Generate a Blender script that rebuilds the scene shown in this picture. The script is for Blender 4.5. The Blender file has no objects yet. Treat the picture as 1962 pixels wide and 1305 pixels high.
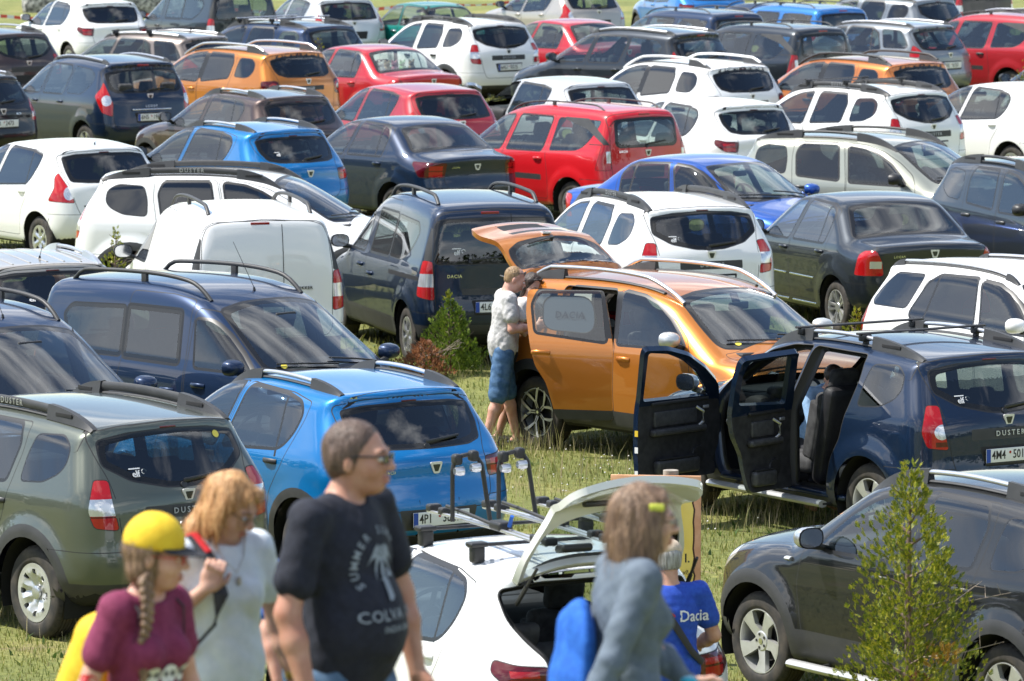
import bpy, math, random, time
import numpy as np
from mathutils import Vector, Matrix
from mathutils.bvhtree import BVHTree
from mathutils.geometry import delaunay_2d_cdt
R_ = math.radians
T0 = time.time()
random.seed(7); rng = np.random.default_rng(7)
sc = bpy.context.scene
COL = sc.collection
# ---------------------------------------------------------------- camera, sky, sun, exposure
CAMH, PITCH, TH = 6.467, 6.148, 125.56
cam_d = bpy.data.cameras.new('camera'); cam = bpy.data.objects.new('camera', cam_d); COL.objects.link(cam)
cam.location = (0, 0, CAMH); cam.rotation_euler = (R_(90 - PITCH), 0, 0)
cam_d.sensor_width = 36; cam_d.lens = 36 * 10466 / 1962; cam_d.clip_start = .5; cam_d.clip_end = 3000
cam_d.dof.use_dof = True; cam_d.dof.focus_distance = 44; cam_d.dof.aperture_fstop = 7.5
sc.camera = cam
SUN_DIR = Vector((-.90, .10, 0)).normalized(); SUN_EL = 56
w = bpy.data.worlds.new('World'); sc.world = w; w.use_nodes = True
nt = w.node_tree; nt.nodes.clear()
def nd(nt, t, **k):
    n = nt.nodes.new(t)
    for a, b in k.items(): setattr(n, a, b)
    return n
def ramp(nt, stops):
    r = nd(nt, 'ShaderNodeValToRGB'); e = r.color_ramp.elements
    while len(e) < len(stops): e.new(.5)
    for el, (p, c) in zip(e, stops):
        el.position = p; el.color = (c, c, c, 1) if not hasattr(c, '__len__') else (*c, 1)
    return r
sky = nd(nt, 'ShaderNodeTexSky', sky_type='NISHITA', sun_disc=False)
sky.sun_elevation = R_(SUN_EL); sky.sun_rotation = math.atan2(SUN_DIR.x, SUN_DIR.y); sky.altitude = 300
sky.air_density = 1; sky.dust_density = .5
tc = nd(nt, 'ShaderNodeTexCoord'); mp = nd(nt, 'ShaderNodeMapping'); mp.inputs['Scale'].default_value = (1, 1, 1.9)
nz = nd(nt, 'ShaderNodeTexNoise'); nz.inputs['Scale'].default_value = 2.6; nz.inputs['Detail'].default_value = 8; nz.inputs['Roughness'].default_value = .58; nz.inputs['Distortion'].default_value = .25
cr = ramp(nt, [(.48, 0), (.62, 1)])
nz2 = nd(nt, 'ShaderNodeTexNoise'); nz2.inputs['Scale'].default_value = 5.5; nz2.inputs['Detail'].default_value = 7
cr2 = ramp(nt, [(.32, (3.4, 3.8, 4.6)), (.62, (10.5, 10.6, 10.8))])
mx = nd(nt, 'ShaderNodeMixRGB'); bg = nd(nt, 'ShaderNodeBackground'); bg.inputs[1].default_value = .125; wo = nd(nt, 'ShaderNodeOutputWorld')
L = nt.links.new
L(tc.outputs['Generated'], mp.inputs[0]); L(mp.outputs[0], nz.inputs['Vector']); L(mp.outputs[0], nz2.inputs['Vector'])
L(nz.outputs['Fac'], cr.inputs[0]); L(nz2.outputs['Fac'], cr2.inputs[0])
L(cr.outputs[0], mx.inputs[0]); L(sky.outputs[0], mx.inputs[1]); L(cr2.outputs[0], mx.inputs[2]); L(mx.outputs[0], bg.inputs[0]); L(bg.outputs[0], wo.inputs[0])
sd = bpy.data.lights.new('sun', 'SUN'); sun = bpy.data.objects.new('sun', sd); COL.objects.link(sun)
sd.energy = 4.6; sd.angle = R_(.5); sd.color = (1, .96, .89)
el = R_(SUN_EL); dirv = Vector((SUN_DIR.x * math.cos(el), SUN_DIR.y * math.cos(el), math.sin(el)))
sun.rotation_euler = dirv.to_track_quat('Z', 'Y').to_euler()
sc.view_settings.view_transform = 'Standard'; sc.view_settings.look = 'None'; sc.view_settings.gamma = 1
sc.view_settings.exposure = 0.74
sc.cycles.max_bounces = 8; sc.cycles.transparent_max_bounces = 24; sc.cycles.caustics_reflective = False; sc.cycles.caustics_refractive = False

# ---------------------------------------------------------------- materials
MATS = {}
def mat(key, base=(.5, .5, .5), rough=.5, metal=0, coat=0, build=None, **kw):
    if key in MATS: return MATS[key]
    m = bpy.data.materials.new(key); m.use_nodes = True; MATS[key] = m
    b = m.node_tree.nodes['Principled BSDF']
    b.inputs['Base Color'].default_value = (*base, 1); b.inputs['Roughness'].default_value = rough; b.inputs['Metallic'].default_value = metal
    b.inputs['Coat Weight'].default_value = coat; b.inputs['Specular IOR Level'].default_value = .5 if not coat else .22; b.inputs['Coat Roughness'].default_value = .02
    for k, v in kw.items(): b.inputs[k.replace('_', ' ')].default_value = v
    if build: build(m.node_tree, b)
    return m
def noise_col(c1, c2, scale=6, detail=5, lo=.35, hi=.65, coord='Object', bump=0, bscale=None, rlo=None, rhi=None):
    def f(nt, b):
        t = nd(nt, 'ShaderNodeTexCoord'); n = nd(nt, 'ShaderNodeTexNoise'); n.inputs['Scale'].default_value = scale; n.inputs['Detail'].default_value = detail
        r = ramp(nt, [(lo, c1), (hi, c2)]); nt.links.new(t.outputs[coord], n.inputs['Vector']); nt.links.new(n.outputs['Fac'], r.inputs[0]); nt.links.new(r.outputs[0], b.inputs['Base Color'])
        if rlo is not None:
            q = ramp(nt, [(lo, rlo), (hi, rhi)]); nt.links.new(n.outputs['Fac'], q.inputs[0]); nt.links.new(q.outputs[0], b.inputs['Roughness'])
        if bump:
            n2 = nd(nt, 'ShaderNodeTexNoise'); n2.inputs['Scale'].default_value = bscale or scale * 4; n2.inputs['Detail'].default_value = 4
            bp = nd(nt, 'ShaderNodeBump'); bp.inputs['Strength'].default_value = bump; bp.inputs['Distance'].default_value = .02
            nt.links.new(t.outputs[coord], n2.inputs['Vector']); nt.links.new(n2.outputs['Fac'], bp.inputs['Height']); nt.links.new(bp.outputs[0], b.inputs['Normal'])
    return f
def paint(key, col, metal=.0, rough=.35):
    def f(nt, b):
        # dust towards sills comes from a height noise with its own shape; backfaces show the dark trim of the cabin
        t = nd(nt, 'ShaderNodeTexCoord'); n = nd(nt, 'ShaderNodeTexNoise'); n.inputs['Scale'].default_value = 3.5; n.inputs['Detail'].default_value = 6
        sp = nd(nt, 'ShaderNodeSeparateXYZ'); nt.links.new(t.outputs['Object'], sp.inputs[0]); nt.links.new(t.outputs['Object'], n.inputs['Vector'])
        mr = nd(nt, 'ShaderNodeMapRange'); mr.inputs[1].default_value = .75; mr.inputs[2].default_value = .2; nt.links.new(sp.outputs[2], mr.inputs[0])
        ml = nd(nt, 'ShaderNodeMath', operation='MULTIPLY'); nt.links.new(mr.outputs[0], ml.inputs[0]); nt.links.new(n.outputs['Fac'], ml.inputs[1])
        ad = nd(nt, 'ShaderNodeMath', operation='MULTIPLY_ADD'); nt.links.new(n.outputs['Fac'], ad.inputs[0]); ad.inputs[1].default_value = .10; nt.links.new(ml.outputs[0], ad.inputs[2])
        m = nd(nt, 'ShaderNodeMixRGB'); m.inputs[1].default_value = (*col, 1); m.inputs[2].default_value = (.20, .17, .13, 1); 
        m2 = nd(nt, 'ShaderNodeMath', operation='MULTIPLY'); m2.inputs[1].default_value = .13 if max(col) > .1 else .045; nt.links.new(ad.outputs[0], m2.inputs[0]); nt.links.new(m2.outputs[0], m.inputs[0])
        nt.links.new(m.outputs[0], b.inputs['Base Color'])
        cw = nd(nt, 'ShaderNodeMath', operation='SUBTRACT'); cw.inputs[0].default_value = 1; nt.links.new(ml.outputs[0], cw.inputs[1]); nt.links.new(cw.outputs[0], b.inputs['Coat Weight'])
        inn = nd(nt, 'ShaderNodeBsdfDiffuse'); inn.inputs[0].default_value = (.075, .073, .07, 1)
        g = nd(nt, 'ShaderNodeNewGeometry'); s = nd(nt, 'ShaderNodeMixShader'); o = [x for x in nt.nodes if x.type == 'OUTPUT_MATERIAL'][0]
        nt.links.new(g.outputs['Backfacing'], s.inputs[0]); nt.links.new(b.outputs[0], s.inputs[1]); nt.links.new(inn.outputs[0], s.inputs[2]); nt.links.new(s.outputs[0], o.inputs[0])
    return mat(key, col, rough, metal, 1, f)
def glass(key, tint, refl=.10):
    if key in MATS: return MATS[key]
    m = bpy.data.materials.new(key); m.use_nodes = True; MATS[key] = m; nt = m.node_tree; nt.nodes.clear()
    tr = nd(nt, 'ShaderNodeBsdfTransparent'); tr.inputs[0].default_value = (*tint, 1); gl = nd(nt, 'ShaderNodeBsdfGlossy'); gl.inputs[0].default_value = (.95, .97, 1, 1); gl.inputs['Roughness'].default_value = .015
    lw = nd(nt, 'ShaderNodeLayerWeight'); lw.inputs[0].default_value = .5; fr = nd(nt, 'ShaderNodeMath', operation='POWER'); fr.inputs[1].default_value = 3.6; nt.links.new(lw.outputs['Facing'], fr.inputs[0]); ma = nd(nt, 'ShaderNodeMath', operation='MULTIPLY_ADD', use_clamp=True); ma.inputs[1].default_value = .85; ma.inputs[2].default_value = refl + .05
    s = nd(nt, 'ShaderNodeMixShader'); o = nd(nt, 'ShaderNodeOutputMaterial')
    nt.links.new(fr.outputs[0], ma.inputs[0]); nt.links.new(ma.outputs[0], s.inputs[0]); nt.links.new(tr.outputs[0], s.inputs[1]); nt.links.new(gl.outputs[0], s.inputs[2]); nt.links.new(s.outputs[0], o.inputs[0])
    return m
paint('paint', (.7, .7, .7))
mat('gap', (.012, .012, .013), .7); mat('seal', (.013, .013, .014), .38); mat('trim', (.035, .036, .038), .52, build=noise_col((.030, .031, .032), (.040, .040, .041), 8, 4))
mat('under', (.012, .012, .012), .9); mat('silver', (.62, .63, .65), .3, .85); mat('chrome', (.75, .76, .78), .1, 1); mat('dark', (.02, .02, .021), .45)
mat('well', (.008, .008, .008), .95); mat('rubber', (.03, .028, .026), .8, build=noise_col((.022, .021, .02), (.075, .062, .048), 9, 6, .4, .75))
mat('red_lens', (.42, .008, .01), .12, 0, 1, Emission_Strength=0); mat('dark_lens', (.09, .003, .006), .1, 0, 1); mat('clear_lens', (.62, .63, .66), .12, .55, 1)
mat('orange_lens', (.7, .2, .01), .15, 0, 1); mat('alloy', (.56, .57, .56), .33, .55, .3, build=noise_col((.5, .5, .48), (.62, .63, .62), 8, 4)); mat('alloydark', (.03, .03, .032), .35, .4)
mat('seat', (.035, .035, .037), .85, build=noise_col((.025, .025, .027), (.06, .06, .062), 12, 4)); mat('dash', (.03, .03, .032), .6); mat('dashgrey', (.22, .21, .2), .6)
mat('platewhite', (.78, .78, .76), .4); mat('plateblue', (.01, .06, .35), .4); mat('ink', (.015, .015, .017), .5); mat('white', (.8, .8, .8), .4); mat('letter', (.45, .46, .47), .35, .6)
mat('frit', (.012, .012, .012), .06, 0, .5)
glass('glass', (.60, .68, .65), .03); glass('tint', (.25, .29, .28), .03); glass('privacy', (.04, .048, .05), .03); glass('clear', (.74, .82, .80), .05)

# ---------------------------------------------------------------- mesh helpers
def mk(name, V, F, mats=('dark',), mi=None, N=None, smooth=True, parent=None, link=True):
    me = bpy.data.meshes.new(name); me.from_pydata([tuple(v) for v in V], [], [tuple(f) for f in F]); 
    for k in mats: me.materials.append(MATS[k] if isinstance(k, str) else k)
    if mi is not None: me.polygons.foreach_set('material_index', np.array(mi, dtype=np.int32))
    if smooth: me.polygons.foreach_set('use_smooth', [True] * len(F))
    if N is not None: me.normals_split_custom_set_from_vertices([tuple(n) for n in N])
    me.update()
    if not link: return me
    o = bpy.data.objects.new(name, me); COL.objects.link(o)
    if parent: o.parent = parent
    return o
class MB:
    """collects primitives for ONE mesh"""
    def __init__(s): s.V = []; s.F = []; s.M = []; s.mats = []
    def mi(s, k):
        if k not in s.mats: s.mats.append(k)
        return s.mats.index(k)
    def add(s, V, F, m='dark', M=None):
        b = len(s.V); i = s.mi(m)
        for v in V: s.V.append(tuple(M @ Vector(v)) if M is not None else tuple(v))
        for f in F: s.F.append(tuple(b + j for j in f)); s.M.append(i)
        return s
    def box(s, c, d, m='dark', bev=.0, rot=None):
        x, y, z = [k / 2 for k in d]; b = min(bev, x * .9, y * .9, z * .9)
        M = Matrix.Translation(c) @ (rot.to_4x4() if rot is not None else Matrix())
        if b <= 0:
            V = [(i * x, j * y, k * z) for i in (-1, 1) for j in (-1, 1) for k in (-1, 1)]
            F = [(0, 1, 3, 2), (4, 6, 7, 5), (0, 4, 5, 1), (2, 3, 7, 6), (0, 2, 6, 4), (1, 5, 7, 3)]
            return s.add(V, F, m, M)
        # rounded box: subdivided cube pushed to a rounded shape
        n = 4; V = []; idx = {}; F = []
        ts = [-1, -1 + 1e-9, 0, 1 - 1e-9, 1]
        def P(p):
            q = np.array(p, float); inner = np.array([x - b, y - b, z - b]); full = np.array([x, y, z]); r = q * full
            core = np.clip(r, -inner, inner); dl = r - core; L_ = np.linalg.norm(dl)
            return tuple(core + (dl / L_ * b if L_ > 1e-9 else 0))
        gx = lambda a, lim: [-1, -(lim - b) / lim - (b / lim) * .45, -(lim - b) / lim, (lim - b) / lim, (lim - b) / lim + (b / lim) * .45, 1]
        g = [gx(0, x), gx(0, y), gx(0, z)]
        for ax in range(3):
            u, v = [a for a in range(3) if a != ax]
            for sg in (-1, 1):
                base = len(V)
                for i in g[u]:
                    for j in g[v]:
                        p = [0, 0, 0]; p[ax] = sg; p[u] = i; p[v] = j; V.append(P(p))
                for i in range(5):
                    for j in range(5):
                        q = (base + i * 6 + j, base + (i + 1) * 6 + j, base + (i + 1) * 6 + j + 1, base + i * 6 + j + 1)
                        F.append(q if (sg > 0) == (ax != 1) else q[::-1])
        return s.add(V, F, m, M)
    def tube(s, pts, r, m='dark', n=8, caps=True, flat=None):
        pts = [Vector(p) for p in pts]; k = len(pts); rs = r if hasattr(r, '__len__') else [r] * k
        V = []; F = []; up = Vector((0, 0, 1))
        for i, p in enumerate(pts):
            t = (pts[min(i + 1, k - 1)] - pts[max(i - 1, 0)]).normalized()
            a = t.cross(up); a = a.normalized() if a.length > 1e-3 else t.cross(Vector((1, 0, 0))).normalized()
            c = a.cross(t).normalized(); rr = rs[i]; ra, rc = (rr, rr) if not hasattr(rr, '__len__') else rr
            for j in range(n):
                an = 2 * math.pi * j / n; V.append(p + a * math.cos(an) * ra + c * math.sin(an) * rc)
        for i in range(k - 1):
            for j in range(n):
                F.append((i * n + j, (i + 1) * n + j, (i + 1) * n + (j + 1) % n, i * n + (j + 1) % n))
        if caps: F.append(tuple(range(n))); F.append(tuple((k - 1) * n + j for j in range(n))[::-1])
        return s.add(V, F, m)
    def lathe(s, prof, m='dark', n=32, axis='y', M=None, mats=None):
        """prof: (r, h) list; axis y"""
        V = []
        for r, h in prof:
            for j in range(n):
                a = 2 * math.pi * j / n; V.append((r * math.cos(a), h, r * math.sin(a)) if axis == 'y' else (r * math.cos(a), r * math.sin(a), h))
        for i in range(len(prof) - 1):
            F = [(j, (j + 1) % n, n + (j + 1) % n, n + j) for j in range(n)]
            F = [tuple(i * n + q for q in f) for f in F]
            if i == 0: b = len(s.V); s.add(V, [], m, M)
            k = s.mi(mats[i] if mats else m)
            for f in F: s.F.append(tuple(b + q for q in f)); s.M.append(k)
        return s
    def prism(s, poly, h0, h1, m='dark', M=None, mtop=None, close=True):
        """poly in local xy extruded h0..h1 along z"""
        n = len(poly); V = [(*p, h0) for p in poly] + [(*p, h1) for p in poly]
        s.add(V, [(j, (j + 1) % n, n + (j + 1) % n, n + j) for j in range(n)] + [tuple(range(n))[::-1]], m, M)
        s.add([(*p, h1) for p in poly], [tuple(range(n))], mtop or m, M); return s
    def build(s, name, parent=None, smooth=True, link=True, auto=40):
        o = mk(name, s.V, s.F, s.mats or ['dark'], s.M, None, smooth, parent, link)
        me = o if not link else o.data
        if smooth and auto:
            me.set_sharp_from_angle(angle=R_(auto))
        return o
FONTS = {}
def text_mesh(txt, size, m, depth=.004, spacing=1.0, align='CENTER', sx=1.0):
    """returns V,F of a text lying in local xy"""
    c = bpy.data.curves.new('t', 'FONT'); c.body = txt; c.size = size; c.extrude = depth; c.space_character = spacing; c.align_x = align; c.align_y = 'CENTER'; c.resolution_u = 2; c.offset = size * .012
    o = bpy.data.objects.new('t', c); COL.objects.link(o); bpy.context.view_layer.update()
    me = o.evaluated_get(bpy.context.evaluated_depsgraph_get()).to_mesh()
    V = [(v.co.x * sx, v.co.y, v.co.z) for v in me.vertices]; F = [tuple(p.vertices) for p in me.polygons]
    bpy.data.objects.remove(o); bpy.data.curves.remove(c)
    return V, F
def tag(o, label=None, cat=None, group=None, kind=None):
    if label: o['label'] = label
    if cat: o['category'] = cat
    if group: o['group'] = group
    if kind: o['kind'] = kind
    return o
def empty(name, loc, rz=0):
    o = bpy.data.objects.new(name, None); COL.objects.link(o); o.location = loc; o.rotation_euler = (0, 0, rz); o.empty_display_size = .1; return o
def rp(pts, r=.04, n=4):
    """rounded polygon; a point may carry its own radius"""
    P = [np.array(p[:2], float) for p in pts]; out = []; k = len(P)
    for i in range(k):
        a, b, c = P[i - 1], P[i], P[(i + 1) % k]; rr = pts[i][2] if len(pts[i]) > 2 else r
        if rr <= 0: out.append(b); continue
        la, lc = np.linalg.norm(a - b), np.linalg.norm(c - b); d = min(rr, la * .48, lc * .48)
        p0 = b + (a - b) / la * d; p1 = b + (c - b) / lc * d
        for t in np.linspace(0, 1, n + 1): out.append((1 - t) ** 2 * p0 + 2 * t * (1 - t) * b + t * t * p1)
    return np.array(out)
def area(P): x, y = P[:, 0], P[:, 1]; return .5 * np.sum(x * np.roll(y, -1) - y * np.roll(x, -1))
def offset(P, d):
    P = np.array(P); s = np.sign(area(P)); a = np.roll(P, 1, 0); c = np.roll(P, -1, 0)
    e1 = P - a; e2 = c - P; e1 /= np.linalg.norm(e1, axis=1)[:, None] + 1e-12; e2 /= np.linalg.norm(e2, axis=1)[:, None] + 1e-12
    n1 = np.stack([-e1[:, 1], e1[:, 0]], 1) * s; n2 = np.stack([-e2[:, 1], e2[:, 0]], 1) * s
    b = n1 + n2; b /= np.linalg.norm(b, axis=1)[:, None] + 1e-12; k = np.clip(np.sum(b * n1, 1), .4, 1)
    return P + b * (d / k)[:, None]
def pip(Q, P):
    x, y = Q[:, 0], Q[:, 1]; c = np.zeros(len(Q), bool); n = len(P)
    for i in range(n):
        x1, y1 = P[i]; x2, y2 = P[(i + 1) % n]
        if y1 == y2: continue
        k = ((y1 > y) != (y2 > y)) & (x < (x2 - x1) * (y - y1) / (y2 - y1) + x1); c ^= k
    return c
def chaikin(P, it=2, closed=False):
    P = np.array(P, float)
    for _ in range(it):
        if closed: Q = np.roll(P, -1, 0); P = np.stack([.75 * P + .25 * Q, .25 * P + .75 * Q], 1).reshape(-1, P.shape[1])
        else:
            A = P[:-1]; B = P[1:]; M_ = np.stack([.75 * A + .25 * B, .25 * A + .75 * B], 1).reshape(-1, P.shape[1]); P = np.vstack([P[:1], M_, P[-1:]])
    return P
def sstep(a, b, x):
    t = np.clip((x - a) / (b - a), 0, 1); return t * t * (3 - 2 * t)
def smax(a, b, r):
    h = np.clip(.5 + .5 * (a - b) / r, 0, 1); return b * (1 - h) + a * h + r * h * (1 - h)
# ---------------------------------------------------------------- car body: implicit shape -> mesh -> imprinted outlines
HB = .036
class Body:
    def __init__(s, S):
        s.S = S
        sil = chaikin(np.array(S['sil'], float), 3, True); s.sil = sil
        g = .02; s.g = g; s.x0, s.z0 = -1.5, -.1; nx, nz_ = 300, 115
        X = s.x0 + np.arange(nx) * g; Z = s.z0 + np.arange(nz_) * g; GX, GZ = np.meshgrid(X, Z, indexing='ij'); Q = np.stack([GX.ravel(), GZ.ravel()], 1)
        D = np.full(len(Q), 9.)
        for i in range(len(sil)):
            a = sil[i]; b = sil[(i + 1) % len(sil)]; ab = b - a; l2 = ab @ ab
            if l2 < 1e-12: continue
            t = np.clip(((Q - a) @ ab) / l2, 0, 1); dd = Q - a - t[:, None] * ab; D = np.minimum(D, np.einsum('ij,ij->i', dd, dd))
        D = np.sqrt(D); D[pip(Q, sil)] *= -1; T = D.reshape(nx, nz_)
        for _ in range(2):
            T[1:-1] = .25 * T[:-2] + .5 * T[1:-1] + .25 * T[2:]; T[:, 1:-1] = .25 * T[:, :-2] + .5 * T[:, 1:-1] + .25 * T[:, 2:]
        s.T = T
        zz = np.linspace(0, 2.1, 211); ws = np.interp(zz, [p[0] for p in S['sec']], [p[1] for p in S['sec']])
        k = np.array([1, 2, 3, 2, 1.]) / 9; 
        for _ in range(3): ws[2:-2] = np.convolve(ws, k, 'valid')
        s.zz, s.ws = zz, ws
    def sd(s, x, z):
        u = np.clip((x - s.x0) / s.g, 1, s.T.shape[0] - 2.001); v = np.clip((z - s.z0) / s.g, 1, s.T.shape[1] - 2.001); i = u.astype(int); j = v.astype(int); a = u - i; b = v - j; T = s.T
        return (T[i, j] * (1 - a) + T[i + 1, j] * a) * (1 - b) + (T[i, j + 1] * (1 - a) + T[i + 1, j + 1] * a) * b
    def W(s, x, z):
        S = s.S; bs = S.get('bslope', .02); w_ = np.interp(z + bs * (x - 1.2), s.zz, s.ws)
        xf = S['len'][1]; xr = S['len'][0]
        w_ = w_ - S.get('tf', .10) * np.clip((x - (xf - 1.1)) / 1.1, 0, 2) ** 2 - S.get('tr', .05) * np.clip(((xr + 1.0) - x) / 1.0, 0, 2) ** 2
        w_ = w_ - S.get('ght', .05) * sstep(1.1, 1.5, z) * (sstep(.6, -.6, x) + .6 * sstep(1.4, 2.2, x))
        for cx in (0, S['wb']):
            rho = np.hypot(x - cx, z - S['wr']); R0 = S['arch'] + .03
            w_ = w_ + S.get('flare', .02) * sstep(R0 + S.get('fw', .2), R0, rho) 
        return w_
    def F(s, p):
        S = s.S; x, y, z = p[..., 0], np.abs(p[..., 1]), p[..., 2]; y2 = y * y; xm = S['wb'] * .5
        wf = sstep(xm - .7, xm + .7, x); xe = x + y2 * (S['kf'] * wf - S['kr'] * (1 - wf)); ze = z + S.get('crown', .15) * y2 * sstep(.55, 1.0, z)
        d1 = s.sd(xe, ze); d2 = (y - s.W(x, z)) * .95
        lo = sstep(1.15, .95, z); r = .13 + lo * (.10 * sstep(xm + 1.2, xm + 1.8, x) + S.get('rr', .10) * sstep(.1, -.5, x)) - .05 * sstep(.5, .3, z)
        return smax(d1, d2, r)
    def grad(s, p, e=.02):
        g = np.stack([s.F(p + np.eye(3)[i] * e) - s.F(p - np.eye(3)[i] * e) for i in range(3)], -1)
        return g
    def normals(s, p):
        g = s.grad(p, .022); return g / (np.linalg.norm(g, axis=-1, keepdims=True) + 1e-9)
    def project(s, p, it=6):
        p = p.copy()
        for _ in range(it):
            f = s.F(p); g = s.grad(p, .004); n2 = np.sum(g * g, -1) + 1e-6; stp = -(f / np.maximum(n2, .15))[:, None] * g
            l = np.linalg.norm(stp, axis=1, keepdims=True); p += stp * np.minimum(1, .03 / (l + 1e-9))
        return p
    def along(s, p, d, it=14):
        p = p.copy(); d = np.array(d, float)
        for _ in range(it):
            f = s.F(p); f2 = s.F(p + d * .004); g = (f2 - f) / .004; g = np.where(np.abs(g) < .15, .15, g); t = np.clip(-f / g, -.04, .04); p += t[:, None] * d
        return p
    def hit(s, o, d, tmax=3.5, n=220):
        """first surface point along ray(s) from outside"""
        o = np.atleast_2d(np.array(o, float)); d = np.array(d, float); ts = np.linspace(0, tmax, n); out = o.copy()
        for k in range(len(o)):
            P = o[k] + ts[:, None] * d; f = s.F(P); j = np.argmax(f < 0) if (f < 0).any() else int(np.argmin(f)); out[k] = P[j]
        return s.along(out, d, 8)
    def top(s, x, y): return s.hit([(x, y, 2.3)], (0, 0, -1), 2.2)[0]
    def side(s, x, z, sg=1): return s.hit([(x, 1.3 * sg, z)], (0, -sg, 0), 1.29)[0]
    def back(s, y, z): return s.hit([(-1.8, y, z)], (1, 0, 0), 3)[0]
    def front(s, y, z): return s.hit([(4.8, y, z)], (-1, 0, 0), 3)[0]
    def mesh(s):
        S = s.S; h = HB; xs = np.arange(S['len'][0] - .15, S['len'][1] + .16, h); ys = np.arange(-h / 2, 1.06, h); zs = np.arange(.12, S['H'] + .14, h)
        G = np.stack(np.meshgrid(xs, ys, zs, indexing='ij'), -1); Fv = s.F(G); ins = Fv < 0
        nx, ny, nz_ = Fv.shape; acc = np.zeros((nx - 1, ny - 1, nz_ - 1, 3)); cnt = np.zeros((nx - 1, ny - 1, nz_ - 1))
        for ax in range(3):
            sl0 = [slice(None)] * 3; sl1 = [slice(None)] * 3; sl0[ax] = slice(0, -1); sl1[ax] = slice(1, None)
            a, b = Fv[tuple(sl0)], Fv[tuple(sl1)]; ch = (a < 0) != (b < 0); t = np.where(ch, a / np.where(ch, a - b, 1), 0)
            P = G[tuple(sl0)].copy(); P[..., ax] += t * h
            o1, o2 = [k for k in range(3) if k != ax]
            for i in (0, 1):
                for j in (0, 1):
                    sl = [slice(None)] * 3; sl[o1] = slice(i, P.shape[o1] - 1 + i); sl[o2] = slice(j, P.shape[o2] - 1 + j)
                    c = ch[tuple(sl)]; acc += np.where(c[..., None], P[tuple(sl)], 0); cnt += c
        idx = -np.ones(cnt.shape, int); m = cnt > 0; idx[m] = np.arange(m.sum()); V = acc[m] / cnt[m][:, None]
        quads = []
        for ax in range(3):
            o1, o2 = [(1, 2), (2, 0), (0, 1)][ax]
            sl0 = [slice(None)] * 3; sl1 = [slice(None)] * 3; sl0[ax] = slice(0, -1); sl1[ax] = slice(1, None)
            a, b = ins[tuple(sl0)], ins[tuple(sl1)]; I = np.argwhere(a != b); lim = np.array(idx.shape)
            ok = (I[:, o1] >= 1) & (I[:, o2] >= 1) & (I[:, o1] < lim[o1]) & (I[:, o2] < lim[o2]) & (I[:, ax] < lim[ax])
            if ax != 1: ok &= I[:, 1] >= 1
            I = I[ok]; e1 = np.eye(3, dtype=int)[o1]; e2 = np.eye(3, dtype=int)[o2]
            q = [idx[tuple((I - x_).T)] for x_ in (0 * e1, e1, e1 + e2, e2)]; q = np.stack(q, 1); fl = a[tuple(I.T)]; q[~fl] = q[~fl][:, ::-1]; quads.append(q)
        Q = np.vstack(quads); Q = Q[(Q >= 0).all(1)]
        sym = np.abs(V[:, 1]) < h * .55; 
        for _ in range(2):
            V[sym, 1] = np.where(np.abs(V[sym, 1]) < h * .51, 0, V[sym, 1]); V = s.project(V, 3)
        V[np.abs(V[:, 1]) < h * .4, 1] = 0
        s.V = [v for v in V]; s.V = V; s.Fc = [tuple(int(k) for k in q) for q in Q]; s.L = [('body', 'paint')] * len(s.Fc)
        # underside
        C = V[Q].mean(1); nn = s.normals(C)
        for i in np.where((nn[:, 2] < -.6) & (C[:, 2] < .5))[0]: s.L[i] = ('body', 'under')
    def imprint(s, d, polys, filt=None, thr=.08):
        """polys: list of (Nx3 or Nx2 array, part or None, mat or None); d = view direction (towards viewer)"""
        d = np.array(d, float); d /= np.linalg.norm(d)
        if abs(d[2]) > .99: e1 = np.array([1., 0, 0]); e2 = np.array([0, 1., 0])
        else:
            e1 = np.cross([0, 0, 1.], d); e1 /= np.linalg.norm(e1)
            if abs(d[1]) > .99: e1 = np.array([1., 0, 0])
            elif abs(d[1]) < .01 and d[0] < 0: e1 = np.array([0, 1., 0])
            elif abs(d[1]) < .01: e1 = np.array([0, 1., 0])
            e2 = np.cross(d, e1); e2 *= np.sign(e2[2])
        PL = []
        for p, part, mt in polys:
            p = np.array(p, float)
            if p.shape[1] == 3: p = np.stack([p @ e1, p @ e2], 1)
            elif abs(e2[2]) < .999 and abs(d[2]) < .99: raise ValueError
            PL.append((p, part, mt))
        V = s.V; V2 = np.stack([V @ e1, V @ e2], 1); A = np.array([f if len(f) == 4 else (f[0], f[1], f[2], f[2]) for f in s.Fc]); P4 = V[A]; cen = P4.mean(1); c2 = np.stack([cen @ e1, cen @ e2], 1)
        nrm = np.cross(P4[:, 1] - P4[:, 0], P4[:, 2] - P4[:, 0]) + np.cross(P4[:, 2] - P4[:, 0], P4[:, 3] - P4[:, 0])
        nrm /= np.linalg.norm(nrm, axis=1)[:, None] + 1e-12
        sel = np.zeros(len(c2), bool)
        for p, _, _ in PL: sel |= ((c2 > p.min(0) - 2.2 * HB) & (c2 < p.max(0) + 2.2 * HB)).all(1)
        sel &= nrm @ d > thr
        if filt is not None: sel &= filt(cen)
        ids = np.where(sel)[0]
        if len(ids) == 0: return
        used = sorted({v for i in ids for v in s.Fc[i]}); loc = {v: k for k, v in enumerate(used)}; n0 = len(used)
        vin = [Vector(V2[v]) for v in used]; fin = [[loc[v] for v in s.Fc[i]] for i in ids]
        if np.dot(np.cross(e1, e2), d) < 0: fin = [f[::-1] for f in fin]
        bvh = BVHTree.FromPolygons([(v[0], v[1], 0) for v in vin], fin)
        ein = list({(min(f[i], f[(i + 1) % len(f)]), max(f[i], f[(i + 1) % len(f)])) for f in fin for i in range(len(f))})
        for p, _, _ in PL:
            b = len(vin); vin += [Vector(q) for q in p]; ein += [(b + k, b + (k + 1) % len(p)) for k in range(len(p))]
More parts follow.
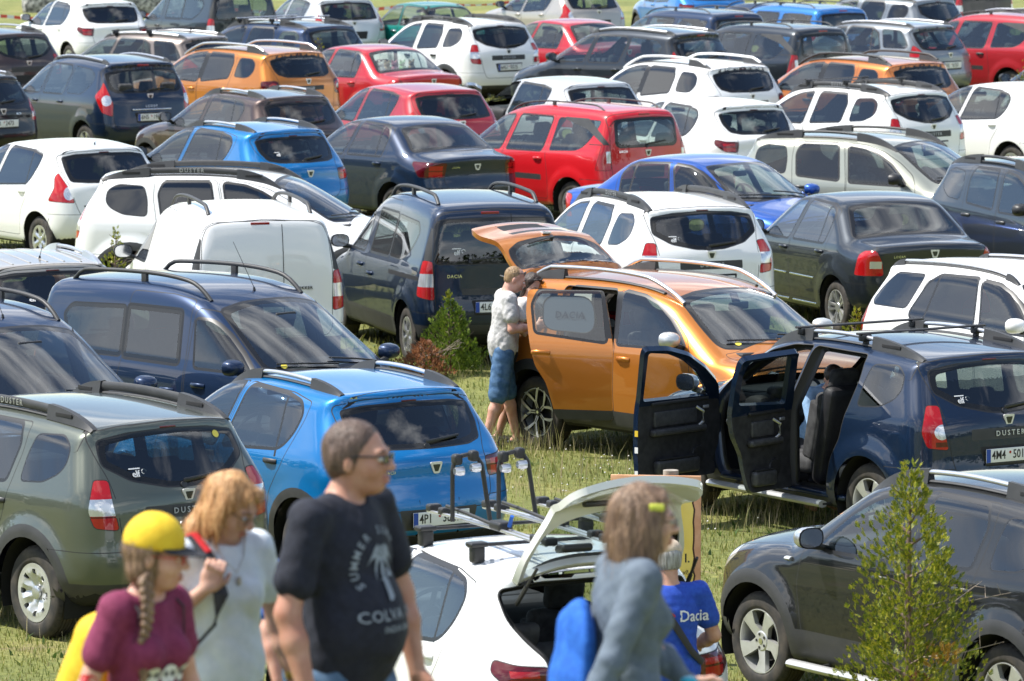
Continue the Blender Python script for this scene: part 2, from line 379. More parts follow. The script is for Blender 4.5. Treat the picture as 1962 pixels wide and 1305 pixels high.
        vo, eo, fo, ov, oe, of = delaunay_2d_cdt(vin, ein, [], 0, 1e-5, True)
        vo = np.array([tuple(v) for v in vo]); gm = np.full(len(vo), -1); new = []
        for k in range(len(vo)):
            o = [q for q in ov[k] if q < n0]
            if o: gm[k] = used[o[0]]
            else: new.append(k)
        FO = np.array(fo); cen2 = vo[FO].mean(1); tr = []
        for f, c in zip(fo, cen2):
            h_ = bvh.ray_cast((c[0], c[1], 1), (0, 0, -1))
            if h_[0] is not None: tr.append((f, h_[2]))
        need = {k for f, _ in tr for k in f}; new = [k for k in new if k in need]
        if new:
            U2 = V2[used]; U3 = V[used] @ d; P0 = []
            for k in new:
                dd = np.sum((U2 - vo[k]) ** 2, 1); j = np.argpartition(dd, 3)[:3]; w_ = 1 / (dd[j] + 1e-6); t = (U3[j] * w_).sum() / w_.sum(); P0.append(vo[k][0] * e1 + vo[k][1] * e2 + t * d)
            P1 = s.along(np.array(P0), d); b = len(V)
            bad = np.abs((P1 - np.array(P0)) @ d) > .12; P1[bad] = np.array(P0)[bad]
            for q, k in enumerate(new): gm[k] = b + q
            s.V = V = np.vstack([V, P1])
        ct = vo[np.array([f for f, _ in tr])].mean(1); flip = np.sign(np.dot(np.cross(e1, e2), d))
        labs = [s.L[ids[o]] for _, o in tr]
        for p, part, mt in PL:
            ins = pip(ct, p)
            for k in np.where(ins)[0]:
                if labs[k][1] == 'under' and mt != 'hole': continue
                labs[k] = (part or labs[k][0], mt or labs[k][1])
        keep = [i for i in range(len(s.Fc)) if not sel[i]]
        nf = []
        for (f, _), l in zip(tr, labs):
            g_ = [int(gm[k]) for k in f]
            if flip < 0: g_ = g_[::-1]
            if len(set(g_)) == len(g_): nf.append((tuple(g_), l))
        s.Fc = [s.Fc[i] for i in keep] + [f for f, _ in nf]; s.L = [s.L[i] for i in keep] + [l for _, l in nf]
    def parts(s, lr, centre):
        """split by part -> dict name -> mesh (centre) or (left mesh, right mesh)"""
        N = s.normals(s.V); out = {}; by = {}
        for f, l in zip(s.Fc, s.L):
            if l[1] == 'hole': continue
            by.setdefault(l[0], []).append((f, l[1]))
        for part, fl in by.items():
            us = sorted({v for f, _ in fl for v in f}); mp_ = {v: k for k, v in enumerate(us)}; ms = sorted({m for _, m in fl}, key=lambda k: (k != 'paint', k))
            V = s.V[us]; Nn = N[us]; F_ = [tuple(mp_[v] for v in f) for f, _ in fl]; mi = [ms.index(m) for _, m in fl]; fx = np.array([1, -1, 1])
            VR, NR, FR = V * fx, Nn * fx, [f[::-1] for f in F_]
            if part in lr: out[part] = (mk(part, V, F_, ms, mi, Nn, link=False), mk(part, VR, FR, ms, mi, NR, link=False))
            else: k = len(V); out[part] = mk(part, np.vstack([V, VR]), F_ + [tuple(q + k for q in f) for f in FR], ms, mi + mi, np.vstack([Nn, NR]), link=False)
        return out
# ---------------------------------------------------------------- specs (x=0 rear axle, forward +; metres)
def B(*p): return [('b', *q) for q in p]
def SD(*p): return [('s', *q) for q in p]
SPEC = {}
SPEC['duster'] = dict(len=(-.82, 3.495), wb=2.673, wr=.343, arch=.415, H=1.64, kf=.36, kr=.16, crown=.095, flare=.035, fw=.17, tw=.215, tr=.05, tf=.10, ght=.015,
  sil=[(-.60, .30), (-.78, .38), (-.82, .52), (-.82, .66), (-.80, .76), (-.785, .95), (-.775, 1.06), (-.745, 1.13), (-.60, 1.36), (-.485, 1.535), (-.515, 1.57), (-.49, 1.592), (-.2, 1.615), (.4, 1.645), (.9, 1.645), (1.4, 1.615), (1.75, 1.545), (2.05, 1.395), (2.35, 1.22), (2.56, 1.10), (2.62, 1.085), (2.9, 1.065), (3.2, 1.02), (3.38, .95), (3.44, .86), (3.47, .70), (3.49, .56), (3.47, .42), (3.36, .30), (3.1, .25), (-.3, .25)],
  sec=[(.2, .80), (.32, .84), (.45, .872), (.62, .885), (.80, .885), (.95, .88), (1.04, .868), (1.10, .845), (1.55, .69), (1.8, .60)],
  fw_=[(2.00, 1.075), (1.91, 1.17), (1.74, 1.31), (1.52, 1.43), (1.32, 1.50), (1.07, 1.53), (1.17, 1.085)], rw_=[(1.00, 1.10), (.90, 1.535), (.36, 1.53), (.31, 1.40), (.37, 1.14)],
  qw=[(.18, 1.15), (.17, 1.33), (.12, 1.48), (-.19, 1.50), (-.31, 1.43), (-.32, 1.31), (-.26, 1.24), (-.10, 1.17)],
  fd=[(2.16, 1.02), (2.20, .80), (2.14, .50), (2.10, .36), (1.13, .36), (1.13, 1.06), (1.0, 1.568), (1.30, 1.55), (1.60, 1.475), (1.85, 1.345), (2.06, 1.20), (2.13, 1.10)],
  rd=[(1.12, .36), (1.12, 1.06), (.985, 1.568), (.24, 1.56), (.24, 1.35), (.30, 1.08), (.36, .86), (.47, .70), (.53, .50), (.56, .36)],
  lamp=B((.585, .86), (.60, 1.21), (.70, 1.215)) + SD((-.60, 1.16), (-.625, 1.0), (-.665, .88)), lens=[('circle', .635, 1.005, .062, 'clear_lens'), ('rect', .585, .885, .69, .925, 'dark_lens')],
  rg=[(0, 1.14), (.17, 1.148), (.43, 1.205), (.605, 1.31), (.60, 1.40), (.585, 1.475), (.35, 1.515), (0, 1.53)], tg=[(0, .60), (.50, .60), (.545, .72), (.575, .86), (.60, 1.22), (.635, 1.34), (.655, 1.50), (.63, 1.545), (.4, 1.575), (0, 1.59)], tgx=-.40,
  strip=(.37, .925, 1.015), plate=(.795, .26), emb=1.075, ws=[(0, 1.115), (.45, 1.12), (.655, 1.15), (.63, 1.30), (.56, 1.53), (.3, 1.555), (0, 1.56)],
  head=SD((3.05, 1.0), (3.02, .90), (3.12, .80)) + [('f', .60, .76), ('f', .50, .80), ('f', .50, .93)], bon=[(2.50, 0), (2.50, .60), (2.45, .70), (2.9, .72), (3.30, .60), (3.36, 0)], trimz=.47, rail='duster', rx=(-.30, 1.62, .575), mir=(1.93, 1.10), hnd=[(1.27, .955), (.42, .985)], wheel='alloy5', bz=.70, ant=(-.30, 0))
d = SPEC['dusterf'] = dict(SPEC['duster']); d.update(lens=[('rect', .50, .965, .90, 1.085, 'clear_lens'), ('circle', .67, 1.03, .035, 'silver'), ('rect', .57, .95, .90, .962, 'dark_lens')], archtrim=.095, rail='dusterf', wheel='steel', clad=(.36, .47))
d = SPEC['dusterb'] = dict(SPEC['duster']); d.update(archtrim=.095, clad=(.36, .50))
d = SPEC['duster2'] = dict(SPEC['duster']); d.update(H=1.66, archtrim=.10, rail='duster2', wheel='alloy2', clad=(.36, .46), privacy=1,
  sil=[(-.60, .30), (-.77, .38), (-.82, .52), (-.82, .68), (-.79, .78), (-.775, .97), (-.765, 1.10), (-.74, 1.18), (-.60, 1.37), (-.485, 1.545), (-.53, 1.585), (-.50, 1.61), (-.2, 1.635), (.4, 1.66), (.9, 1.66), (1.4, 1.63), (1.85, 1.54), (2.15, 1.38), (2.45, 1.22), (2.66, 1.12), (2.72, 1.10), (2.95, 1.08), (3.25, 1.03), (3.42, .96), (3.46, .86), (3.48, .70), (3.49, .56), (3.47, .42), (3.36, .30), (3.1, .25), (-.3, .25)],
  fw_=[(2.06, 1.115), (1.95, 1.22), (1.78, 1.35), (1.56, 1.47), (1.34, 1.53), (1.07, 1.555), (1.16, 1.09)], rw_=[(1.04, 1.10), (.95, 1.555), (.36, 1.545), (.31, 1.42), (.36, 1.175)],
  qw=[(.20, 1.20), (.19, 1.36), (.15, 1.50), (-.14, 1.49), (-.24, 1.42), (-.25, 1.30), (-.17, 1.21), (-.06, 1.19)], bp=[(1.13, 1.13), (1.05, 1.555), (.95, 1.555), (1.03, 1.13)],
  lamp=B((.60, .92), (.60, 1.13), (.66, 1.15)) + SD((-.50, 1.14), (-.52, .96), (-.62, .90)), lens=[('ring', .70, 1.03, .085, .05, 'red_lens'), ('circle', .70, 1.03, .042, 'clear_lens')], lampm='dark_lens', rg=[(0, 1.20), (.40, 1.205), (.55, 1.25), (.585, 1.33), (.59, 1.41), (.585, 1.47), (.35, 1.525), (0, 1.54)],
  strip=(.34, .98, 1.055), plate=(.80, .26), emb=1.125, ws=[(0, 1.145), (.45, 1.15), (.67, 1.18), (.64, 1.32), (.57, 1.54), (.3, 1.57), (0, 1.575)], mir=(2.0, 1.14))
SPEC['sandero'] = dict(len=(-.69, 3.33), wb=2.59, wr=.307, arch=.375, H=1.535, kf=.34, kr=.20, crown=.09, flare=.012, fw=.14, tw=.185, tr=.06, tf=.12, ght=.02,
  sil=[(-.50, .27), (-.64, .34), (-.69, .46), (-.70, .60), (-.675, .74), (-.645, .88), (-.61, 1.02), (-.55, 1.08), (-.38, 1.25), (-.215, 1.435), (-.25, 1.462), (-.23, 1.48), (.0, 1.495), (.5, 1.53), (.95, 1.53), (1.35, 1.485), (1.62, 1.39), (1.95, 1.22), (2.28, 1.06), (2.36, 1.035), (2.65, .99), (3.0, .91), (3.20, .82), (3.27, .70), (3.32, .55), (3.32, .42), (3.2, .28), (2.9, .22), (-.3, .22)],
  sec=[(.2, .78), (.30, .815), (.45, .845), (.62, .858), (.80, .862), (.92, .85), (1.0, .825), (1.05, .805), (1.45, .665), (1.7, .56)],
  fw_=[(2.06, .975), (1.93, 1.10), (1.72, 1.25), (1.55, 1.345), (1.36, 1.41), (1.10, 1.43), (1.26, .96)], rw_=[(1.14, .965), (.98, 1.435), (.40, 1.41), (.12, 1.365), (.15, 1.26), (.24, 1.10), (.32, 1.02)], rdiv=(.36, .33),
  fd=[(2.16, .98), (2.17, .70), (2.10, .34), (1.20, .34), (1.20, .97), (1.05, 1.465), (1.36, 1.44), (1.60, 1.355), (1.85, 1.215), (2.05, 1.10)],
  rd=[(1.185, .34), (1.185, .97), (1.035, 1.465), (.36, 1.44), (.05, 1.39), (.07, 1.25), (.17, 1.04), (.25, .88), (.42, .66), (.47, .45), (.50, .34)],
  lamp=B((.61, .81), (.655, 1.0), (.69, 1.18)) + SD((-.29, 1.12), (-.35, .99), (-.29, .83)), lens=[('arc', .66, .93, .085, 'clear_lens')], rg=[(0, 1.055), (.40, 1.06), (.595, 1.075), (.60, 1.22), (.58, 1.36), (.40, 1.39), (0, 1.40)],
  tg=[(0, .58), (.50, .58), (.575, .70), (.61, .82), (.64, 1.05), (.665, 1.22), (.645, 1.35), (.62, 1.39), (.4, 1.43), (0, 1.44)], tgx=-.17, plate=(.74, .26), emb=.98, ws=[(0, 1.055), (.45, 1.06), (.64, 1.10), (.60, 1.25), (.54, 1.39), (.3, 1.415), (0, 1.42)],
  head=SD((2.85, .90), (2.85, .78), (2.95, .70)) + [('f', .55, .66), ('f', .46, .70), ('f', .50, .80)], bon=[(2.30, 0), (2.28, .55), (2.25, .66), (2.7, .68), (3.08, .58), (3.18, 0)], trimz=.30, mir=(1.95, 1.03), hnd=[(1.33, .88), (.40, .905)], wheel='cap', bz=.66, ant=(1.0, 0))
d = SPEC['sandero2'] = dict(SPEC['sandero']); d.update(len=(-.72, 3.34), H=1.525, kr=.24,
  sil=[(-.50, .27), (-.66, .34), (-.72, .46), (-.73, .60), (-.70, .72), (-.665, .82), (-.66, .95), (-.64, 1.0), (-.55, 1.07), (-.40, 1.22), (-.235, 1.430), (-.30, 1.460), (-.275, 1.478), (.0, 1.49), (.5, 1.52), (.95, 1.52), (1.35, 1.475), (1.66, 1.385), (1.99, 1.22), (2.32, 1.06), (2.40, 1.035), (2.7, .99), (3.02, .92), (3.22, .83), (3.28, .70), (3.33, .55), (3.33, .42), (3.2, .28), (2.9, .22), (-.3, .22)],
  rw_=[(1.14, .965), (.98, 1.43), (.45, 1.415), (.20, 1.37, .09), (.13, 1.30, .06), (.17, 1.16, .08), (.30, 1.02, .12)], rdiv=(.40, .35),
  lamp=B((.53, .80), (.50, .95), (.68, .96)) + SD((-.36, .985), (-.38, .92), (-.52, .815)), lens=[('rect', .56, .815, .72, .875, 'red_lens'), ('rect', .56, .89, .72, .93, 'red_lens')], lampm='dark_lens',
  rg=[(0, 1.055), (.40, 1.06), (.545, 1.09), (.59, 1.20), (.585, 1.335), (.40, 1.362), (0, 1.375)], tg=[(0, .58), (.44, .58), (.53, .68), (.545, .82), (.50, .98), (.58, 1.08), (.645, 1.20), (.645, 1.34), (.62, 1.38), (.4, 1.42), (0, 1.43)], tgx=-.20, plate=(.52, .26), platerec=1, emb=.905)
d = SPEC['stepway2'] = dict(SPEC['sandero2'])
def lift(S, dz):
    for k in ('sil', 'sec', 'fw_', 'rw_', 'qw', 'fd', 'rd', 'rg', 'tg', 'ws'):
        if k in S: S[k] = [(p[0] + (dz if k == 'sec' else 0), (p[1] + (0 if k == 'sec' else dz)), *p[2:]) for p in S[k]]
    for k in ('lamp', 'head'): S[k] = [(a, b, c + dz) for a, b, c in S[k]]
    S['lens'] = [((l[0], l[1], l[2] + dz, *((l[3], l[4] + dz) if l[0] == 'rect' else l[3:5]), *l[5:])) if l[0] == 'rect' else (l[0], l[1], l[2] + dz, *l[3:]) for l in S['lens']]
    S['H'] += dz; S['emb'] += dz; S['plate'] = (S['plate'][0] + dz, S['plate'][1]); S['hnd'] = [(a, b + dz) for a, b in S['hnd']]; S['mir'] = (S['mir'][0], S['mir'][1] + dz); S['bz'] += dz
lift(d, .045); d.update(wr=.318, arch=.39, archtrim=.075, clad=(.33, .43), rail='stepway', rx=(-.05, 1.36, .53), trimz=.44, wheel='alloy6')
d = SPEC['stepway1'] = dict(SPEC['sandero']); lift(d, .04); d.update(wr=.318, arch=.39, archtrim=.06, clad=(.33, .43), rail='stepway', rx=(-.05, 1.30, .54), trimz=.42, ribs=1, wheel='alloy6')
SPEC['logan'] = dict(len=(-.83, 3.42), wb=2.63, wr=.307, arch=.375, H=1.535, kf=.32, kr=.16, crown=.085, flare=.012, fw=.14, tw=.185, tr=.05, tf=.11, ght=.02, sedan=1,
  sil=[(-.65, .27), (-.78, .34), (-.82, .46), (-.83, .60), (-.82, .74), (-.83, .90), (-.845, 1.02), (-.82, 1.07), (-.60, 1.095), (-.37, 1.11), (-.28, 1.135), (.0, 1.32), (.20, 1.455), (.38, 1.50), (.8, 1.533), (1.2, 1.515), (1.52, 1.44), (1.85, 1.27), (2.22, 1.07), (2.32, 1.03), (2.65, .98), (3.0, .91), (3.25, .81), (3.34, .70), (3.41, .55), (3.41, .42), (3.3, .28), (3.0, .22), (-.4, .22)],
  sec=[(.2, .78), (.30, .815), (.45, .845), (.62, .858), (.80, .862), (.92, .855), (1.0, .835), (1.06, .805), (1.45, .65), (1.7, .54)],
  fw_=[(1.98, 1.0), (1.86, 1.10), (1.66, 1.25), (1.48, 1.35), (1.30, 1.41), (1.06, 1.43), (1.22, 1.005)], rw_=[(1.10, 1.01), (.95, 1.44), (.45, 1.42), (.31, 1.37), (.25, 1.28), (.29, 1.02)], rdiv=(.44, .43),
  fd=[(2.12, .98), (2.14, .70), (2.08, .34), (1.17, .34), (1.17, .97), (1.02, 1.465), (1.30, 1.44), (1.52, 1.36), (1.78, 1.215), (1.98, 1.10)], rd=[(1.155, .34), (1.155, .97), (1.005, 1.465), (.40, 1.445), (.21, 1.37), (.18, 1.25), (.20, 1.02), (.25, .86), (.42, .66), (.47, .45), (.50, .34)],
  lamp=B((.60, .72), (.62, .88), (.67, 1.0)) + SD((-.60, .995), (-.54, .95), (-.50, .72)), lens=[('rect', .62, .80, .74, .88, 'clear_lens')], rgs=[(0, 1.14), (.45, 1.14), (.70, 1.14), (.62, 1.30), (.56, 1.43), (.3, 1.445), (0, 1.45)],
  tg=[(0, .60), (.57, .60), (.60, .72), (.62, .88), (.67, 1.0), (.66, 1.04), (0, 1.06)], tgx=-.36, plate=(.70, .26), emb=.955, ws=[(0, 1.055), (.45, 1.06), (.64, 1.10), (.60, 1.25), (.53, 1.42), (.3, 1.445), (0, 1.45)],
  head=SD((2.95, .90), (2.95, .78), (3.05, .70)) + [('f', .55, .66), ('f', .46, .70), ('f', .50, .80)], bon=[(2.26, 0), (2.24, .55), (2.2, .66), (2.7, .68), (3.12, .58), (3.22, 0)], trimz=.28, mir=(1.90, 1.03), hnd=[(1.30, .89), (.36, .91)], wheel='alloyl', bz=.62)
d = SPEC['logan2'] = dict(SPEC['logan']); d.update(len=(-.87, 3.44), sil=[(-.65, .27), (-.80, .34), (-.86, .46), (-.87, .60), (-.85, .70), (-.825, .80), (-.84, .92), (-.865, 1.005), (-.85, 1.045), (-.60, 1.075), (-.42, 1.10), (-.33, 1.13), (-.05, 1.30), (.17, 1.43), (.35, 1.48), (.8, 1.517), (1.2, 1.50), (1.55, 1.43), (1.88, 1.26), (2.25, 1.07), (2.35, 1.03), (2.68, .98), (3.02, .91), (3.27, .81), (3.36, .70), (3.43, .55), (3.43, .42), (3.3, .28), (3.0, .22), (-.4, .22)],
  lamp=B((.53, .765), (.50, .965), (.66, .975)) + SD((-.40, .98), (-.42, .94), (-.58, .775)), lampm='dark_lens', lens=[('rect', .56, .78, .74, .85, 'red_lens'), ('rect', .56, .865, .74, .93, 'red_lens')], rgs=[(0, 1.135), (.45, 1.135), (.69, 1.135), (.61, 1.28), (.555, 1.405), (.3, 1.42), (0, 1.425)],
  tg=[(0, .56), (.44, .56), (.53, .68), (.545, .80), (.50, .985), (.60, 1.03), (.62, 1.10), (0, 1.10)], tgx=-.43, plate=(.52, .26), emb=.90)
SPEC['mcv'] = dict(len=(-.76, 3.70), wb=2.905, wr=.307, arch=.375, H=1.66, kf=.32, kr=.10, crown=.085, flare=.02, fw=.14, tw=.185, tr=.035, tf=.11, ght=.015, rr=.03,
  sil=[(-.55, .27), (-.70, .34), (-.755, .46), (-.76, .60), (-.74, .72), (-.71, .90), (-.70, 1.10), (-.68, 1.30), (-.64, 1.50), (-.60, 1.585), (-.50, 1.625), (-.2, 1.645), (.5, 1.66), (1.0, 1.65), (1.45, 1.60), (1.80, 1.50), (2.15, 1.31), (2.50, 1.10), (2.60, 1.04), (2.70, 1.02), (2.95, .98), (3.28, .91), (3.53, .81), (3.62, .70), (3.69, .55), (3.69, .42), (3.6, .28), (3.3, .22), (-.4, .22)],
  sec=[(.2, .78), (.30, .815), (.45, .845), (.62, .858), (.80, .862), (.92, .855), (1.0, .835), (1.06, .80), (1.50, .66), (1.65, .61), (1.8, .56)],
  fw_=[(2.30, 1.0), (2.16, 1.12), (1.96, 1.27), (1.78, 1.38), (1.62, 1.445), (1.40, 1.47), (1.57, 1.005)], rw_=[(1.42, 1.01), (1.26, 1.475), (.56, 1.475), (.65, 1.02)], qw=[(.48, 1.03), (.42, 1.48), (-.46, 1.47), (-.36, 1.25, .2), (-.16, 1.06, .15)],
  fd=[(2.42, .98), (2.44, .70), (2.36, .34), (1.50, .34), (1.50, .97), (1.35, 1.51), (1.62, 1.485), (1.84, 1.395), (2.08, 1.235), (2.28, 1.10)], rd=[(1.485, .34), (1.485, .97), (1.335, 1.51), (.49, 1.515), (.55, 1.02), (.50, .80), (.48, .60), (.50, .34)],
  lamp=B((.655, .80), (.655, 1.15), (.76, 1.15)) + SD((-.58, 1.15), (-.54, .80)), lens=[('rect', .655, .90, .715, 1.06, 'clear_lens')], lampup=B((.655, 1.15), (.645, 1.50), (.665, 1.50), (.70, 1.35), (.73, 1.15)),
  rg=[(0, 1.11), (.50, 1.11), (.56, 1.15), (.545, 1.45), (.48, 1.49), (0, 1.50)], rgr=.05, tg=[(0, .56), (.60, .56), (.64, .66), (.655, 1.10), (.63, 1.51), (.55, 1.565), (0, 1.60)], tgx=-.60, plate=(.76, .26), emb=1.02, hbl=1.555, ws=[(0, 1.06), (.45, 1.065), (.64, 1.10), (.61, 1.25), (.55, 1.47), (.3, 1.50), (0, 1.505)],
  head=SD((3.2, .90), (3.2, .78), (3.3, .70)) + [('f', .55, .66), ('f', .46, .70), ('f', .50, .80)], bon=[(2.58, 0), (2.56, .55), (2.52, .66), (3.0, .68), (3.40, .58), (3.5, 0)], trimz=.28, rail='slim', rx=(-.35, 1.75, .50), mir=(2.22, 1.03), hnd=[(1.65, .89), (.70, .90)], wheel='cap', bz=.66, strips=1)
SPEC['mcv2'] = dict(SPEC['logan2']); d = SPEC['mcv2']; d.pop('rgs'); d.pop('sedan'); d.update(len=(-1.0, 3.44), H=1.555, kr=.22, tr=.07, ght=.015,
  sil=[(-.75, .27), (-.92, .34), (-.99, .46), (-1.0, .60), (-.97, .72), (-.945, .84), (-.94, .96), (-.91, 1.02), (-.80, 1.14), (-.68, 1.30), (-.57, 1.445), (-.63, 1.48), (-.59, 1.508), (-.2, 1.54), (.4, 1.56), (.85, 1.55), (1.2, 1.52), (1.55, 1.445), (1.88, 1.27), (2.25, 1.07), (2.35, 1.03), (2.68, .98), (3.02, .91), (3.27, .81), (3.36, .70), (3.43, .55), (3.43, .42), (3.3, .28), (3.0, .22), (-.4, .22)],
  rw_=[(1.10, 1.01), (.96, 1.45), (.40, 1.44), (.25, 1.35), (.10, 1.06, .10), (.16, 1.01)], rdiv=(.40, .33), qw=[(.02, 1.10), (.16, 1.43), (-.28, 1.42), (-.46, 1.25), (-.54, 1.14), (-.50, 1.10)],
  lamp=B((.60, .80), (.60, 1.0), (.68, 1.14)) + SD((-.62, 1.15), (-.62, 1.0), (-.64, .82)), lampm='red_lens', lens=[('rect', .62, .86, .74, .94, 'clear_lens')], rg=[(0, 1.06), (.45, 1.065), (.59, 1.09), (.605, 1.24), (.585, 1.38), (.40, 1.41), (0, 1.425)],
  tg=[(0, .60), (.52, .60), (.585, .72), (.60, .82), (.62, 1.04), (.665, 1.22), (.645, 1.36), (.62, 1.41), (.4, 1.45), (0, 1.46)], tgx=-.50, plate=(.78, .26), emb=.965, rail='silver', rx=(-.45, 1.40, .53), wheel='alloy6')
SPEC['lodgy'] = dict(len=(-.80, 3.70), wb=2.81, wr=.315, arch=.385, H=1.68, kf=.36, kr=.20, crown=.09, flare=.012, fw=.14, tw=.19, tr=.05, tf=.12, ght=.015,
  sil=[(-.55, .27), (-.74, .34), (-.79, .46), (-.80, .60), (-.775, .74), (-.75, .92), (-.73, 1.05), (-.68, 1.14), (-.55, 1.35), (-.43, 1.55), (-.49, 1.60), (-.45, 1.63), (.0, 1.66), (.6, 1.69), (1.1, 1.68), (1.6, 1.61), (1.95, 1.49), (2.35, 1.27), (2.70, 1.08), (2.80, 1.04), (3.05, .99), (3.3, .93), (3.52, .83), (3.60, .70), (3.68, .55), (3.68, .42), (3.6, .28), (3.3, .22), (-.4, .22)],
  sec=[(.2, .78), (.30, .815), (.45, .85), (.62, .868), (.80, .872), (.95, .862), (1.05, .84), (1.12, .815), (1.55, .675), (1.7, .61), (1.8, .57)],
  fw_=[(2.34, 1.07), (2.16, 1.20), (1.90, 1.36), (1.72, 1.445), (1.55, 1.50), (1.42, 1.515), (1.60, 1.07)], rw_=[(1.46, 1.075), (1.32, 1.53), (.68, 1.53), (.63, 1.45), (.76, 1.085)], qw=[(.62, 1.10), (.54, 1.53), (.0, 1.50), (-.20, 1.40, .1), (-.12, 1.25, .1), (.10, 1.11, .08)],
  fd=[(2.46, 1.04), (2.46, .70), (2.36, .34), (1.54, .34), (1.54, 1.04), (1.39, 1.56), (1.56, 1.545), (1.80, 1.465), (2.06, 1.325), (2.34, 1.15)], rd=[(1.525, .34), (1.525, 1.04), (1.375, 1.56), (.62, 1.56), (.57, 1.45), (.69, 1.05), (.62, .86), (.50, .66), (.48, .45), (.50, .34)],
  lamp=B((.66, .78), (.635, .98), (.67, 1.14), (.69, 1.32)) + SD((-.44, 1.22), (-.36, 1.10), (-.56, .84)), lens=[('circle', .725, 1.03, .085, 'clear_lens')], rg=[(0, 1.15), (.55, 1.155), (.635, 1.20), (.645, 1.36), (.64, 1.45), (.40, 1.50), (0, 1.515)],
  tg=[(0, .56), (.60, .56), (.655, .70), (.65, .98), (.685, 1.14), (.70, 1.34), (.68, 1.48), (.62, 1.54), (.3, 1.575), (0, 1.58)], tgx=-.35, plate=(.76, .26), emb=1.085, cstrip=(.36, .895, .92), hbl=1.575, ws=[(0, 1.09), (.45, 1.10), (.68, 1.14), (.65, 1.28), (.56, 1.52), (.3, 1.545), (0, 1.55)],
  head=SD((3.2, .92), (3.2, .80), (3.3, .72)) + [('f', .55, .68), ('f', .46, .72), ('f', .50, .82)], bon=[(2.78, 0), (2.76, .55), (2.7, .66), (3.1, .68), (3.42, .58), (3.5, 0)], trimz=.28, rail='silver', rx=(-.30, 1.55, .55), mir=(2.25, 1.08), hnd=[(1.70, .93), (.80, .95)], wheel='alloy6', bz=.66)
SPEC['dokker'] = dict(len=(-.70, 3.66), wb=2.81, wr=.315, arch=.385, H=1.80, kf=.36, kr=.07, crown=.08, flare=.018, fw=.14, tw=.19, tr=.035, tf=.12, ght=.01, rr=.02,
  sil=[(-.50, .27), (-.64, .34), (-.695, .46), (-.70, .60), (-.68, .72), (-.665, .95), (-.655, 1.15), (-.63, 1.40), (-.585, 1.62), (-.55, 1.70), (-.46, 1.745), (-.1, 1.775), (.6, 1.80), (1.1, 1.785), (1.5, 1.73), (1.85, 1.60), (2.30, 1.34), (2.65, 1.12), (2.76, 1.05), (2.86, 1.03), (3.1, .99), (3.3, .93), (3.50, .83), (3.58, .70), (3.65, .55), (3.65, .42), (3.5, .28), (3.3, .22), (-.4, .22)],
  sec=[(.2, .78), (.30, .815), (.45, .85), (.62, .868), (.80, .872), (.95, .862), (1.05, .845), (1.12, .82), (1.60, .70), (1.75, .655), (1.85, .62)],
  fw_=[(2.36, 1.09), (2.20, 1.22), (1.98, 1.37), (1.84, 1.45), (1.74, 1.49), (1.58, 1.50), (1.66, 1.09)], rw_=[(1.44, 1.10), (1.38, 1.56), (.66, 1.56), (.70, 1.11)], qw=[(.67, 1.11), (.63, 1.56), (-.12, 1.53), (-.22, 1.43), (-.10, 1.24, .15), (.16, 1.11, .1)],
  fd=[(2.48, 1.06), (2.48, .70), (2.38, .40), (1.55, .40), (1.55, 1.60), (1.72, 1.58), (1.92, 1.50), (2.14, 1.36), (2.36, 1.17)], rd=[(1.535, .40), (1.535, 1.10), (1.50, 1.66), (1.20, 1.70), (.68, 1.70), (.66, 1.60), (.685, 1.10), (.62, .80), (.52, .66), (.50, .40)],
  lamp=B((.70, .74), (.71, 1.15), (.78, 1.16)) + SD((-.52, 1.15), (-.47, .78)), lens=[('rect', .70, .88, .80, 1.02, 'clear_lens')], lampup=B((.71, 1.16), (.675, 1.50), (.72, 1.53)) + SD((-.50, 1.50), (-.50, 1.30), (-.53, 1.16)), lampwide=1,
  rg=[(0, 1.12), (.67, 1.125), (.695, 1.18), (.66, 1.54), (.60, 1.585), (0, 1.60)], rgr=.07, tg=[(0, .48), (.64, .48), (.69, .56), (.705, 1.15), (.675, 1.50), (.62, 1.63), (.5, 1.67), (0, 1.70)], tgx=-.52, split=-.17, plate=(.66, .26), strip=(.40, .79, .86), hbl=1.655, ws=[(0, 1.10), (.45, 1.105), (.69, 1.14), (.66, 1.30), (.575, 1.59), (.3, 1.63), (0, 1.635)],
  head=SD((3.15, .92), (3.15, .80), (3.25, .72)) + [('f', .55, .68), ('f', .46, .72), ('f', .50, .82)], bon=[(2.74, 0), (2.72, .55), (2.68, .66), (3.05, .68), (3.40, .58), (3.48, 0)], trimz=.47, rail='dokker', rx=(-.28, 1.58, .545), mir=(2.30, 1.08), hnd=[(1.74, .93), (1.33, .86)], wheel='cap', bz=.60, slide=1, clad=(.40, .47), fritw=.06)
d = SPEC['van'] = dict(SPEC['dokker']); [d.pop(k) for k in ('rw_', 'qw', 'rg', 'fritw')]
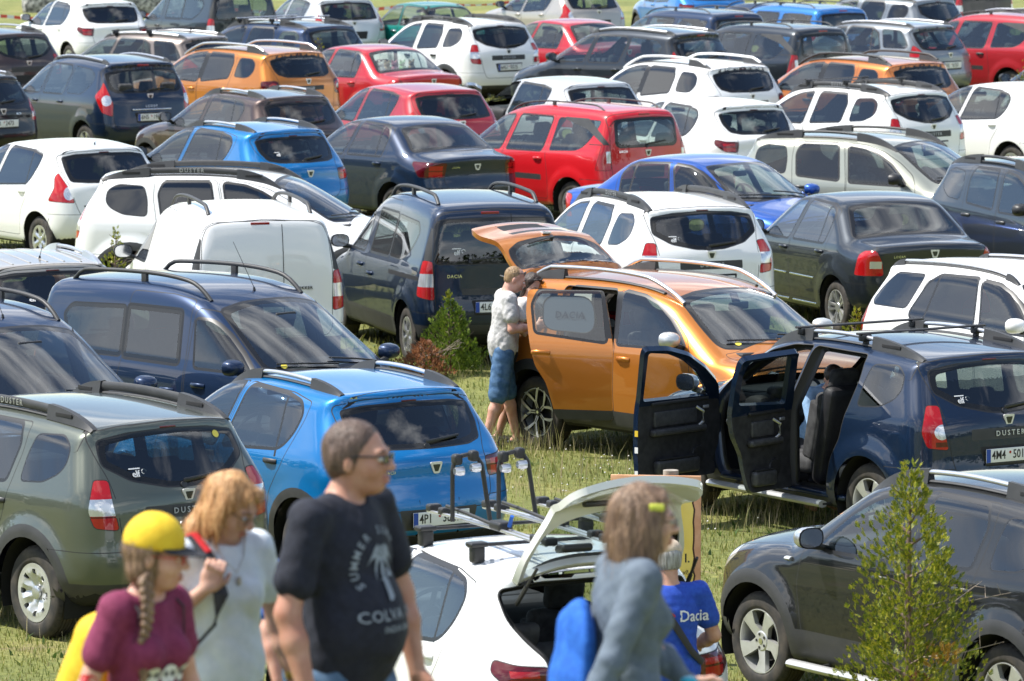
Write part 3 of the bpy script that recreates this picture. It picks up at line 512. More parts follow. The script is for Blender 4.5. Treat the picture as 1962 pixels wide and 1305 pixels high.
SPEC['oldsaloon'] = dict(len=(-.95, 3.40), wb=2.44, wr=.29, arch=.36, H=1.43, kf=.12, kr=.08, crown=.10, flare=.0, tw=.155, tr=.02, tf=.03, ght=.02, sedan=1,
  sil=[(-.75, .27), (-.92, .36), (-.94, .50), (-.93, .66), (-.94, .84), (-.90, .90), (-.5, .93), (-.10, .96), (.15, 1.18), (.33, 1.34), (.50, 1.39), (.95, 1.425), (1.35, 1.40), (1.50, 1.34), (1.75, 1.14), (1.93, .98), (2.1, .93), (2.7, .90), (3.2, .85), (3.36, .80), (3.38, .66), (3.39, .50), (3.36, .35), (3.1, .24), (-.4, .24)],
  sec=[(.2, .72), (.35, .77), (.50, .795), (.65, .80), (.80, .795), (.9, .78), (.95, .75), (1.35, .60), (1.5, .55)],
  fw_=[(1.75, .96), (1.60, 1.12), (1.42, 1.31), (1.03, 1.33), (1.04, .96)], rw_=[(.94, .96), (.93, 1.33), (.42, 1.31), (.18, 1.14), (.06, .98)],
  fd=[(1.95, .92), (1.97, .60), (1.90, .32), (1.0, .32), (1.0, .95), (.985, 1.38), (1.40, 1.37), (1.60, 1.19), (1.80, .98)], rd=[(.985, .32), (.985, .95), (.97, 1.38), (.42, 1.36), (.12, 1.16), (-.02, .95), (.1, .80), (.40, .60), (.46, .32)],
  lamp=B((.45, .70), (.45, .82), (.72, .82), (.72, .70)), lens=[], rgs=[(0, 1.0), (.55, 1.0), (.55, 1.31), (0, 1.33)], tg=[(0, .50), (.42, .50), (.42, .90), (0, .90)], tgx=-.3, plate=(.55, .26), ws=[(0, 1.0), (.60, 1.0), (.55, 1.32), (0, 1.34)],
  head=[('f', .45, .60), ('f', .45, .76), ('f', .68, .76), ('f', .68, .60)], bon=[(2.0, 0), (1.98, .66), (3.1, .66), (3.2, 0)], trimz=.22, mir=(1.80, .98), hnd=[(1.12, .82), (.2, .82)], wheel='cap', bz=.46)

# ---------------------------------------------------------------- wheels
def wheel_meshes(kind, R, tw):
    """tyre and rim, axis y, outer face towards +y (y=0 is the outer sidewall plane)"""
    t = MB(); rr = {'alloy5': .66, 'steel': .64, 'alloy2': .68, 'cap': .63, 'alloy6': .64, 'alloyl': .66}[kind] * R
    pr = [(rr * .97, -.02), (rr * 1.02, -.004), (rr * 1.10, .004), (R * .90, 0), (R * .955, -.012), (R * .985, -.028)]
    nb = 5
    for k in range(nb):
        y0 = -.034 - (tw - .068) * k / nb; y1 = -.034 - (tw - .068) * (k + 1) / nb
        pr += [(R, y0), (R, y1 + .007), (R - .009, y1 + .006), (R - .009, y1)]
    pr += [(R * .985, -tw + .028), (R * .93, -tw + .004), (rr * 1.05, -tw), (rr, -tw + .03)]
    t.lathe(pr, 'rubber', 44)
    n = 36  # shoulder blocks
    for k in range(n):
        a = 2 * math.pi * k / n; M = Matrix.Rotation(-a, 4, 'Y')
        t.box((0, 0, 0), (.007, .03, .007), 'gap', M=None) if False else None
        t.add([(R * .955 + .001, -.010, -.004), (R * 1.001, -.034, -.004), (R * 1.001, -.034, .004), (R * .955 + .001, -.010, .004)], [(0, 1, 2, 3)], 'gap', M)
    tyre = t.build('tyre', link=False, auto=35)
    r = MB(); face = 'alloy' 
    r.lathe([(rr * .99, -.012), (rr * .985, -.004), (rr * .955, -.004), (rr * .93, -.03), (rr * .90, -.10), (rr * .9, -tw + .03)], 'alloy', 44)
    r.lathe([(rr * .9, -.13), (.0, -.13)], 'well', 28); r.lathe([(rr * .62, -.085), (rr * .60, -.08), (rr * .1, -.08)], 'dark', 28)
    def spoke(poly, y0, th, m, prof=lambda q: 0.0):
        P = rp(poly, .006, 2); n_ = len(P); V = [(p[0], y0 + prof(math.hypot(*p)), p[1]) for p in P]; V2 = [(p[0], y0 - th + prof(math.hypot(*p)), p[1]) for p in P]
        return V, V2, n_
    def addspoke(poly, a, y0, th, m, prof=lambda q: 0.0, side='alloy'):
        V, V2, n_ = spoke(poly, y0, th, m, prof); M = Matrix.Rotation(a, 4, 'Y'); r.add(V + V2, [(j, n_ + j, n_ + (j + 1) % n_, (j + 1) % n_) for j in range(n_)], side, M); r.add(V, [tuple(range(n_))[::-1]], m, M)
    ro = rr * .955; dish = lambda q: -.030 * (1 - q / ro) - .004
    if kind == 'alloy5':
        for k in range(5): addspoke([(.03, -.035), (ro * .55, -.055), (ro * .99, -.075), (ro * .99, .045), (ro * .6, .012), (.05, .04)], k * 2 * math.pi / 5 + .3, 0, .035, 'alloy', dish)
        r.lathe([(.072, -.024), (.062, -.018), (0, -.018)], 'alloy', 20)
        for k in range(5): a = k * 2 * math.pi / 5; r.lathe([(.011, -.015), (.010, -.017), (0, -.0172)], 'dark', 8, M=Matrix.Translation((.048 * math.cos(a), 0, .048 * math.sin(a))))
        r.lathe([(.022, -.014), (0, -.014)], 'chrome', 12)
    elif kind == 'alloy2':
        for k in range(5):
            a = k * 2 * math.pi / 5
            addspoke([(.02, -.016), (ro * .45, -.016), (ro * .78, -.070), (ro * .97, -.115), (ro * .985, -.075), (ro * .80, -.04), (ro * .5, .0), (ro * .80, .04), (ro * .985, .075), (ro * .97, .115), (ro * .78, .070), (ro * .45, .016), (.02, .016)], a, 0, .03, 'alloy', dish, 'alloydark')
            addspoke([(.02, -.006), (ro * .47, -.005), (ro * .47, .005), (.02, .006)], a, .001, .002, 'alloydark', dish, 'alloydark')
            addspoke([(ro * .93, -.05), (ro * .99, -.15), (ro * 1.0, .15), (ro * .93, .05)], a + .628, -.006, .02, 'alloydark', dish, 'alloydark')
        r.lathe([(.038, -.026), (.034, -.018), (0, -.018)], 'alloydark', 16); r.lathe([(.018, -.015), (0, -.015)], 'chrome', 4)
    elif kind == 'alloyl':
        for k in range(5):
            for sg in (-1, 1): addspoke([(.03, .004), (ro * .98, .018), (ro * .98, .052), (.035, .022)] if sg > 0 else [(.03, -.004), (.035, -.022), (ro * .98, -.052), (ro * .98, -.018)], k * 2 * math.pi / 5, 0, .035, 'silver', dish)
        r.lathe([(.06, -.03), (.05, -.02), (0, -.02)], 'silver', 18)
    elif kind == 'alloy6':
        for k in range(6): addspoke([(.02, -.022), (ro * .6, -.018), (ro * .98, -.040), (ro * .98, .040), (ro * .6, .018), (.02, .022)], k * math.pi / 3 + .2, 0, .03, 'silver', dish)
        r.lathe([(.055, -.03), (.045, -.02), (0, -.02)], 'silver', 18)
    else:
        # pressed wheel / hubcap: disc with windows cut by CDT and a dished, ribbed profile
        nh = 8 if kind == 'steel' else 6; ring = [(ro * math.cos(a), ro * math.sin(a)) for a in np.linspace(0, 2 * math.pi, 48, False)]
        vin = [Vector(p) for p in ring]; edges = [(i, (i + 1) % 48) for i in range(48)]; holes = []
        for k in range(nh):
            a = 2 * math.pi * k / nh; hw, r0, r1 = (.024, ro * .64, ro * .84) if kind == 'steel' else (.035, ro * .55, ro * .86)
            h_ = rp([(r0, -hw * .7), (r1, -hw), (r1, hw), (r0, hw * .7)], .014, 3); c_, s_ = math.cos(a), math.sin(a); h_ = np.stack([h_[:, 0] * c_ - h_[:, 1] * s_, h_[:, 0] * s_ + h_[:, 1] * c_], 1); holes.append(h_)
            b = len(vin); vin += [Vector(p) for p in h_]; edges += [(b + i, b + (i + 1) % len(h_)) for i in range(len(h_))]
        for rad in (.04, .09, .5 * ro, .6 * ro, .72 * ro, .88 * ro, .93 * ro):
            for a in np.linspace(0, 2 * math.pi, 24 if rad < .06 else 48, False): vin.append(Vector((rad * math.cos(a), rad * math.sin(a))))
        vo, eo, fo, *_ = delaunay_2d_cdt(vin, edges, [], 0, 1e-5, False); vo = np.array([tuple(v) for v in vo]); ct = np.array([vo[list(f)].mean(0) for f in fo]); bad = np.zeros(len(fo), bool)
        for h_ in holes: bad |= pip(ct, h_)
        def prof(q):
            t = min(1, math.hypot(*q) / ro); an = math.atan2(q[1], q[0]) * nh
            return (-.050 * (1 - t) ** 1.3 + .012 * math.exp(-((t - .74) / .12) ** 2) + (.014 * math.exp(-((t - .55) / .18) ** 2) * -math.cos(an)) - .004) if kind == 'steel' else (-.014 * (1 - t) + .010 * math.exp(-((t - .5) / .3) ** 2) * (-math.cos(an)) - .004)
        V = [(p[0], prof(p), p[1]) for p in vo]; r.add(V, [tuple(f)[::-1] for f, b_ in zip(fo, bad) if not b_], 'alloy' if kind == 'steel' else 'silver')
        for h_ in holes:
            n_ = len(h_); r.add([(p[0], prof(p), p[1]) for p in h_] + [(p[0], prof(p) - .02, p[1]) for p in h_], [(j, (j + 1) % n_, n_ + (j + 1) % n_, n_ + j) for j in range(n_)], 'alloy' if kind == 'steel' else 'silver')
        r.lathe([(.052, -.03), (.050, -.016), (.035, -.010), (0, -.010)], 'silver', 20)
    rim = r.build('rim', link=False, auto=30)
    return tyre, rim
# ---------------------------------------------------------------- model = list of part templates
RN = {'fwin': 'side_window', 'rwin': 'side_window', 'qwin': 'quarter_window', 'fdoor': 'front_door', 'rdoor': 'rear_door', 'tlamp': 'taillight', 'hlamp': 'headlight', 'tail': 'tailgate', 'rglass': 'rear_window', 'wscreen': 'windscreen', 'hood': 'bonnet', 'rbump': 'rear_bumper', 'pillar': 'lamp_pillar'}
MODELS = {}
def circ(cx, cz, r, n=28, a0=0, a1=2 * math.pi): return np.array([(cx + r * math.cos(a), cz + r * math.sin(a)) for a in np.linspace(a0, a1, n, False)])
def half(P):
    """half outline (y>=0, first and last on y=0) -> closed polygon reaching a little past y=0"""
    P = [tuple(p) for p in P]; a, b = P[0], P[-1]; return [(-.012, a[1], 0), (a[0], a[1], 0)] + P[1:-1] + [(b[0], b[1], 0), (-.012, b[1], 0)]
def p3(b, pts):
    out = []
    for k, u, v in pts: out.append(b.back(u, v) if k == 'b' else b.side(u, v) if k == 's' else b.front(u, v))
    return np.array(out)
def r3(P, r=.02, n=3):
    """round a 3D polygon"""
    out = []; k = len(P)
    for i in range(k):
        a, b, c = P[i - 1], P[i], P[(i + 1) % k]; la, lc = np.linalg.norm(a - b), np.linalg.norm(c - b); d = min(r, la * .4, lc * .4); p0 = b + (a - b) / la * d; p1 = b + (c - b) / lc * d
        for t in np.linspace(0, 1, n + 1): out.append((1 - t) ** 2 * p0 + 2 * t * (1 - t) * b + t * t * p1)
    return np.array(out)
def build_body(key):
    S = SPEC[key]; b = Body(S); b.mesh(); wb, wr = S['wb'], S['wr']; xr, xf = S['len']
    # ---- side
    pl = []
    if S.get('clad'):
        z0, z1 = S['clad']; pl.append(([(xr - .1, .1), (xf + .1, .1), (xf + .1, S['trimz']), (xr - .1, S['trimz'])], None, 'trim'))
    else: pl.append(([(xr - .1, .1), (xf + .1, .1), (xf + .1, S['trimz'] - .05), (xr - .1, S['trimz'] - .05)], None, 'trim'))
    # bumper line
    pl.append(([(xr - .2, .1), (-.30, .1), (-.30, S['bz'] - .04), (-.40, S['bz']), (xr - .2, S['bz'])], 'rbump', None)); pl.append(([(xr - .2, S['bz']), (-.40, S['bz']), (-.36, S['bz'] + .006), (xr - .2, S['bz'] + .006)], None, 'gap'))
    pl.append(([(xf + .2, .1), (wb + .30, .1), (wb + .30, S['bz'] - .04), (wb + .42, S['bz']), (xf + .2, S['bz'])], 'front_bumper', None))
    for dk, part in (('fd', 'fdoor'), ('rd', 'rdoor')):
        if dk == 'rd' and key == 'van': P = rp(S[dk], .05); pl += [(P, None, 'gap'), (offset(P, .007), part, None)]; pl.append((offset(P, .007), None, 'paint')); continue
        P = rp(S[dk], .05); pl += [(P, None, 'gap'), (offset(P, .007), part, 'paint')]
    if S.get('clad'): pl.append(([(.3, S['clad'][0]), (2.5, S['clad'][0]), (2.5, S['clad'][1]), (.3, S['clad'][1])], None, 'trim'))
    if S.get('slide'): pl.append(([(.60, .925), (.60, .975), (-.50, .985), (-.50, .94)], 'body', 'gap'))
    if S.get('strips'): pl += [(rp([(.62, .60), (1.40, .60), (1.40, .68), (.62, .68)], .02), None, 'trim'), (rp([(1.56, .60), (2.30, .60), (2.30, .68), (1.56, .68)], .02), None, 'trim')]
    if S.get('archtrim'):
        for cx in (0, wb): pl.append((circ(cx, wr, S['arch'] + S['archtrim'], 40), None, 'trim'))
    def win(P, part, ring=.026, m='glass', rr=.035, parent=None):
        P = rp(P, rr); pl.append((offset(P, -ring), parent, 'seal')); 
        fw_ = S.get('fritw')
        if fw_ and part != 'fwin': pl.append((P, part, 'frit')); P = offset(P, fw_ * .55)
        pl.append((P, part, m))
    win(S['fw_'], 'fwin')
    if 'rw_' in S: win(S['rw_'], 'rwin')
    if 'qw' in S: win(S['qw'], 'qwin', .012, rr=.05)
    if 'bp' in S: pl.append((np.array(S['bp']), None, 'seal'))
    if 'rdiv' in S:
        t, q = S['rdiv']; pl.append(([(t - .014, 1.44), (t + .014, 1.44), (q + .014, .99), (q - .014, .99)], None, 'seal'))
    if S.get('clad'): pass
    for cx in (0, wb): pl.append((circ(cx, wr, S['arch'], 40), None, 'hole')); pl.append(([(cx - S['arch'], wr), (cx - S['arch'] - .02, .05), (cx + S['arch'] + .02, .05), (cx + S['arch'], wr)], None, 'hole'))
    b.imprint((0, 1, 0), pl)
    # the seal divider must not leave the pane
    # ---- rear
    pl = []; pl.append(([(-.05, .1), (1.1, .1), (1.1, S['bz']), (-.05, S['bz'])], 'rbump', None)); pl.append(([(-.05, S['bz']), (1.1, S['bz']), (1.1, S['bz'] + .006), (-.05, S['bz'] + .006)], None, 'gap'))
    pl.append(([(-.05, .1), (1.1, .1), (1.1, S['trimz'] - (0 if S.get('clad') else .05)), (-.05, S['trimz'] - (0 if S.get('clad') else .05))], None, 'trim'))
    tg = rp(half(S['tg']), .05); pl += [(tg, None, 'gap'), (offset(tg, .007), 'tail', 'paint')]
    if 'rg' in S:
        rg = rp(half(S['rg']), S.get('rgr', .03)); pl += [(offset(rg, -.012), None, 'seal')]
        pl += [(rg, 'rglass', 'frit'), (rp(half([(max(0, p[0] - (.045 if p[0] > 0 else 0)), p[1] + (.03 if p[1] < 1.35 else -.03)) for p in S['rg']]), .05), None, 'glass')]
    if S.get('split') is not None: pass
    if 'strip' in S and key != 'lodgy': y_, z0, z1 = S['strip']; pl.append((rp(half([(0, z0), (y_, z0), (y_, z1), (0, z1)]), .015), None, 'trim'))
    pz, ph = S['plate'][0], .26; dz = S.get('platerec'); y_ = .36 if dz else .30
    pl.append((rp(half([(0, pz - .085), (y_ - .04, pz - .085), (y_, pz + .075), (0, pz + .075)]), .02), None, 'trim' if dz else 'gap'))
    b.imprint((-1, 0, 0), pl, filt=lambda c: c[:, 0] < .3, thr=.12)
    # sloping rear glass of a saloon
    xm = wb * .5
    def cl(y, zc, sgn):
        q = b.back(0, zc) if sgn < 0 else b.front(0, zc); k = S['kr'] if sgn < 0 else -S['kf']; return np.array([q[0] + k * y * y, y, q[2] - S.get('crown', .15) * y * y * (1 if zc > .9 else 0)])
    def glassp(pts, sgn, part, dirv, m, filt):
        H = half(pts); P2 = rp(H, .05); lut = {}
        P = np.array([cl(p[0], p[1], sgn) for p in P2]); P[:, 1] = P2[:, 0]
        In = rp(half([(max(0, p[0] - (.035 if p[0] > 0 else 0)), p[1] + (.022 if p[1] < 1.25 else -.025)) for p in pts]), .05); P_in = np.array([cl(p[0], p[1], sgn) for p in In]); P_in[:, 1] = In[:, 0]
        Ou = offset(P2, -.014); P_ou = np.array([cl(p[0], p[1], sgn) for p in Ou]); P_ou[:, 1] = Ou[:, 0]
        b.imprint(dirv, [(P_ou, None, 'seal'), (P, part, 'frit'), (P_in, None, m)], filt=filt, thr=.1)
    if 'rgs' in S: glassp(S['rgs'], -1, 'rglass', (-.55, 0, .83), 'glass', lambda c: (c[:, 0] < .6) & (c[:, 2] > 1.0))
    glassp(S['ws'], 1, 'wscreen', (.55, 0, .83), 'clear', lambda c: (c[:, 0] > 1.0) & (c[:, 2] > .9))
    # ---- lamps
    P = p3(b, S['lamp']); Pr = r3(P, .03); dg = np.array([-.80, .60, 0]); ll = [(offset3(Pr, -.006, dg), None, 'gap'), (Pr, 'tlamp', S.get('lampm', 'red_lens'))]
    for l in S['lens']:
        if l[0] in ('circle', 'ring', 'arc'):
            cpt = b.back(l[1], l[2]); r_ = l[3]; e1 = np.cross([0, 0, 1.], dg); C = np.array([cpt + e1 * r_ * math.cos(a) * (1 if l[0] != 'arc' else .85) + np.array([0, 0, 1.]) * r_ * math.sin(a) for a in np.linspace(0, 2 * math.pi, 20, False)])
            ll.append((C, None, l[-1])); 
            if l[0] == 'ring': ll.append((cpt + (C - cpt) * .62, None, S.get('lampm', 'red_lens')))
            elif r_ > .05: ll.append((cpt + (C - cpt) * .55, None, 'silver')); ll.append((cpt + (C - cpt) * .45, None, l[-1]))
        else:
            y0, z0, y1, z1 = l[1:5]; zz_ = [b.back(y0, z0), b.back(y1, z0), b.back(y1, z1), b.back(y0, z1)] if y1 <= .78 else [b.back(y0, z0), b.side(-.50, z0), b.side(-.50, z1), b.back(y0, z1)]
            ll.append((clip_in(np.array(zz_), Pr, dg), None, l[5]))
    ll = [(p, q, m) for p, q, m in ll]
    if 'lampup' in S: b.imprint(dg, [(r3(p3(b, S['lampup']), .02), 'pillar', 'trim')], filt=lambda c: c[:, 0] < .3, thr=.02)
    # lens polygons only act inside the lamp
    b.imprint(dg, [l for l in ll if l[1] or l[2] == 'gap' or True], filt=lambda c: c[:, 0] < .3, thr=.02)
    if S['head']:
        P = r3(p3(b, S['head']), .04); b.imprint((.8, .6, 0), [(offset3(P, -.006, np.array([.8, .6, 0])), None, 'gap'), (P, 'hlamp', 'clear_lens')], filt=lambda c: c[:, 0] > wb - .2, thr=.02)
    b.imprint((1, 0, 0), [(rp(half([(0, .62), (.42, .62), (.50, .76), (0, .80)]), .02), None, 'trim'), ([(-.05, .1), (1.1, .1), (1.1, S['trimz']), (-.05, S['trimz'])], None, 'trim'), ([(-.02, .30), (.5, .30), (.5, .52), (-.02, .52)], None, 'gap')], filt=lambda c: c[:, 0] > wb, thr=.2)
    # ---- top: bonnet, roof seam in front of the tailgate
    bn = [(p[1], p[0]) for p in S['bon']]; Pb = rp(half([(a, c) for a, c in bn]), .05); Pb = Pb[:, ::-1]
    tl = [(Pb, None, 'gap'), (offset(Pb, .006), 'hood', 'paint')]
    xg = S['tgx']; yy = [-.02, .2, .4, .6, .74] if not S.get('sedan') else [-.02, .2, .4, .55, .66]; xs_ = [xg - .03 + .10 * max(y, 0) ** 2 for y in yy]
    if S.get('sedan'): tl.append((np.array([(x, y) for x, y in zip(xs_, yy)] + [(-1.2, .70), (-1.2, -.02)]), 'tail', None)); 
    else: tl.append((np.array([(x, y) for x, y in zip(xs_, yy)] + [(xg - .4, .72), (xg - .4, -.02)]), 'tail', None))
    tl.append((np.array([(x, y) for x, y in zip(xs_, yy)] + [(x - .007, y) for x, y in list(zip(xs_, yy))[::-1]]), 'body', 'gap'))
    if S.get('sedan'): tl.append((np.array([(xs_[-1], .655), (xs_[-1], .662), (-1.1, .70), (-1.1, .693)]), 'body', 'gap'))
    b.imprint((0, 0, 1), tl, filt=lambda c: ((c[:, 0] > wb * .7) & (c[:, 2] < 1.3)) | ((c[:, 0] < .2) & (c[:, 2] > (.9 if S.get('sedan') else 1.40))), thr=.25)
    for i, l in enumerate(b.L):      # glass material only belongs to window parts
        if l[1] in ('glass', 'clear') and l[0] in ('body',): b.L[i] = (l[0], 'paint')
        if l[1] in ('clear_lens', 'dark_lens', 'red_lens', 'silver') and l[0] not in ('tlamp', 'hlamp'): b.L[i] = (l[0], 'paint' if l[0] != 'tail' else 'paint')
        if l[0] in ('tlamp', 'hlamp', 'rglass', 'wscreen', 'fwin', 'rwin', 'qwin') and l[1] in ('paint', 'under'): b.L[i] = ('body', 'paint')
    return b
def offset3(P, d, dg):
    dg = dg / np.linalg.norm(dg); e1 = np.cross([0, 0, 1.], dg); e1 /= np.linalg.norm(e1); e2 = np.cross(dg, e1); Q = np.stack([P @ e1, P @ e2], 1); Q2 = offset(Q, d); return P + (Q2 - Q)[:, :1] * e1 + (Q2 - Q)[:, 1:] * e2
def clip_in(P, R, dg): return P
# ---------------------------------------------------------------- the rest of a car
def mirror_mb(M, sg=1):
    m = MB(); c = (.02, .10 * sg, .06)
    # shell: superellipsoid, flat towards the rear
    n, k = 14, 9; V = []; F = []
    for i in range(k):
        t = i / (k - 1); x = -.05 + .13 * t; s_ = (1 - (t * .98) ** 2.6) ** .5
        for j in range(n):
            a = 2 * math.pi * j / n; ca, sa = math.cos(a), math.sin(a)
            V.append((c[0] + x, c[1] + .105 * s_ * abs(ca) ** .75 * np.sign(ca), c[2] + .073 * s_ * abs(sa) ** .75 * np.sign(sa)))
    for i in range(k - 1):
        for j in range(n): F.append((i * n + j, i * n + (j + 1) % n, (i + 1) * n + (j + 1) % n, (i + 1) * n + j)[::1])
    F.append(tuple((k - 1) * n + j for j in range(n)))
    m.add(V, F, M)
    g = [V[j] for j in range(n)]; gc = np.array(g).mean(0); m.add(g, [tuple(range(n))[::-1]], 'seal')
    m.add([tuple(gc + (np.array(v) - gc) * .88 - np.array([.002, 0, 0])) for v in g], [tuple(range(n))[::-1]], 'chrome')
    m.tube([(.02, -.06 * sg, -.02), (.025, -.02 * sg, -.012), (.03, .05 * sg, .005)], [.022, .024, .03], 'trim', 8)
    return m
def seat_mb(head=True):
    m = MB(); R1 = Matrix.Rotation(R_(-14), 3, 'Y')
    m.box((.22, 0, .30), (.52, .50, .16), 'seat', .06)
    m.box((-.06, 0, .62), (.13, .48, .62), 'seat', .055, R1)
    m.box((-.02, .21, .60), (.15, .07, .50), 'seat', .03, R1); m.box((-.02, -.21, .60), (.15, .07, .50), 'seat', .03, R1)
    if head:
        m.box((-.155, 0, 1.02), (.10, .27, .20), 'seat', .045, R1); m.tube([(-.135, .06, .86), (-.15, .06, .98)], .008, 'chrome', 6); m.tube([(-.135, -.06, .86), (-.15, -.06, .98)], .008, 'chrome', 6)
    return m
def bench_mb():
    m = MB(); R1 = Matrix.Rotation(R_(-16), 3, 'Y'); m.box((.24, 0, .30), (.50, 1.26, .16), 'seat', .06); m.box((-.05, 0, .60), (.14, 1.26, .58), 'seat', .05, R1)
    for y in (-.38, .38): m.box((-.15, y, .95), (.09, .25, .15), 'seat', .04, R1)
    return m
SHARED = {}
def shared(k, f):
    if k not in SHARED: SHARED[k] = f()
    return SHARED[k]
def rail_mb(b, S, sg):
    kind = S['rail']; x0, x1, y = S['rx']; y *= sg; m = MB(); Z = lambda x, yy=None: b.top(x, yy if yy is not None else y)[2]
    def foot(xa, xb, hgt, front, m_='trim', w_=.055, slot=False):
        n = 12; P = []
        for t in np.linspace(0, 1, n):
            x = xa + (xb - xa) * t; s_ = (1 - (1 - t) ** 2.2) if t < 1 else 1; P.append((x, Z(x), Z(x) + .006 + hgt * s_))
        V = []; F = []
        for x, zb, zt in P:
            zb -= .012; V += [(x, y - w_ * .62, zb), (x, y - w_ * .32, zt), (x, y + w_ * .32, zt), (x, y + w_ * .62, zb)]
        for i in range(n - 1):
            a = i * 4
            for q in range(3): f = (a + q, a + q + 1, a + q + 5, a + q + 4); F.append(f if (xb > xa) else f[::-1])
        F.append((0, 3, 2, 1) if xb > xa else (0, 1, 2, 3)); e = (n - 1) * 4; F.append((e, e + 1, e + 2, e + 3) if xb > xa else (e, e + 3, e + 2, e + 1)); m.add(V, F, m_)
        if slot:
            for s_ in (1, -1):
                xx = xa + (xb - xa) * .62; zz_ = Z(xx) + hgt * .50; yo = y + s_ * (w_ * .47 + .002); m.box((xx, yo, zz_), (abs(xb - xa) * .36, .006, hgt * .34), 'gap', .002)
    def bar(xa, xb, hgt, rad, m_, arc=.0, n=16):
        pts = [(x, y, Z(x) + hgt + arc * math.sin(math.pi * t)) for t, x in ((t, xa + (xb - xa) * t) for t in np.linspace(0, 1, n))]; m.tube(pts, [rad] * n, m_, 10)
    def base(xa, xb, n=12):
        pts = [(x, y, Z(x) + .006) for x in np.linspace(xa, xb, n)]; m.tube(pts, [(.022, .012)] * n, 'trim', 8)
    L_ = x1 - x0
    if kind in ('duster', 'stepway'):
        h_ = .085 if kind == 'duster' else .065; fr = .36 if kind == 'duster' else .30
        foot(x0 - .10, x0 + L_ * fr - .10, h_, 0, slot=kind == 'duster'); foot(x1 + .10, x1 - L_ * .26, h_, 1); base(x0 + .2, x1 - .2)
        bar(x0 + L_ * fr - .14, x1 - L_ * .25, h_ - .018, (.020, .018), 'silver', .004)
    elif kind == 'dusterf':
        foot(x0 - .12, x0 + .46, .09, 0, slot=True, w_=.07); foot(x1 + .10, x1 - .42, .09, 1, slot=True, w_=.07); base(x0 + .2, x1 - .2)
        bar(x0 + .44, x1 - .40, .055, (.020, .036), 'trim')
        V, F = text_mesh('DUSTER', .062, 'letter', .001, 1.45); zt = .9
        for s_ in (1,):
            ang = math.atan2(Z(zt + .2) - Z(zt - .2), .4); xx = x0 + (L_ * .5 if sg > 0 else L_ * .5)
            # letters follow the outer face
            for v in range(0, 1): pass
            W_ = []
            for vx, vy, vz in V:
                X = xx - vx * sg; W_.append((X, y + sg * (.0205 + vz), Z(X) + .055 + vy))
            m.add(W_, F, 'letter')
    elif kind == 'duster2':
        foot(x0 - .10, x0 + .42, .075, 0); base(x0 + .2, x1 - .1)
        n = 22; pts = []; 
        for t in np.linspace(0, 1, n):
            x = x0 + .02 + (x1 + .16 - x0 - .02) * t; pts.append((x, y, Z(x) + .012 + .088 * min(1, (1 - t) ** .8 * 3.2, (t + .03) * 9)))
        m.tube(pts, [(.022, .020)] * n, 'silver', 10)
    elif kind == 'silver':
        foot(x0 - .04, x0 + .14, .045, 0, w_=.05); foot(x1 + .06, x1 - .12, .045, 1, w_=.05); base(x0 + .1, x1 - .1); bar(x0 + .12, x1 - .10, .034, (.020, .015), 'silver')
    elif kind in ('slim', 'dokker'):
        h_ = .062 if kind == 'slim' else .085; rr = .014 if kind == 'slim' else .022; n = 26; pts = []
        for t in np.linspace(0, 1, n):
            x = x0 + L_ * t; pts.append((x, y, Z(x) - .005 + h_ * min(1, 1.0 - max(0, 1 - t / .10) ** 2, 1.0 - max(0, 1 - (1 - t) / .16) ** 2)))
        m.tube(pts, [(rr, rr * .9)] * n, 'trim', 10); xm = x0 + L_ * .52; m.box((xm, y, Z(xm) + h_ * .4), (.07, rr * 1.5, h_), 'trim', .006)
    return m
def plate_mb(txt, sub=None):
    m = MB(); m.box((0, 0, 0), (.008, .52, .112), 'platewhite', .003); m.box((-.0035, .238, 0), (.004, .042, .108), 'plateblue')
    a, c = (txt + '   ').split(' ', 1)[0], txt.split(' ', 1)[1] if ' ' in txt else ''
    def put(t, y0, size, mt, al='LEFT', z=0):
        if not t: return
        V, F = text_mesh(t, size, mt, .0008, 1.0, al, .80); m.add([(-.0052 - v[2], y0 - v[0], v[1] + z) for v in V], F, mt)
    put(a, .205, .100, 'ink'); put(c, -.01, .100, 'ink'); m.lathe([(.0001, -.0055), (.012, -.0055)], 'red_lens', 8, 'z', Matrix.Translation((0, .018, .02)) @ Matrix.Rotation(R_(90), 4, 'Y'))
    m.box((0, 0, -.066), (.01, .54, .02), 'ink', .002)
    return m
def emblem_mb():
    m = MB(); P = [(-.055, .045), (.055, .045), (.05, .02), (.026, -.045), (-.026, -.045), (-.05, .02)]; Q = [(-.034, .026), (.034, .026), (.030, .012), (.015, -.028), (-.015, -.028), (-.030, .012)]
    M = Matrix(((0, 0, -1, 0), (-1, 0, 0, 0), (0, 1, 0, 0), (0, 0, 0, 1)))
    m.prism(rp(P, .012, 3), -.006, .008, 'badge_silver', M); m.prism(rp(Q, .005, 2), .0, .0092, 'olivebadge', M); return m
def text_on(txt, size, mt, spacing=1.2):
    V, F = text_mesh(txt, size, mt, .002, spacing); m = MB(); m.add([(-.004 - v[2], -v[0], v[1]) for v in V], F, mt); return m
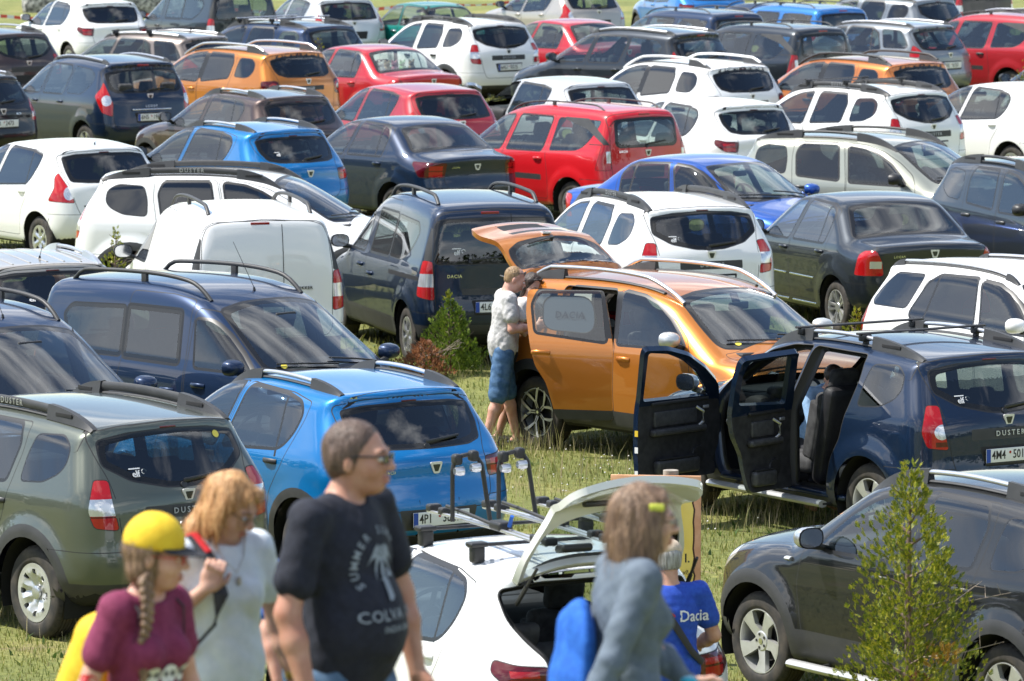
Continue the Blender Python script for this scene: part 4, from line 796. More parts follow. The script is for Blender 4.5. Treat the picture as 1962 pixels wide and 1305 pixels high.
class Model:
    def __init__(s, key, wheel=None):
        S = s.S = SPEC[key]; s.key = key; b = s.b = build_body(key); s.items = []
        lr = ('fdoor', 'rdoor', 'fwin', 'rwin', 'qwin', 'tlamp', 'hlamp', 'pillar'); P = b.parts(lr, None); ix = {}
        for n in ('body', 'fdoor', 'rdoor', 'tail', 'fwin', 'rwin', 'qwin', 'rglass', 'wscreen', 'hood', 'tlamp', 'hlamp', 'pillar', 'rbump', 'front_bumper'):
            if n not in P: continue
            for k, me in enumerate(P[n] if isinstance(P[n], tuple) else (P[n],)):
                par = {'fwin': ('fdoor', k), 'rwin': ('rdoor', k), 'rglass': ('tail', 0) if not S.get('sedan') else None, 'pillar': None}.get(n)
                ix[(n, k)] = s.add(RN.get(n, n), me, par=ix[par] if par and par in ix else None, role=n, side=k)
        s.ix = ix; wb, wr, tw = S['wb'], S['wr'], S['tw']
        # wheels
        s.track = S['W_'] = abs(b.side(S['wb'] * .5, .55)[1]) - .035
        wk = wheel or S['wheel']; R = wr
        for k, (x, sg) in enumerate(((0, 1), (0, -1), (wb, 1), (wb, -1))):
            rot = 0 if sg > 0 else math.pi
            w_ = s.add('wheel', shared(('hub', R), lambda: MB().lathe([(R * .5, -.10), (R * .5, -.15), (.02, -.15)], 'well', 20).build('wheel', link=False)), loc=(x, s.track * sg, R), rot=rot)
            T = shared(('w', wk, R, tw), lambda: wheel_meshes(wk, R, tw)); s.add('tyre', T[0], par=w_); s.add('rim', T[1], par=w_)
        # underbody with wheel wells
        m = MB(); xr, xf = S['len']; m.box(((xr + xf) / 2, 0, .31), (xf - xr - .66, 1.24, .05), 'under', .0)
        for x in (0, wb):
            for sg in (1, -1):
                n = 20; V = []; r_ = S['arch'] + .012
                for yy in (s.track * sg + .01 * sg, .50 * sg):
                    for a in np.linspace(-.35, math.pi + .35, n): V.append((x + r_ * math.cos(a), yy, wr + r_ * math.sin(a)))
                m.add(V, [(j, j + 1, n + j + 1, n + j) for j in range(n - 1)] + [tuple(range(n, 2 * n))], 'well')
            m.tube([(x, -.6, wr), (x, .6, wr)], .04, 'under', 8)
        m.box((wb * .5, 0, .22), (wb * .9, .35, .12), 'under', .03); m.tube([(-.2, .35, .24), (xr + .14, .38, .30)], .025, 'dark', 8)
        s.add('underbody', m.build('underbody', link=False))
        # cabin
        dx = (wb - 2.6) * .75; hz = S['H'] - 1.53
        sm = shared('seat', lambda: seat_mb().build('seat', link=False)); bm = shared('bench', lambda: bench_mb().build('rear_seat', link=False))
        for sg in (1, -1): s.add('seat', sm, loc=(1.12 + dx, .36 * sg, .12 + hz))
        if key != 'van': s.add('rear_seat', bm, loc=(.22 + dx * .6, 0, .10 + hz))
        if key == 'van': s.add('bulkhead', MB().box((1.05, 0, .95), (.04, 1.35, 1.2), 'dash', .02).build('bulkhead', link=False))
        if wb > 2.8 and key in ('mcv', 'lodgy'): s.add('rear_seat', bm, loc=(-.42, 0, .12 + hz))
        m = MB(); xd = b.front(0, S['ws'][0][1])[0]; zt = S['ws'][0][1] - .045
        m.box((xd - .52, 0, zt - .14), (.50, 1.36, .26), 'dash', .08); m.box((xd - .28, 0, zt - .03), (.56, 1.22, .06), 'dash', .02); m.box((xd - .60, 0, zt - .36), (.30, .30, .5), 'dash', .05); m.box((xd - .70, .36, zt + .0), (.16, .34, .10), 'dash', .045)
        s.add('dashboard', m.build('dashboard', link=False))
        m = MB(); n = 24; M = Matrix.Translation((xd - .92, .36, zt - .02)) @ Matrix.Rotation(R_(62), 4, 'Y')
        pts = [M @ Vector((.185 * math.cos(a), .185 * math.sin(a), 0)) for a in np.linspace(0, 2 * math.pi, n + 1)]; m.tube(pts, .015, 'dash', 6, False)
        m.tube([M @ Vector((-.18, 0, 0)), M @ Vector((.18, 0, 0))], .02, 'dash', 6); m.tube([M @ Vector((0, 0, 0)), M @ Vector((0, 0, -.25))], .035, 'dash', 8); m.tube([M @ Vector((0, 0, -.03)), M @ Vector((0, 0, .02))], .07, 'dash', 12)
        s.add('steering_wheel', m.build('steering_wheel', link=False)); s.xd = xd
        m = MB(); zz_ = b.front(0, S['ws'][-1][1])[2]; m.box((xd - .62 - .1, 0, S['ws'][-1][1] - .13), (.03, .24, .07), 'dash', .015); s.add('rear_view_mirror', m.build('rear_view_mirror', link=False))
        m = MB(); zf = .62 if not S.get('sedan') else .95; m.box((-.30, 0, zf), (.55 if not S.get('sedan') else .40, 1.2, .02), 'dash', .008); s.add('parcel_shelf', m.build('parcel_shelf', link=False))
        # mirrors, handles
        mx_, mz = S['mir']; ym = abs(b.side(mx_, mz)[1])
        for k, sg in enumerate((1, -1)):
            s.add('wing_mirror', shared(('mir', sg), lambda: mirror_mb('mirror_shell', sg).build('wing_mirror', link=False)), loc=(mx_, (ym + .04) * sg, mz), par=None, role='mirror', side=k)
        hm = shared('hnd', lambda: MB().tube([(.085, .0, 0), (.06, .022, .004), (0, .030, .006), (-.06, .022, .004), (-.085, .0, 0)], [(.011, .021)] * 5, 'handle_paint', 8).build('door_handle', link=False))
        hr = shared('hndr', lambda: MB().tube([(.085, .0, 0), (.06, -.022, .004), (0, -.030, .006), (-.06, -.022, .004), (-.085, .0, 0)], [(.011, .021)] * 5, 'handle_paint', 8).build('door_handle', link=False))
        for (hx, hz_), dn in zip(S['hnd'], ('fdoor', 'rdoor')):
            yh = abs(b.side(hx, hz_)[1])
            for k, sg in enumerate((1, -1)):
                if (dn, k) in ix: s.add('door_handle', hm if k == 0 else hr, loc=(hx, yh * sg, hz_), par=ix[(dn, k)])
        # rails
        if S.get('rail'):
            for k, sg in enumerate((1, -1)): s.add('roof_rail', rail_mb(b, S, sg).build('roof_rail', link=False), role='rail')
        # tailgate furniture
        tp = ix.get(('tail', 0))
        if S.get('emb'): p = b.back(0, S['emb']); s.embp = p; n_ = b.normals(p[None])[0]; s.add('emblem', shared('emb', lambda: emblem_mb().build('emblem', link=False)), loc=tuple(p), par=tp)
        if 'rg' in S:
            z0 = S['rg'][0][1]; m = MB(); p0 = b.back(.02, z0 + .01) if S.get('split') is None else b.back(.30, z0 + .03)
            m.lathe([(.028, -.03), (.026, .0), (0, .002)], 'dark', 10, 'z', Matrix.Translation(tuple(p0 + np.array([-.012, 0, 0]))) @ Matrix.Rotation(R_(-70), 4, 'Y'))
            ys_ = np.linspace(p0[1], p0[1] - .34, 7); pts = [b.back(yy, z0 + .035 + .03 * i / 6) + np.array([-.022, 0, .004]) for i, yy in enumerate(ys_)]; m.tube(pts, [(.009, .016 - .001 * i) for i in range(7)], 'dark', 6); s.add('wiper', m.build('wiper', link=False), par=tp)
        hb = S.get('hbl') or (S['rg'][-1][1] + .015 if 'rg' in S else None)
        if hb: p = b.back(0, hb) if not S.get('split') else b.back(.06, hb); m = MB(); m.box((0, 0, 0), (.016, .20 if S.get('hbl') else .14, .028 if S.get('hbl') else .014), 'dark_lens' if not S.get('hbl') else 'brake', .006); s.add('brake_light', m.build('brake_light', link=False), loc=(p[0] + .002, p[1], p[2]), par=tp)
        if S.get('split') is not None:
            m = MB(); ysp = S['split']; zs = np.linspace(.50, 1.69, 18); L1 = [b.back(ysp, z) + np.array([-.003, .004, 0]) for z in zs]; L2 = [b.back(ysp, z) + np.array([-.003, -.004, 0]) for z in zs]; k = len(zs)
            m.add(L1 + L2, [(j, j + 1, k + j + 1, k + j)[::-1] for j in range(k - 1)], 'gap'); s.add('door_seam', m.build('door_seam', link=False), par=tp)
        # wipers at the windscreen
        if key != 'oldsaloon':
            m = MB()
            for y0, y1 in ((.52, -.06), (-.02, -.58)):
                pts = [];
                for t in np.linspace(0, 1, 7):
                    y = y0 + (y1 - y0) * t; q = b.front(0, S['ws'][0][1] + .02 + .05 * t); q = np.array([q[0] - S['kf'] * y * y + .02, y, q[2] - S.get('crown', .15) * y * y + .016]); pts.append(q)
                m.tube(pts, .009, 'dark', 5)
            s.add('windscreen_wipers', m.build('windscreen_wiper', link=False))
        if S.get('ribs'):
            m = MB()
            for y in (-.36, -.18, 0, .18, .36):
                pts = [b.top(x, y) + np.array([0, 0, .001]) for x in np.linspace(-.1, 1.35, 14)]; m.tube(pts, [(.012, .006)] * 14, 'paint', 6)
            s.add('roof_ribs', m.build('roof_rib', link=False))
        if S.get('clad'):    # bright or plain side step handled per car
            pass
    def add(s, name, me, par=None, loc=(0, 0, 0), rot=0, role=None, side=0):
        s.items.append(dict(n=name, me=me, par=par, loc=loc, rot=rot, role=role, side=side)); return len(s.items) - 1
mat('badge_silver', (.72, .72, .72), .35, .5); mat('olivebadge', (.05, .055, .045), .3, .5); mat('mirror_shell', (.03, .031, .033), .45); mat('handle_paint', (.03, .031, .033), .4); mat('brake', (.25, .01, .012), .25, 0, 1)
def model(key, wheel=None):
    k = (key, wheel)
    if k not in MODELS: MODELS[k] = Model(key, wheel)
    return MODELS[k]
def loc_matrix(x, y, z, head): return Matrix.Translation((x, y, z)) @ Matrix.Rotation(head, 4, 'Z')
def place(mod, name, x, y, z, head, pm, label, cat='car', group=None, tint='tint', ftint='glass', over=None, skip=(), pitch=0):
    """copy every part of a model; pm = paint material"""
    root = empty(name, (x, y, z), head); root.rotation_euler = (0, pitch, head); tag(root, label, cat, group); obs = []
    for it in mod.items:
        if it['role'] in skip or it['n'] in skip: obs.append(None); continue
        o = bpy.data.objects.new(it['n'], it['me']); COL.objects.link(o); p = obs[it['par']] if it['par'] is not None else root; o.parent = p
        o.location = it['loc']; o.rotation_euler = (0, 0, it['rot'])
        if it['par'] is not None and (mod.items[it['par']]['loc'] != (0, 0, 0)) and it['loc'] == (0, 0, 0): pass
        for sl in o.material_slots:
            k = sl.material.name; new = None
            if k == 'paint': new = pm
            elif k == 'glass': new = MATS[tint] if it['role'] in ('rwin', 'qwin', 'rglass') else MATS[ftint]
            elif over and k in over: new = MATS[over[k]] if isinstance(over[k], str) else over[k]
            if over and it['n'] + ':' + k in over: v = over[it['n'] + ':' + k]; new = MATS[v] if isinstance(v, str) else v
            if new is not None: sl.link = 'OBJECT'; sl.material = new
        obs.append(o)
    root['_m'] = mod.key
    return root, obs

POSE = {
 'GD': ('dusterf', 'L', -2.81, 39.79, 2.4, 0.05),
 'UD': ('duster', 'L', 3.63, 44.79, -2.8, -0.01),
 'BD': ('dusterf', 'L', 3.88, 35.28, -1.8, 0.06),
 'WD': ('dusterf', 'L', 1.89, 59.88, -13.9, -0.05),
 'W34': ('dusterf', 'L', -0.5, 101.14, -0.5, -0.09),
 'W16': ('dusterf', 'R', -4.24, 63.72, 43.6, -0.01),
 'OL22': ('duster', 'R', 3.83, 70.26, 17.9, -0.02),
 'DG23': ('duster', 'R', 6.04, 65.75, -11.2, -0.01),
 'OD': ('duster2', 'R', 0.87, 51.73, 4.9, -0.07),
 'LD': ('logan', 'L', 4.39, 61.34, -13.2, -0.04),
 'WS': ('sandero', 'L', -5.35, 69.89, -2.4, -0.03),
 'ND': ('dokker', 'L', -0.34, 58.49, -18.7, -0.06),
 'DL': ('dokker', 'R', -3.41, 49.87, 9.6, -0.04),
 'NL': ('dokker', 'R', -5.29, 47.41, 2.8, -0.02),
 'BS': ('stepway2', 'L', -0.96, 42.49, -1.2, 0.01),
 'BS18': ('stepway2', 'L', -3.11, 73.29, 3.9, -0.08),
 'BR28': ('stepway2', 'L', -3.33, 81.4, 1.7, -0.14),
 'NV19': ('logan2', 'L', -0.98, 75.87, 1.4, -0.12),
 'RM20': ('mcv', 'L', 1.46, 76.76, 3.7, -0.12),
 'BL21': ('logan', 'R', 1.69, 68.03, 10.6, 0.0),
 'W24': ('sandero2', 'L', 3.4, 80.42, -1.5, -0.15),
 'W25': ('dusterf', 'L', 5.75, 81.38, 5.2, -0.13),
 'W26': ('sandero2', 'L', 8.29, 83.95, 1.3, -0.13),
 'LO': ('lodgy', 'L', -6.15, 87.84, -4.2, -0.09),
 'MV29': ('mcv2', 'L', -8.56, 85.9, 6.1, -0.08),
 'RS30': ('sandero', 'L', -1.08, 83.75, -3.5, -0.15),
 'WO31': ('sandero', 'L', 1.26, 85.41, -2.6, -0.14),
 'OR32': ('duster2', 'L', -3.89, 91.3, 6.9, -0.1),
 'RL33': ('logan', 'L', -1.88, 93.85, 5.2, -0.08),
 'GL35': ('lodgy', 'L', 2.99, 96.61, 11.7, -0.07),
 'W36': ('duster2', 'L', 3.38, 87.8, 2.6, -0.13),
 'OR37': ('duster2', 'L', 6.29, 88.51, 4.6, -0.12),
 'DM38': ('mcv', 'L', 5.18, 98.37, 4.6, -0.06),
 'GM39': ('mcv2', 'L', 7.46, 101.69, 9.0, -0.07),
 'RM40': ('mcv', 'L', 9.91, 102.91, 8.5, -0.08),
 'TM43': ('mcv2', 'L', -5.84, 97.67, 16.7, -0.07),
 'W44': ('sandero2', 'L', -8.39, 112.56, -7.1, -0.11),
 'DD45': ('dokker', 'L', -5.82, 113.34, -5.6, -0.15),
 'ND46': ('duster', 'L', -3.62, 100.12, 11.6, -0.09),
 'SS47': ('sandero', 'L', -3.58, 115.11, -8.6, -0.17),
 'BG50': ('sandero', 'L', 1.57, 120.23, -2.2, -0.18),
 'RL51': ('logan', 'L', 1.67, 103.41, 4.9, -0.1),
 'NM53': ('mcv', 'L', 4.0, 105.22, -0.1, -0.12),
 'BM54': ('mcv', 'L', 6.15, 107.83, 0.1, -0.14),
 'GD56': ('duster', 'L', 8.44, 113.26, 10.1, -0.2),
 'BR42': ('duster', 'L', -8.99, 96.84, 3.6, -0.06),
 'SD9': ('stepway1', 'L', -4.63, 53.75, -9.0, -0.06),
 'VAN': ('van', 'L', -2.71, 57.14, -20.3, -0.06),
 'WM': ('mcv2', 'R', 4.54, 54.14, -1.6, -0.09),
 'WS2': ('sandero2', 'L', 0.42, 33.14, -9.8, 0.05),
 'BL52': ('stepway2', 'L', 4.39, 123.0, -18.7, -0.16),
}
TERR = [(-2.74, 39.01, 0.16), (3.6, 44.43, 0.03), (3.85, 35.0, 0.1), (1.89, 59.95, -0.06), (-0.49, 99.11, 0.02), (-3.66, 57.55, 0.3), (3.78, 68.84, 0.09), (6.0, 65.25, 0.03), (0.86, 52.51, -0.16), (4.29, 60.11, 0.07), (-5.33, 69.68, -0.01), (-0.36, 59.35, -0.14), (-2.98, 44.86, 0.3), (-1.05, 45.41, -0.36), (-3.32, 77.58, -0.4), (-3.41, 82.83, -0.22), (-1.03, 79.49, -0.4), (1.46, 76.49, -0.1), (1.59, 65.37, 0.21), (3.63, 85.27, -0.45), (5.63, 79.46, 0.0), (8.54, 86.86, -0.32), (-5.91, 84.57, 0.11), (-7.79, 77.29, 0.3), (-1.1, 84.8, -0.21), (1.26, 85.58, -0.15), (-3.93, 92.16, -0.15), (-1.89, 94.77, -0.14), (3.0, 97.34, -0.11), (3.32, 86.15, -0.03), (6.12, 85.95, 0.08), (5.28, 100.18, -0.15), (7.1, 97.2, 0.17), (10.48, 109.52, -0.42), (-5.71, 95.76, 0.03), (-8.12, 109.22, 0.05), (-3.93, 106.38, -0.4), (-3.72, 119.14, -0.23), (1.58, 121.67, -0.25), (1.71, 109.06, -0.4), (3.94, 103.76, -0.05), (5.93, 104.14, 0.03), (-4.86, 56.71, -0.35), (4.92, 59.79, -0.45)]
# ---------------------------------------------------------------- terrain
TA = np.array(TERR)
def terr(x, y):
    x = np.asarray(x, float); y = np.asarray(y, float); num = np.zeros(x.shape); den = np.full(x.shape, .8)
    for a, b, c in TA:
        w_ = np.exp(-((a - x) ** 2 + (b - y) ** 2) / 72.); num += w_ * c; den += w_
    z = num / den
    bank = 2.5 * sstep(30.5, 21.5, y); return z * sstep(29, 33, y) + bank
# ---------------------------------------------------------------- paints
paint('p_white', (.80, .80, .79), 0, .3); paint('p_silverwhite', (.62, .63, .63), .3, .3); paint('p_navy', (.004, .015, .042), .3, .38); paint('p_navy2', (.008, .024, .066), .4, .36)
paint('p_blue', (.0, .155, .42), .3, .3); paint('p_royal', (.008, .075, .36), .35, .3); paint('p_sky', (.02, .17, .48), .35, .3); paint('p_orange', (.56, .19, .028), .55, .28); paint('p_copper', (.55, .17, .035), .5, .3)
paint('p_red', (.52, .008, .014), .0, .3); paint('p_red2', (.46, .010, .018), .2, .3); paint('p_redsoft', (.42, .02, .028), .25, .32); paint('p_olive', (.105, .118, .095), .6, .34); paint('p_sage', (.34, .35, .295), .5, .34)
paint('p_black', (.0045, .005, .006), 0, .5); paint('p_dkgrey', (.020, .026, .034), .4, .34); paint('p_grey', (.20, .22, .24), .5, .32); paint('p_brown', (.060, .038, .033), .45, .34); paint('p_taupe', (.20, .165, .145), .5, .34)
paint('p_beige', (.42, .385, .335), .45, .34); paint('p_champ', (.40, .37, .335), .5, .34); paint('p_teal', (.0, .17, .145), 0, .4)
mat('door_card', (.022, .022, .024), .55, build=noise_col((.016, .016, .018), (.034, .034, .036), 20, 4)); mat('sunshade', (.10, .13, .19), .6); mat('sticker', (.75, .75, .75), .5); mat('brightstep', (.55, .55, .54), .35, .5)
CARS = {}
def find(obs, mod, n=None, role=None, side=None):
    return [o for o, it in zip(obs, mod.items) if o is not None and (n is None or it['n'] == n) and (role is None or it['role'] == role) and (side is None or it['side'] == side)]
def child(name, mesh, parent):
    o = bpy.data.objects.new(name, mesh); COL.objects.link(o); o.parent = parent; return o
def on_tail(mod, root, obs, mb, name, y, z, dx=0.0, par='tail'):
    """put a small mesh (facing -x) on the rear face"""
    p = mod.b.back(y, z); n = mod.b.normals(p[None])[0]; t = find(obs, mod, role=par); o = child(name, mb.build(name, link=False), t[0] if t else root); o.location = (p[0] - dx, y, z)
    if not mod.S.get('sedan') or z < 1.0: o.rotation_euler = (0, math.atan2(n[2], -n[0]) * 1.0, 0)
    return o
def roof_bars(mod, root, xs, col='trim', y=.66, h=.10):
    for x in xs:
        z = mod.b.top(x, mod.S['rx'][2])[2] + h; m = MB(); m.tube([(x, -y, z), (x, y, z)], [(.022, .011)] * 2, col, 8)
        for sg in (1, -1): m.box((x, (y - .08) * sg, z - .035), (.07, .10, .06), 'dark', .015); m.box((x, (y - .09) * sg, z - .07), (.05, .04, .05), 'dark', .01)
        child('roof_bar', m.build('roof_bar', link=False), root)
def text_plate(mod, root, obs, txt):
    pz = mod.S['plate'][0]; p = mod.b.back(.02, pz); t = find(obs, mod, role='tail'); o = child('number_plate', plate_mb(txt).build('number_plate', link=False), t[0]); o.location = (p[0] - .010, 0, pz); return o
def badge(mod, root, obs, txt, y, z, size=.045, m='chrome', sp=1.15, par='tail'):
    return on_tail(mod, root, obs, text_on(txt, size, m, sp), 'badge', y, z, .002, par)
def elf(mod, root, obs, y=.38, z=None):
    z = z or mod.S['rg'][0][1] + .10; m = MB(); V, F = text_mesh('elf', .075, 'sticker', .0006, .95); m.add([(-.004 - v[2], -v[0], v[1]) for v in V], F, 'sticker'); m.box((-.003, .0, .045), (.001, .10, .010), 'sticker'); m.tube([(-.003, -.075 - .02 * math.cos(a), .015 + .02 * math.sin(a)) for a in np.linspace(0, 4.4, 9)], .004, 'sticker', 5)
    return on_tail(mod, root, obs, m, 'sticker', y, z, .003, 'rglass')
def antenna(mod, root, x, y=0, lean=-.25, L_=.42):
    z = mod.b.top(x, y)[2]; m = MB(); m.tube([(x, y, z), (x + lean * .02, y, z + .03)], [.014, .009], 'dark', 8); m.tube([(x, y, z + .02), (x + lean, y, z + L_)], [.0035, .0022], 'dark', 5); return child('antenna', m.build('antenna', link=False), root)
def put(key, name, pm, label, group=None, wheel=None, tint='tint', ftint='glass', over=None, plate=None, skip=(), cat='car', posekey=None, **kw):
    mk_, fc, x, y, d, z = POSE[posekey or key]; mod = model(kw.get('mk') or mk_, wheel); head = R_(TH + d + (180 if fc == 'R' else 0)); ov = dict(over or {})
    root, obs = place(mod, name, x, y, z, head, MATS[pm], label, cat, group, tint, ftint, ov, skip); CARS[key] = (root, obs, mod)
    if plate: text_plate(mod, root, obs, plate)
    return root, obs, mod
GP = 'cars parked on the grass field'
body_mirror = {'wing_mirror:mirror_shell': None}
def BM(p): return {'wing_mirror:mirror_shell': p, 'door_handle:handle_paint': p}
# ---- nearest cars
r, o, m = put('GD', 'parked_car', 'p_olive', 'olive grey off-roader at the lower left with steel wheels and black rails lettered DUSTER', GP, tint='tint', plate='5H8 2160')
badge(m, r, o, 'DUSTER', 0, .97, .06, 'letter', 1.5); elf(m, r, o)
r, o, m = put('BD', 'parked_car', 'p_black', 'glossy black off-roader at the lower right behind the tall thuja, with alloy wheels', GP, wheel='alloy5', tint='tint', over={'wing_mirror:mirror_shell': 'silver', 'roof_rail:trim': 'trim'}, mk='dusterb')
r, o, m = put('BS', 'parked_car', 'p_blue', 'bright blue hatchback with silver rails directly behind the man in the navy T-shirt', GP, over={'door_handle:handle_paint': 'trim'}, plate='4P1 3821'); badge(m, r, o, 'DACIA', .40, .93, .035)
r, o, m = put('UD', 'parked_car', 'p_navy', 'dark blue off-roader with both left doors wide open and black bars across its roof', GP, wheel='alloy5', tint='tint', ftint='clear', plate='4M4 5017', over={'wing_mirror:mirror_shell': 'silver'})
badge(m, r, o, 'DUSTER', 0, .97, .06, 'silver', 1.5); elf(m, r, o, .40); roof_bars(m, r, (.42, 1.28))
r, o, m = put('OD', 'parked_car', 'p_orange', 'metallic orange off-roader with tailgate up and rear door ajar beside the man in shorts', GP, over={'wing_mirror:mirror_shell': 'alloy', 'door_handle:handle_paint': 'p_orange'}, tint='glass')
r, o, m = put('WS2', 'parked_car', 'p_white', 'white hatchback with raised tailgate and bike carriers on its roof', GP, over=BM('p_white'), tint='glass')
r, o, m = put('DL', 'parked_car', 'p_navy2', 'navy passenger van facing right, behind the bright blue hatchback with silver rails', GP, over=BM('p_navy2'), skip=()); antenna(m, r, 1.55, .0, -.28)
r, o, m = put('NL', 'parked_car', 'p_navy2', 'navy passenger van cut by the left frame edge, its windscreen above the olive grey car', GP, over=BM('p_navy2')); antenna(m, r, 1.55, .0, -.28)
r, o, m = put('SD9', 'parked_car', 'p_beige', 'silver beige hatchback with ribbed roof at the left edge, below the white hatchback', GP, over={'wing_mirror:mirror_shell': 'trim', 'roof_rail:trim': 'silver'}, mk='stepway1'); elf(m, r, o, .30); antenna(m, r, .1)
r, o, m = put('VAN', 'parked_van', 'p_white', 'white panel van with blank rear doors and black roof rails', None, cat='van', over={'roof_rail:trim': 'trim'}); badge(m, r, o, 'DOKKER', -.38, .98, .045, 'dark')
r, o, m = put('ND', 'parked_car', 'p_navy', 'navy passenger van with twin rear doors behind the green thuja bush', GP, plate='4L6 7203', over={'door_handle:handle_paint': 'p_navy'}); badge(m, r, o, 'DACIA', .48, .99, .05); badge(m, r, o, 'DOKKER', -.42, .99, .05); elf(m, r, o, .45, 1.24)
r, o, m = put('WD', 'parked_car', 'p_white', 'white off-roader seen from behind, left of the dark grey saloon', GP, plate='2SC 5442', tint='tint', over={'wing_mirror:mirror_shell': 'trim'}); badge(m, r, o, 'DUSTER', 0, .97, .06, 'letter', 1.5); elf(m, r, o, .40)
r, o, m = put('LD', 'parked_car', 'p_dkgrey', 'dark grey saloon with a chrome strip along its doors', GP, tint='tint', over={'door_handle:handle_paint': 'p_dkgrey', 'wing_mirror:mirror_shell': 'dark'}); badge(m, r, o, 'LOGAN', .42, .93, .04)
r, o, m = put('WM', 'parked_car', 'p_white', 'white estate facing right at the right edge, above the dark blue off-roader', GP, tint='tint', over=BM('p_white'))
r, o, m = put('W16', 'parked_car', 'p_white', 'white off-roader facing right with black rails lettered DUSTER, behind the white panel van', GP, tint='privacy', ftint='tint', over={'wing_mirror:mirror_shell': 'p_white'})
r, o, m = put('WS', 'parked_car', 'p_white', 'white hatchback with plain roof and big red lamp, cut by the left frame edge', GP, tint='privacy', over=BM('p_white')); antenna(m, r, .0, 0, -.05, .05)
r, o, m = put('BS18', 'parked_car', 'p_blue', 'bright blue hatchback with silver rails left of the navy saloon', GP, over={'door_handle:handle_paint': 'trim'}); elf(m, r, o, .36)
r, o, m = put('NV19', 'parked_car', 'p_navy', 'navy saloon with dark red lamps between the bright blue hatchback and the red estate', GP, over=BM('p_navy')); badge(m, r, o, 'LOGAN', .36, .90, .035)
r, o, m = put('RM20', 'parked_car', 'p_red', 'bright red estate with black roof rails and a black strip on its door', GP, tint='glass', over={'door_handle:handle_paint': 'p_red'}); badge(m, r, o, 'DACIA', .44, 1.05, .045)
r, o, m = put('BL21', 'parked_car', 'p_royal', 'blue saloon facing right, in front of the red estate', GP, tint='glass', over=BM('p_royal'))
r, o, m = put('OL22', 'parked_car', 'p_sage', 'pale sage green off-roader facing right with black roof rails', GP, tint='tint', over={'wing_mirror:mirror_shell': 'dark', 'roof_rail:silver': 'trim'})
r, o, m = put('DG23', 'parked_car', 'p_dkgrey', 'dark grey off-roader facing right, cut by the right frame edge below the sage green one', GP, tint='tint', over={'roof_rail:silver': 'trim', 'wing_mirror:mirror_shell': 'dark'})
r, o, m = put('W24', 'parked_car', 'p_white', 'white hatchback with dark red lamps beside the tailgate of the bright red estate', GP, over=BM('p_white'))
r, o, m = put('W25', 'parked_car', 'p_white', 'white off-roader with thin black bars across its roof, above the sage green car', GP, plate='4U2 8739', tint='tint'); badge(m, r, o, 'DUSTER', 0, .97, .06, 'letter', 1.5); roof_bars(m, r, (.50, 1.30), h=.12)
r, o, m = put('W26', 'parked_car', 'p_white', 'white hatchback at the right edge, right of the white off-roader with roof bars', GP, over=BM('p_white'))
r, o, m = put('LO', 'parked_car', 'p_navy', 'navy people carrier with silver roof rails and plate 6H5 1922', GP, plate='6H5 1922', tint='glass', over={'door_handle:handle_paint': 'p_navy'}); badge(m, r, o, 'LODGY', 0, .935, .05, 'silver', 1.4); on_tail(m, r, o, MB().box((0, 0, 0), (.02, .70, .018), 'chrome', .006), 'chrome_strip', 0, .885, .008)
r, o, m = put('MV29', 'parked_car', 'p_black', 'nearly black estate at the left edge with plate ending 2473', GP, plate='5T1 2473'); badge(m, r, o, 'MCV', -.30, .92, .04)
r, o, m = put('BR28', 'parked_car', 'p_brown', 'dark brown hatchback with silver roof rails right of the navy people carrier', GP, over={'door_handle:handle_paint': 'trim'})
r, o, m = put('RS30', 'parked_car', 'p_redsoft', 'plain red hatchback in front of the red saloon', GP, over=BM('p_redsoft'))
r, o, m = put('WO31', 'parked_car', 'p_silverwhite', 'silver white hatchback with its driver door open, behind the bright red estate', GP, over=BM('p_silverwhite'))
r, o, m = put('OR32', 'parked_car', 'p_orange', 'orange off-roader with silver roof rails behind the dark brown hatchback', GP, tint='privacy', over={'door_handle:handle_paint': 'p_orange'}); badge(m, r, o, 'DUSTER', 0, 1.01, .05, 'silver', 1.4)
r, o, m = put('RL33', 'parked_car', 'p_red2', 'red saloon with soft toys behind its rear window', GP, tint='clear', over=BM('p_red2')); badge(m, r, o, 'LOGAN', .42, .93, .04)
r, o, m = put('W34', 'parked_car', 'p_white', 'white off-roader with plate 6AU 0315 behind the red saloon', GP, plate='6AU 0315', tint='privacy', over={'roof_rail:trim': 'trim'}); badge(m, r, o, 'DUSTER', 0, .97, .06, 'letter', 1.5)
r, o, m = put('GL35', 'parked_car', 'p_dkgrey', 'dark grey people carrier with silver rails right of the white car plated 6AU 0315', GP, tint='glass', over={'door_handle:handle_paint': 'p_dkgrey', 'wing_mirror:mirror_shell': 'p_dkgrey'})
r, o, m = put('W36', 'parked_car', 'p_white', 'white off-roader with white roof rails, left of the copper orange off-roader', GP, tint='privacy', over={'roof_rail:silver': 'p_white', 'door_handle:handle_paint': 'p_white'})
r, o, m = put('OR37', 'parked_car', 'p_copper', 'copper orange off-roader with black roof rails behind the white one with roof bars', GP, tint='privacy', over={'roof_rail:silver': 'trim'})
r, o, m = put('DM38', 'parked_car', 'p_dkgrey', 'dark grey estate with thin black rails, right of the dark grey people carrier', GP, tint='glass', over={'door_handle:handle_paint': 'p_dkgrey', 'body:trim': 'p_dkgrey'})
r, o, m = put('GM39', 'parked_car', 'p_grey', 'mid grey estate with silver rails behind the copper orange off-roader', GP, plate='7A5 6133', tint='glass', over={'lamp': None})
r, o, m = put('RM40', 'parked_car', 'p_redsoft', 'red estate cut by the right frame edge, right of the mid grey estate', GP, tint='glass', over={'door_handle:handle_paint': 'trim'})
r, o, m = put('TM43', 'parked_car', 'p_taupe', 'taupe estate with dark cross bars on silver rails, above the navy people carrier', GP, over={'door_handle:handle_paint': 'trim'}); roof_bars(m, r, (.35, 1.15), h=.085)
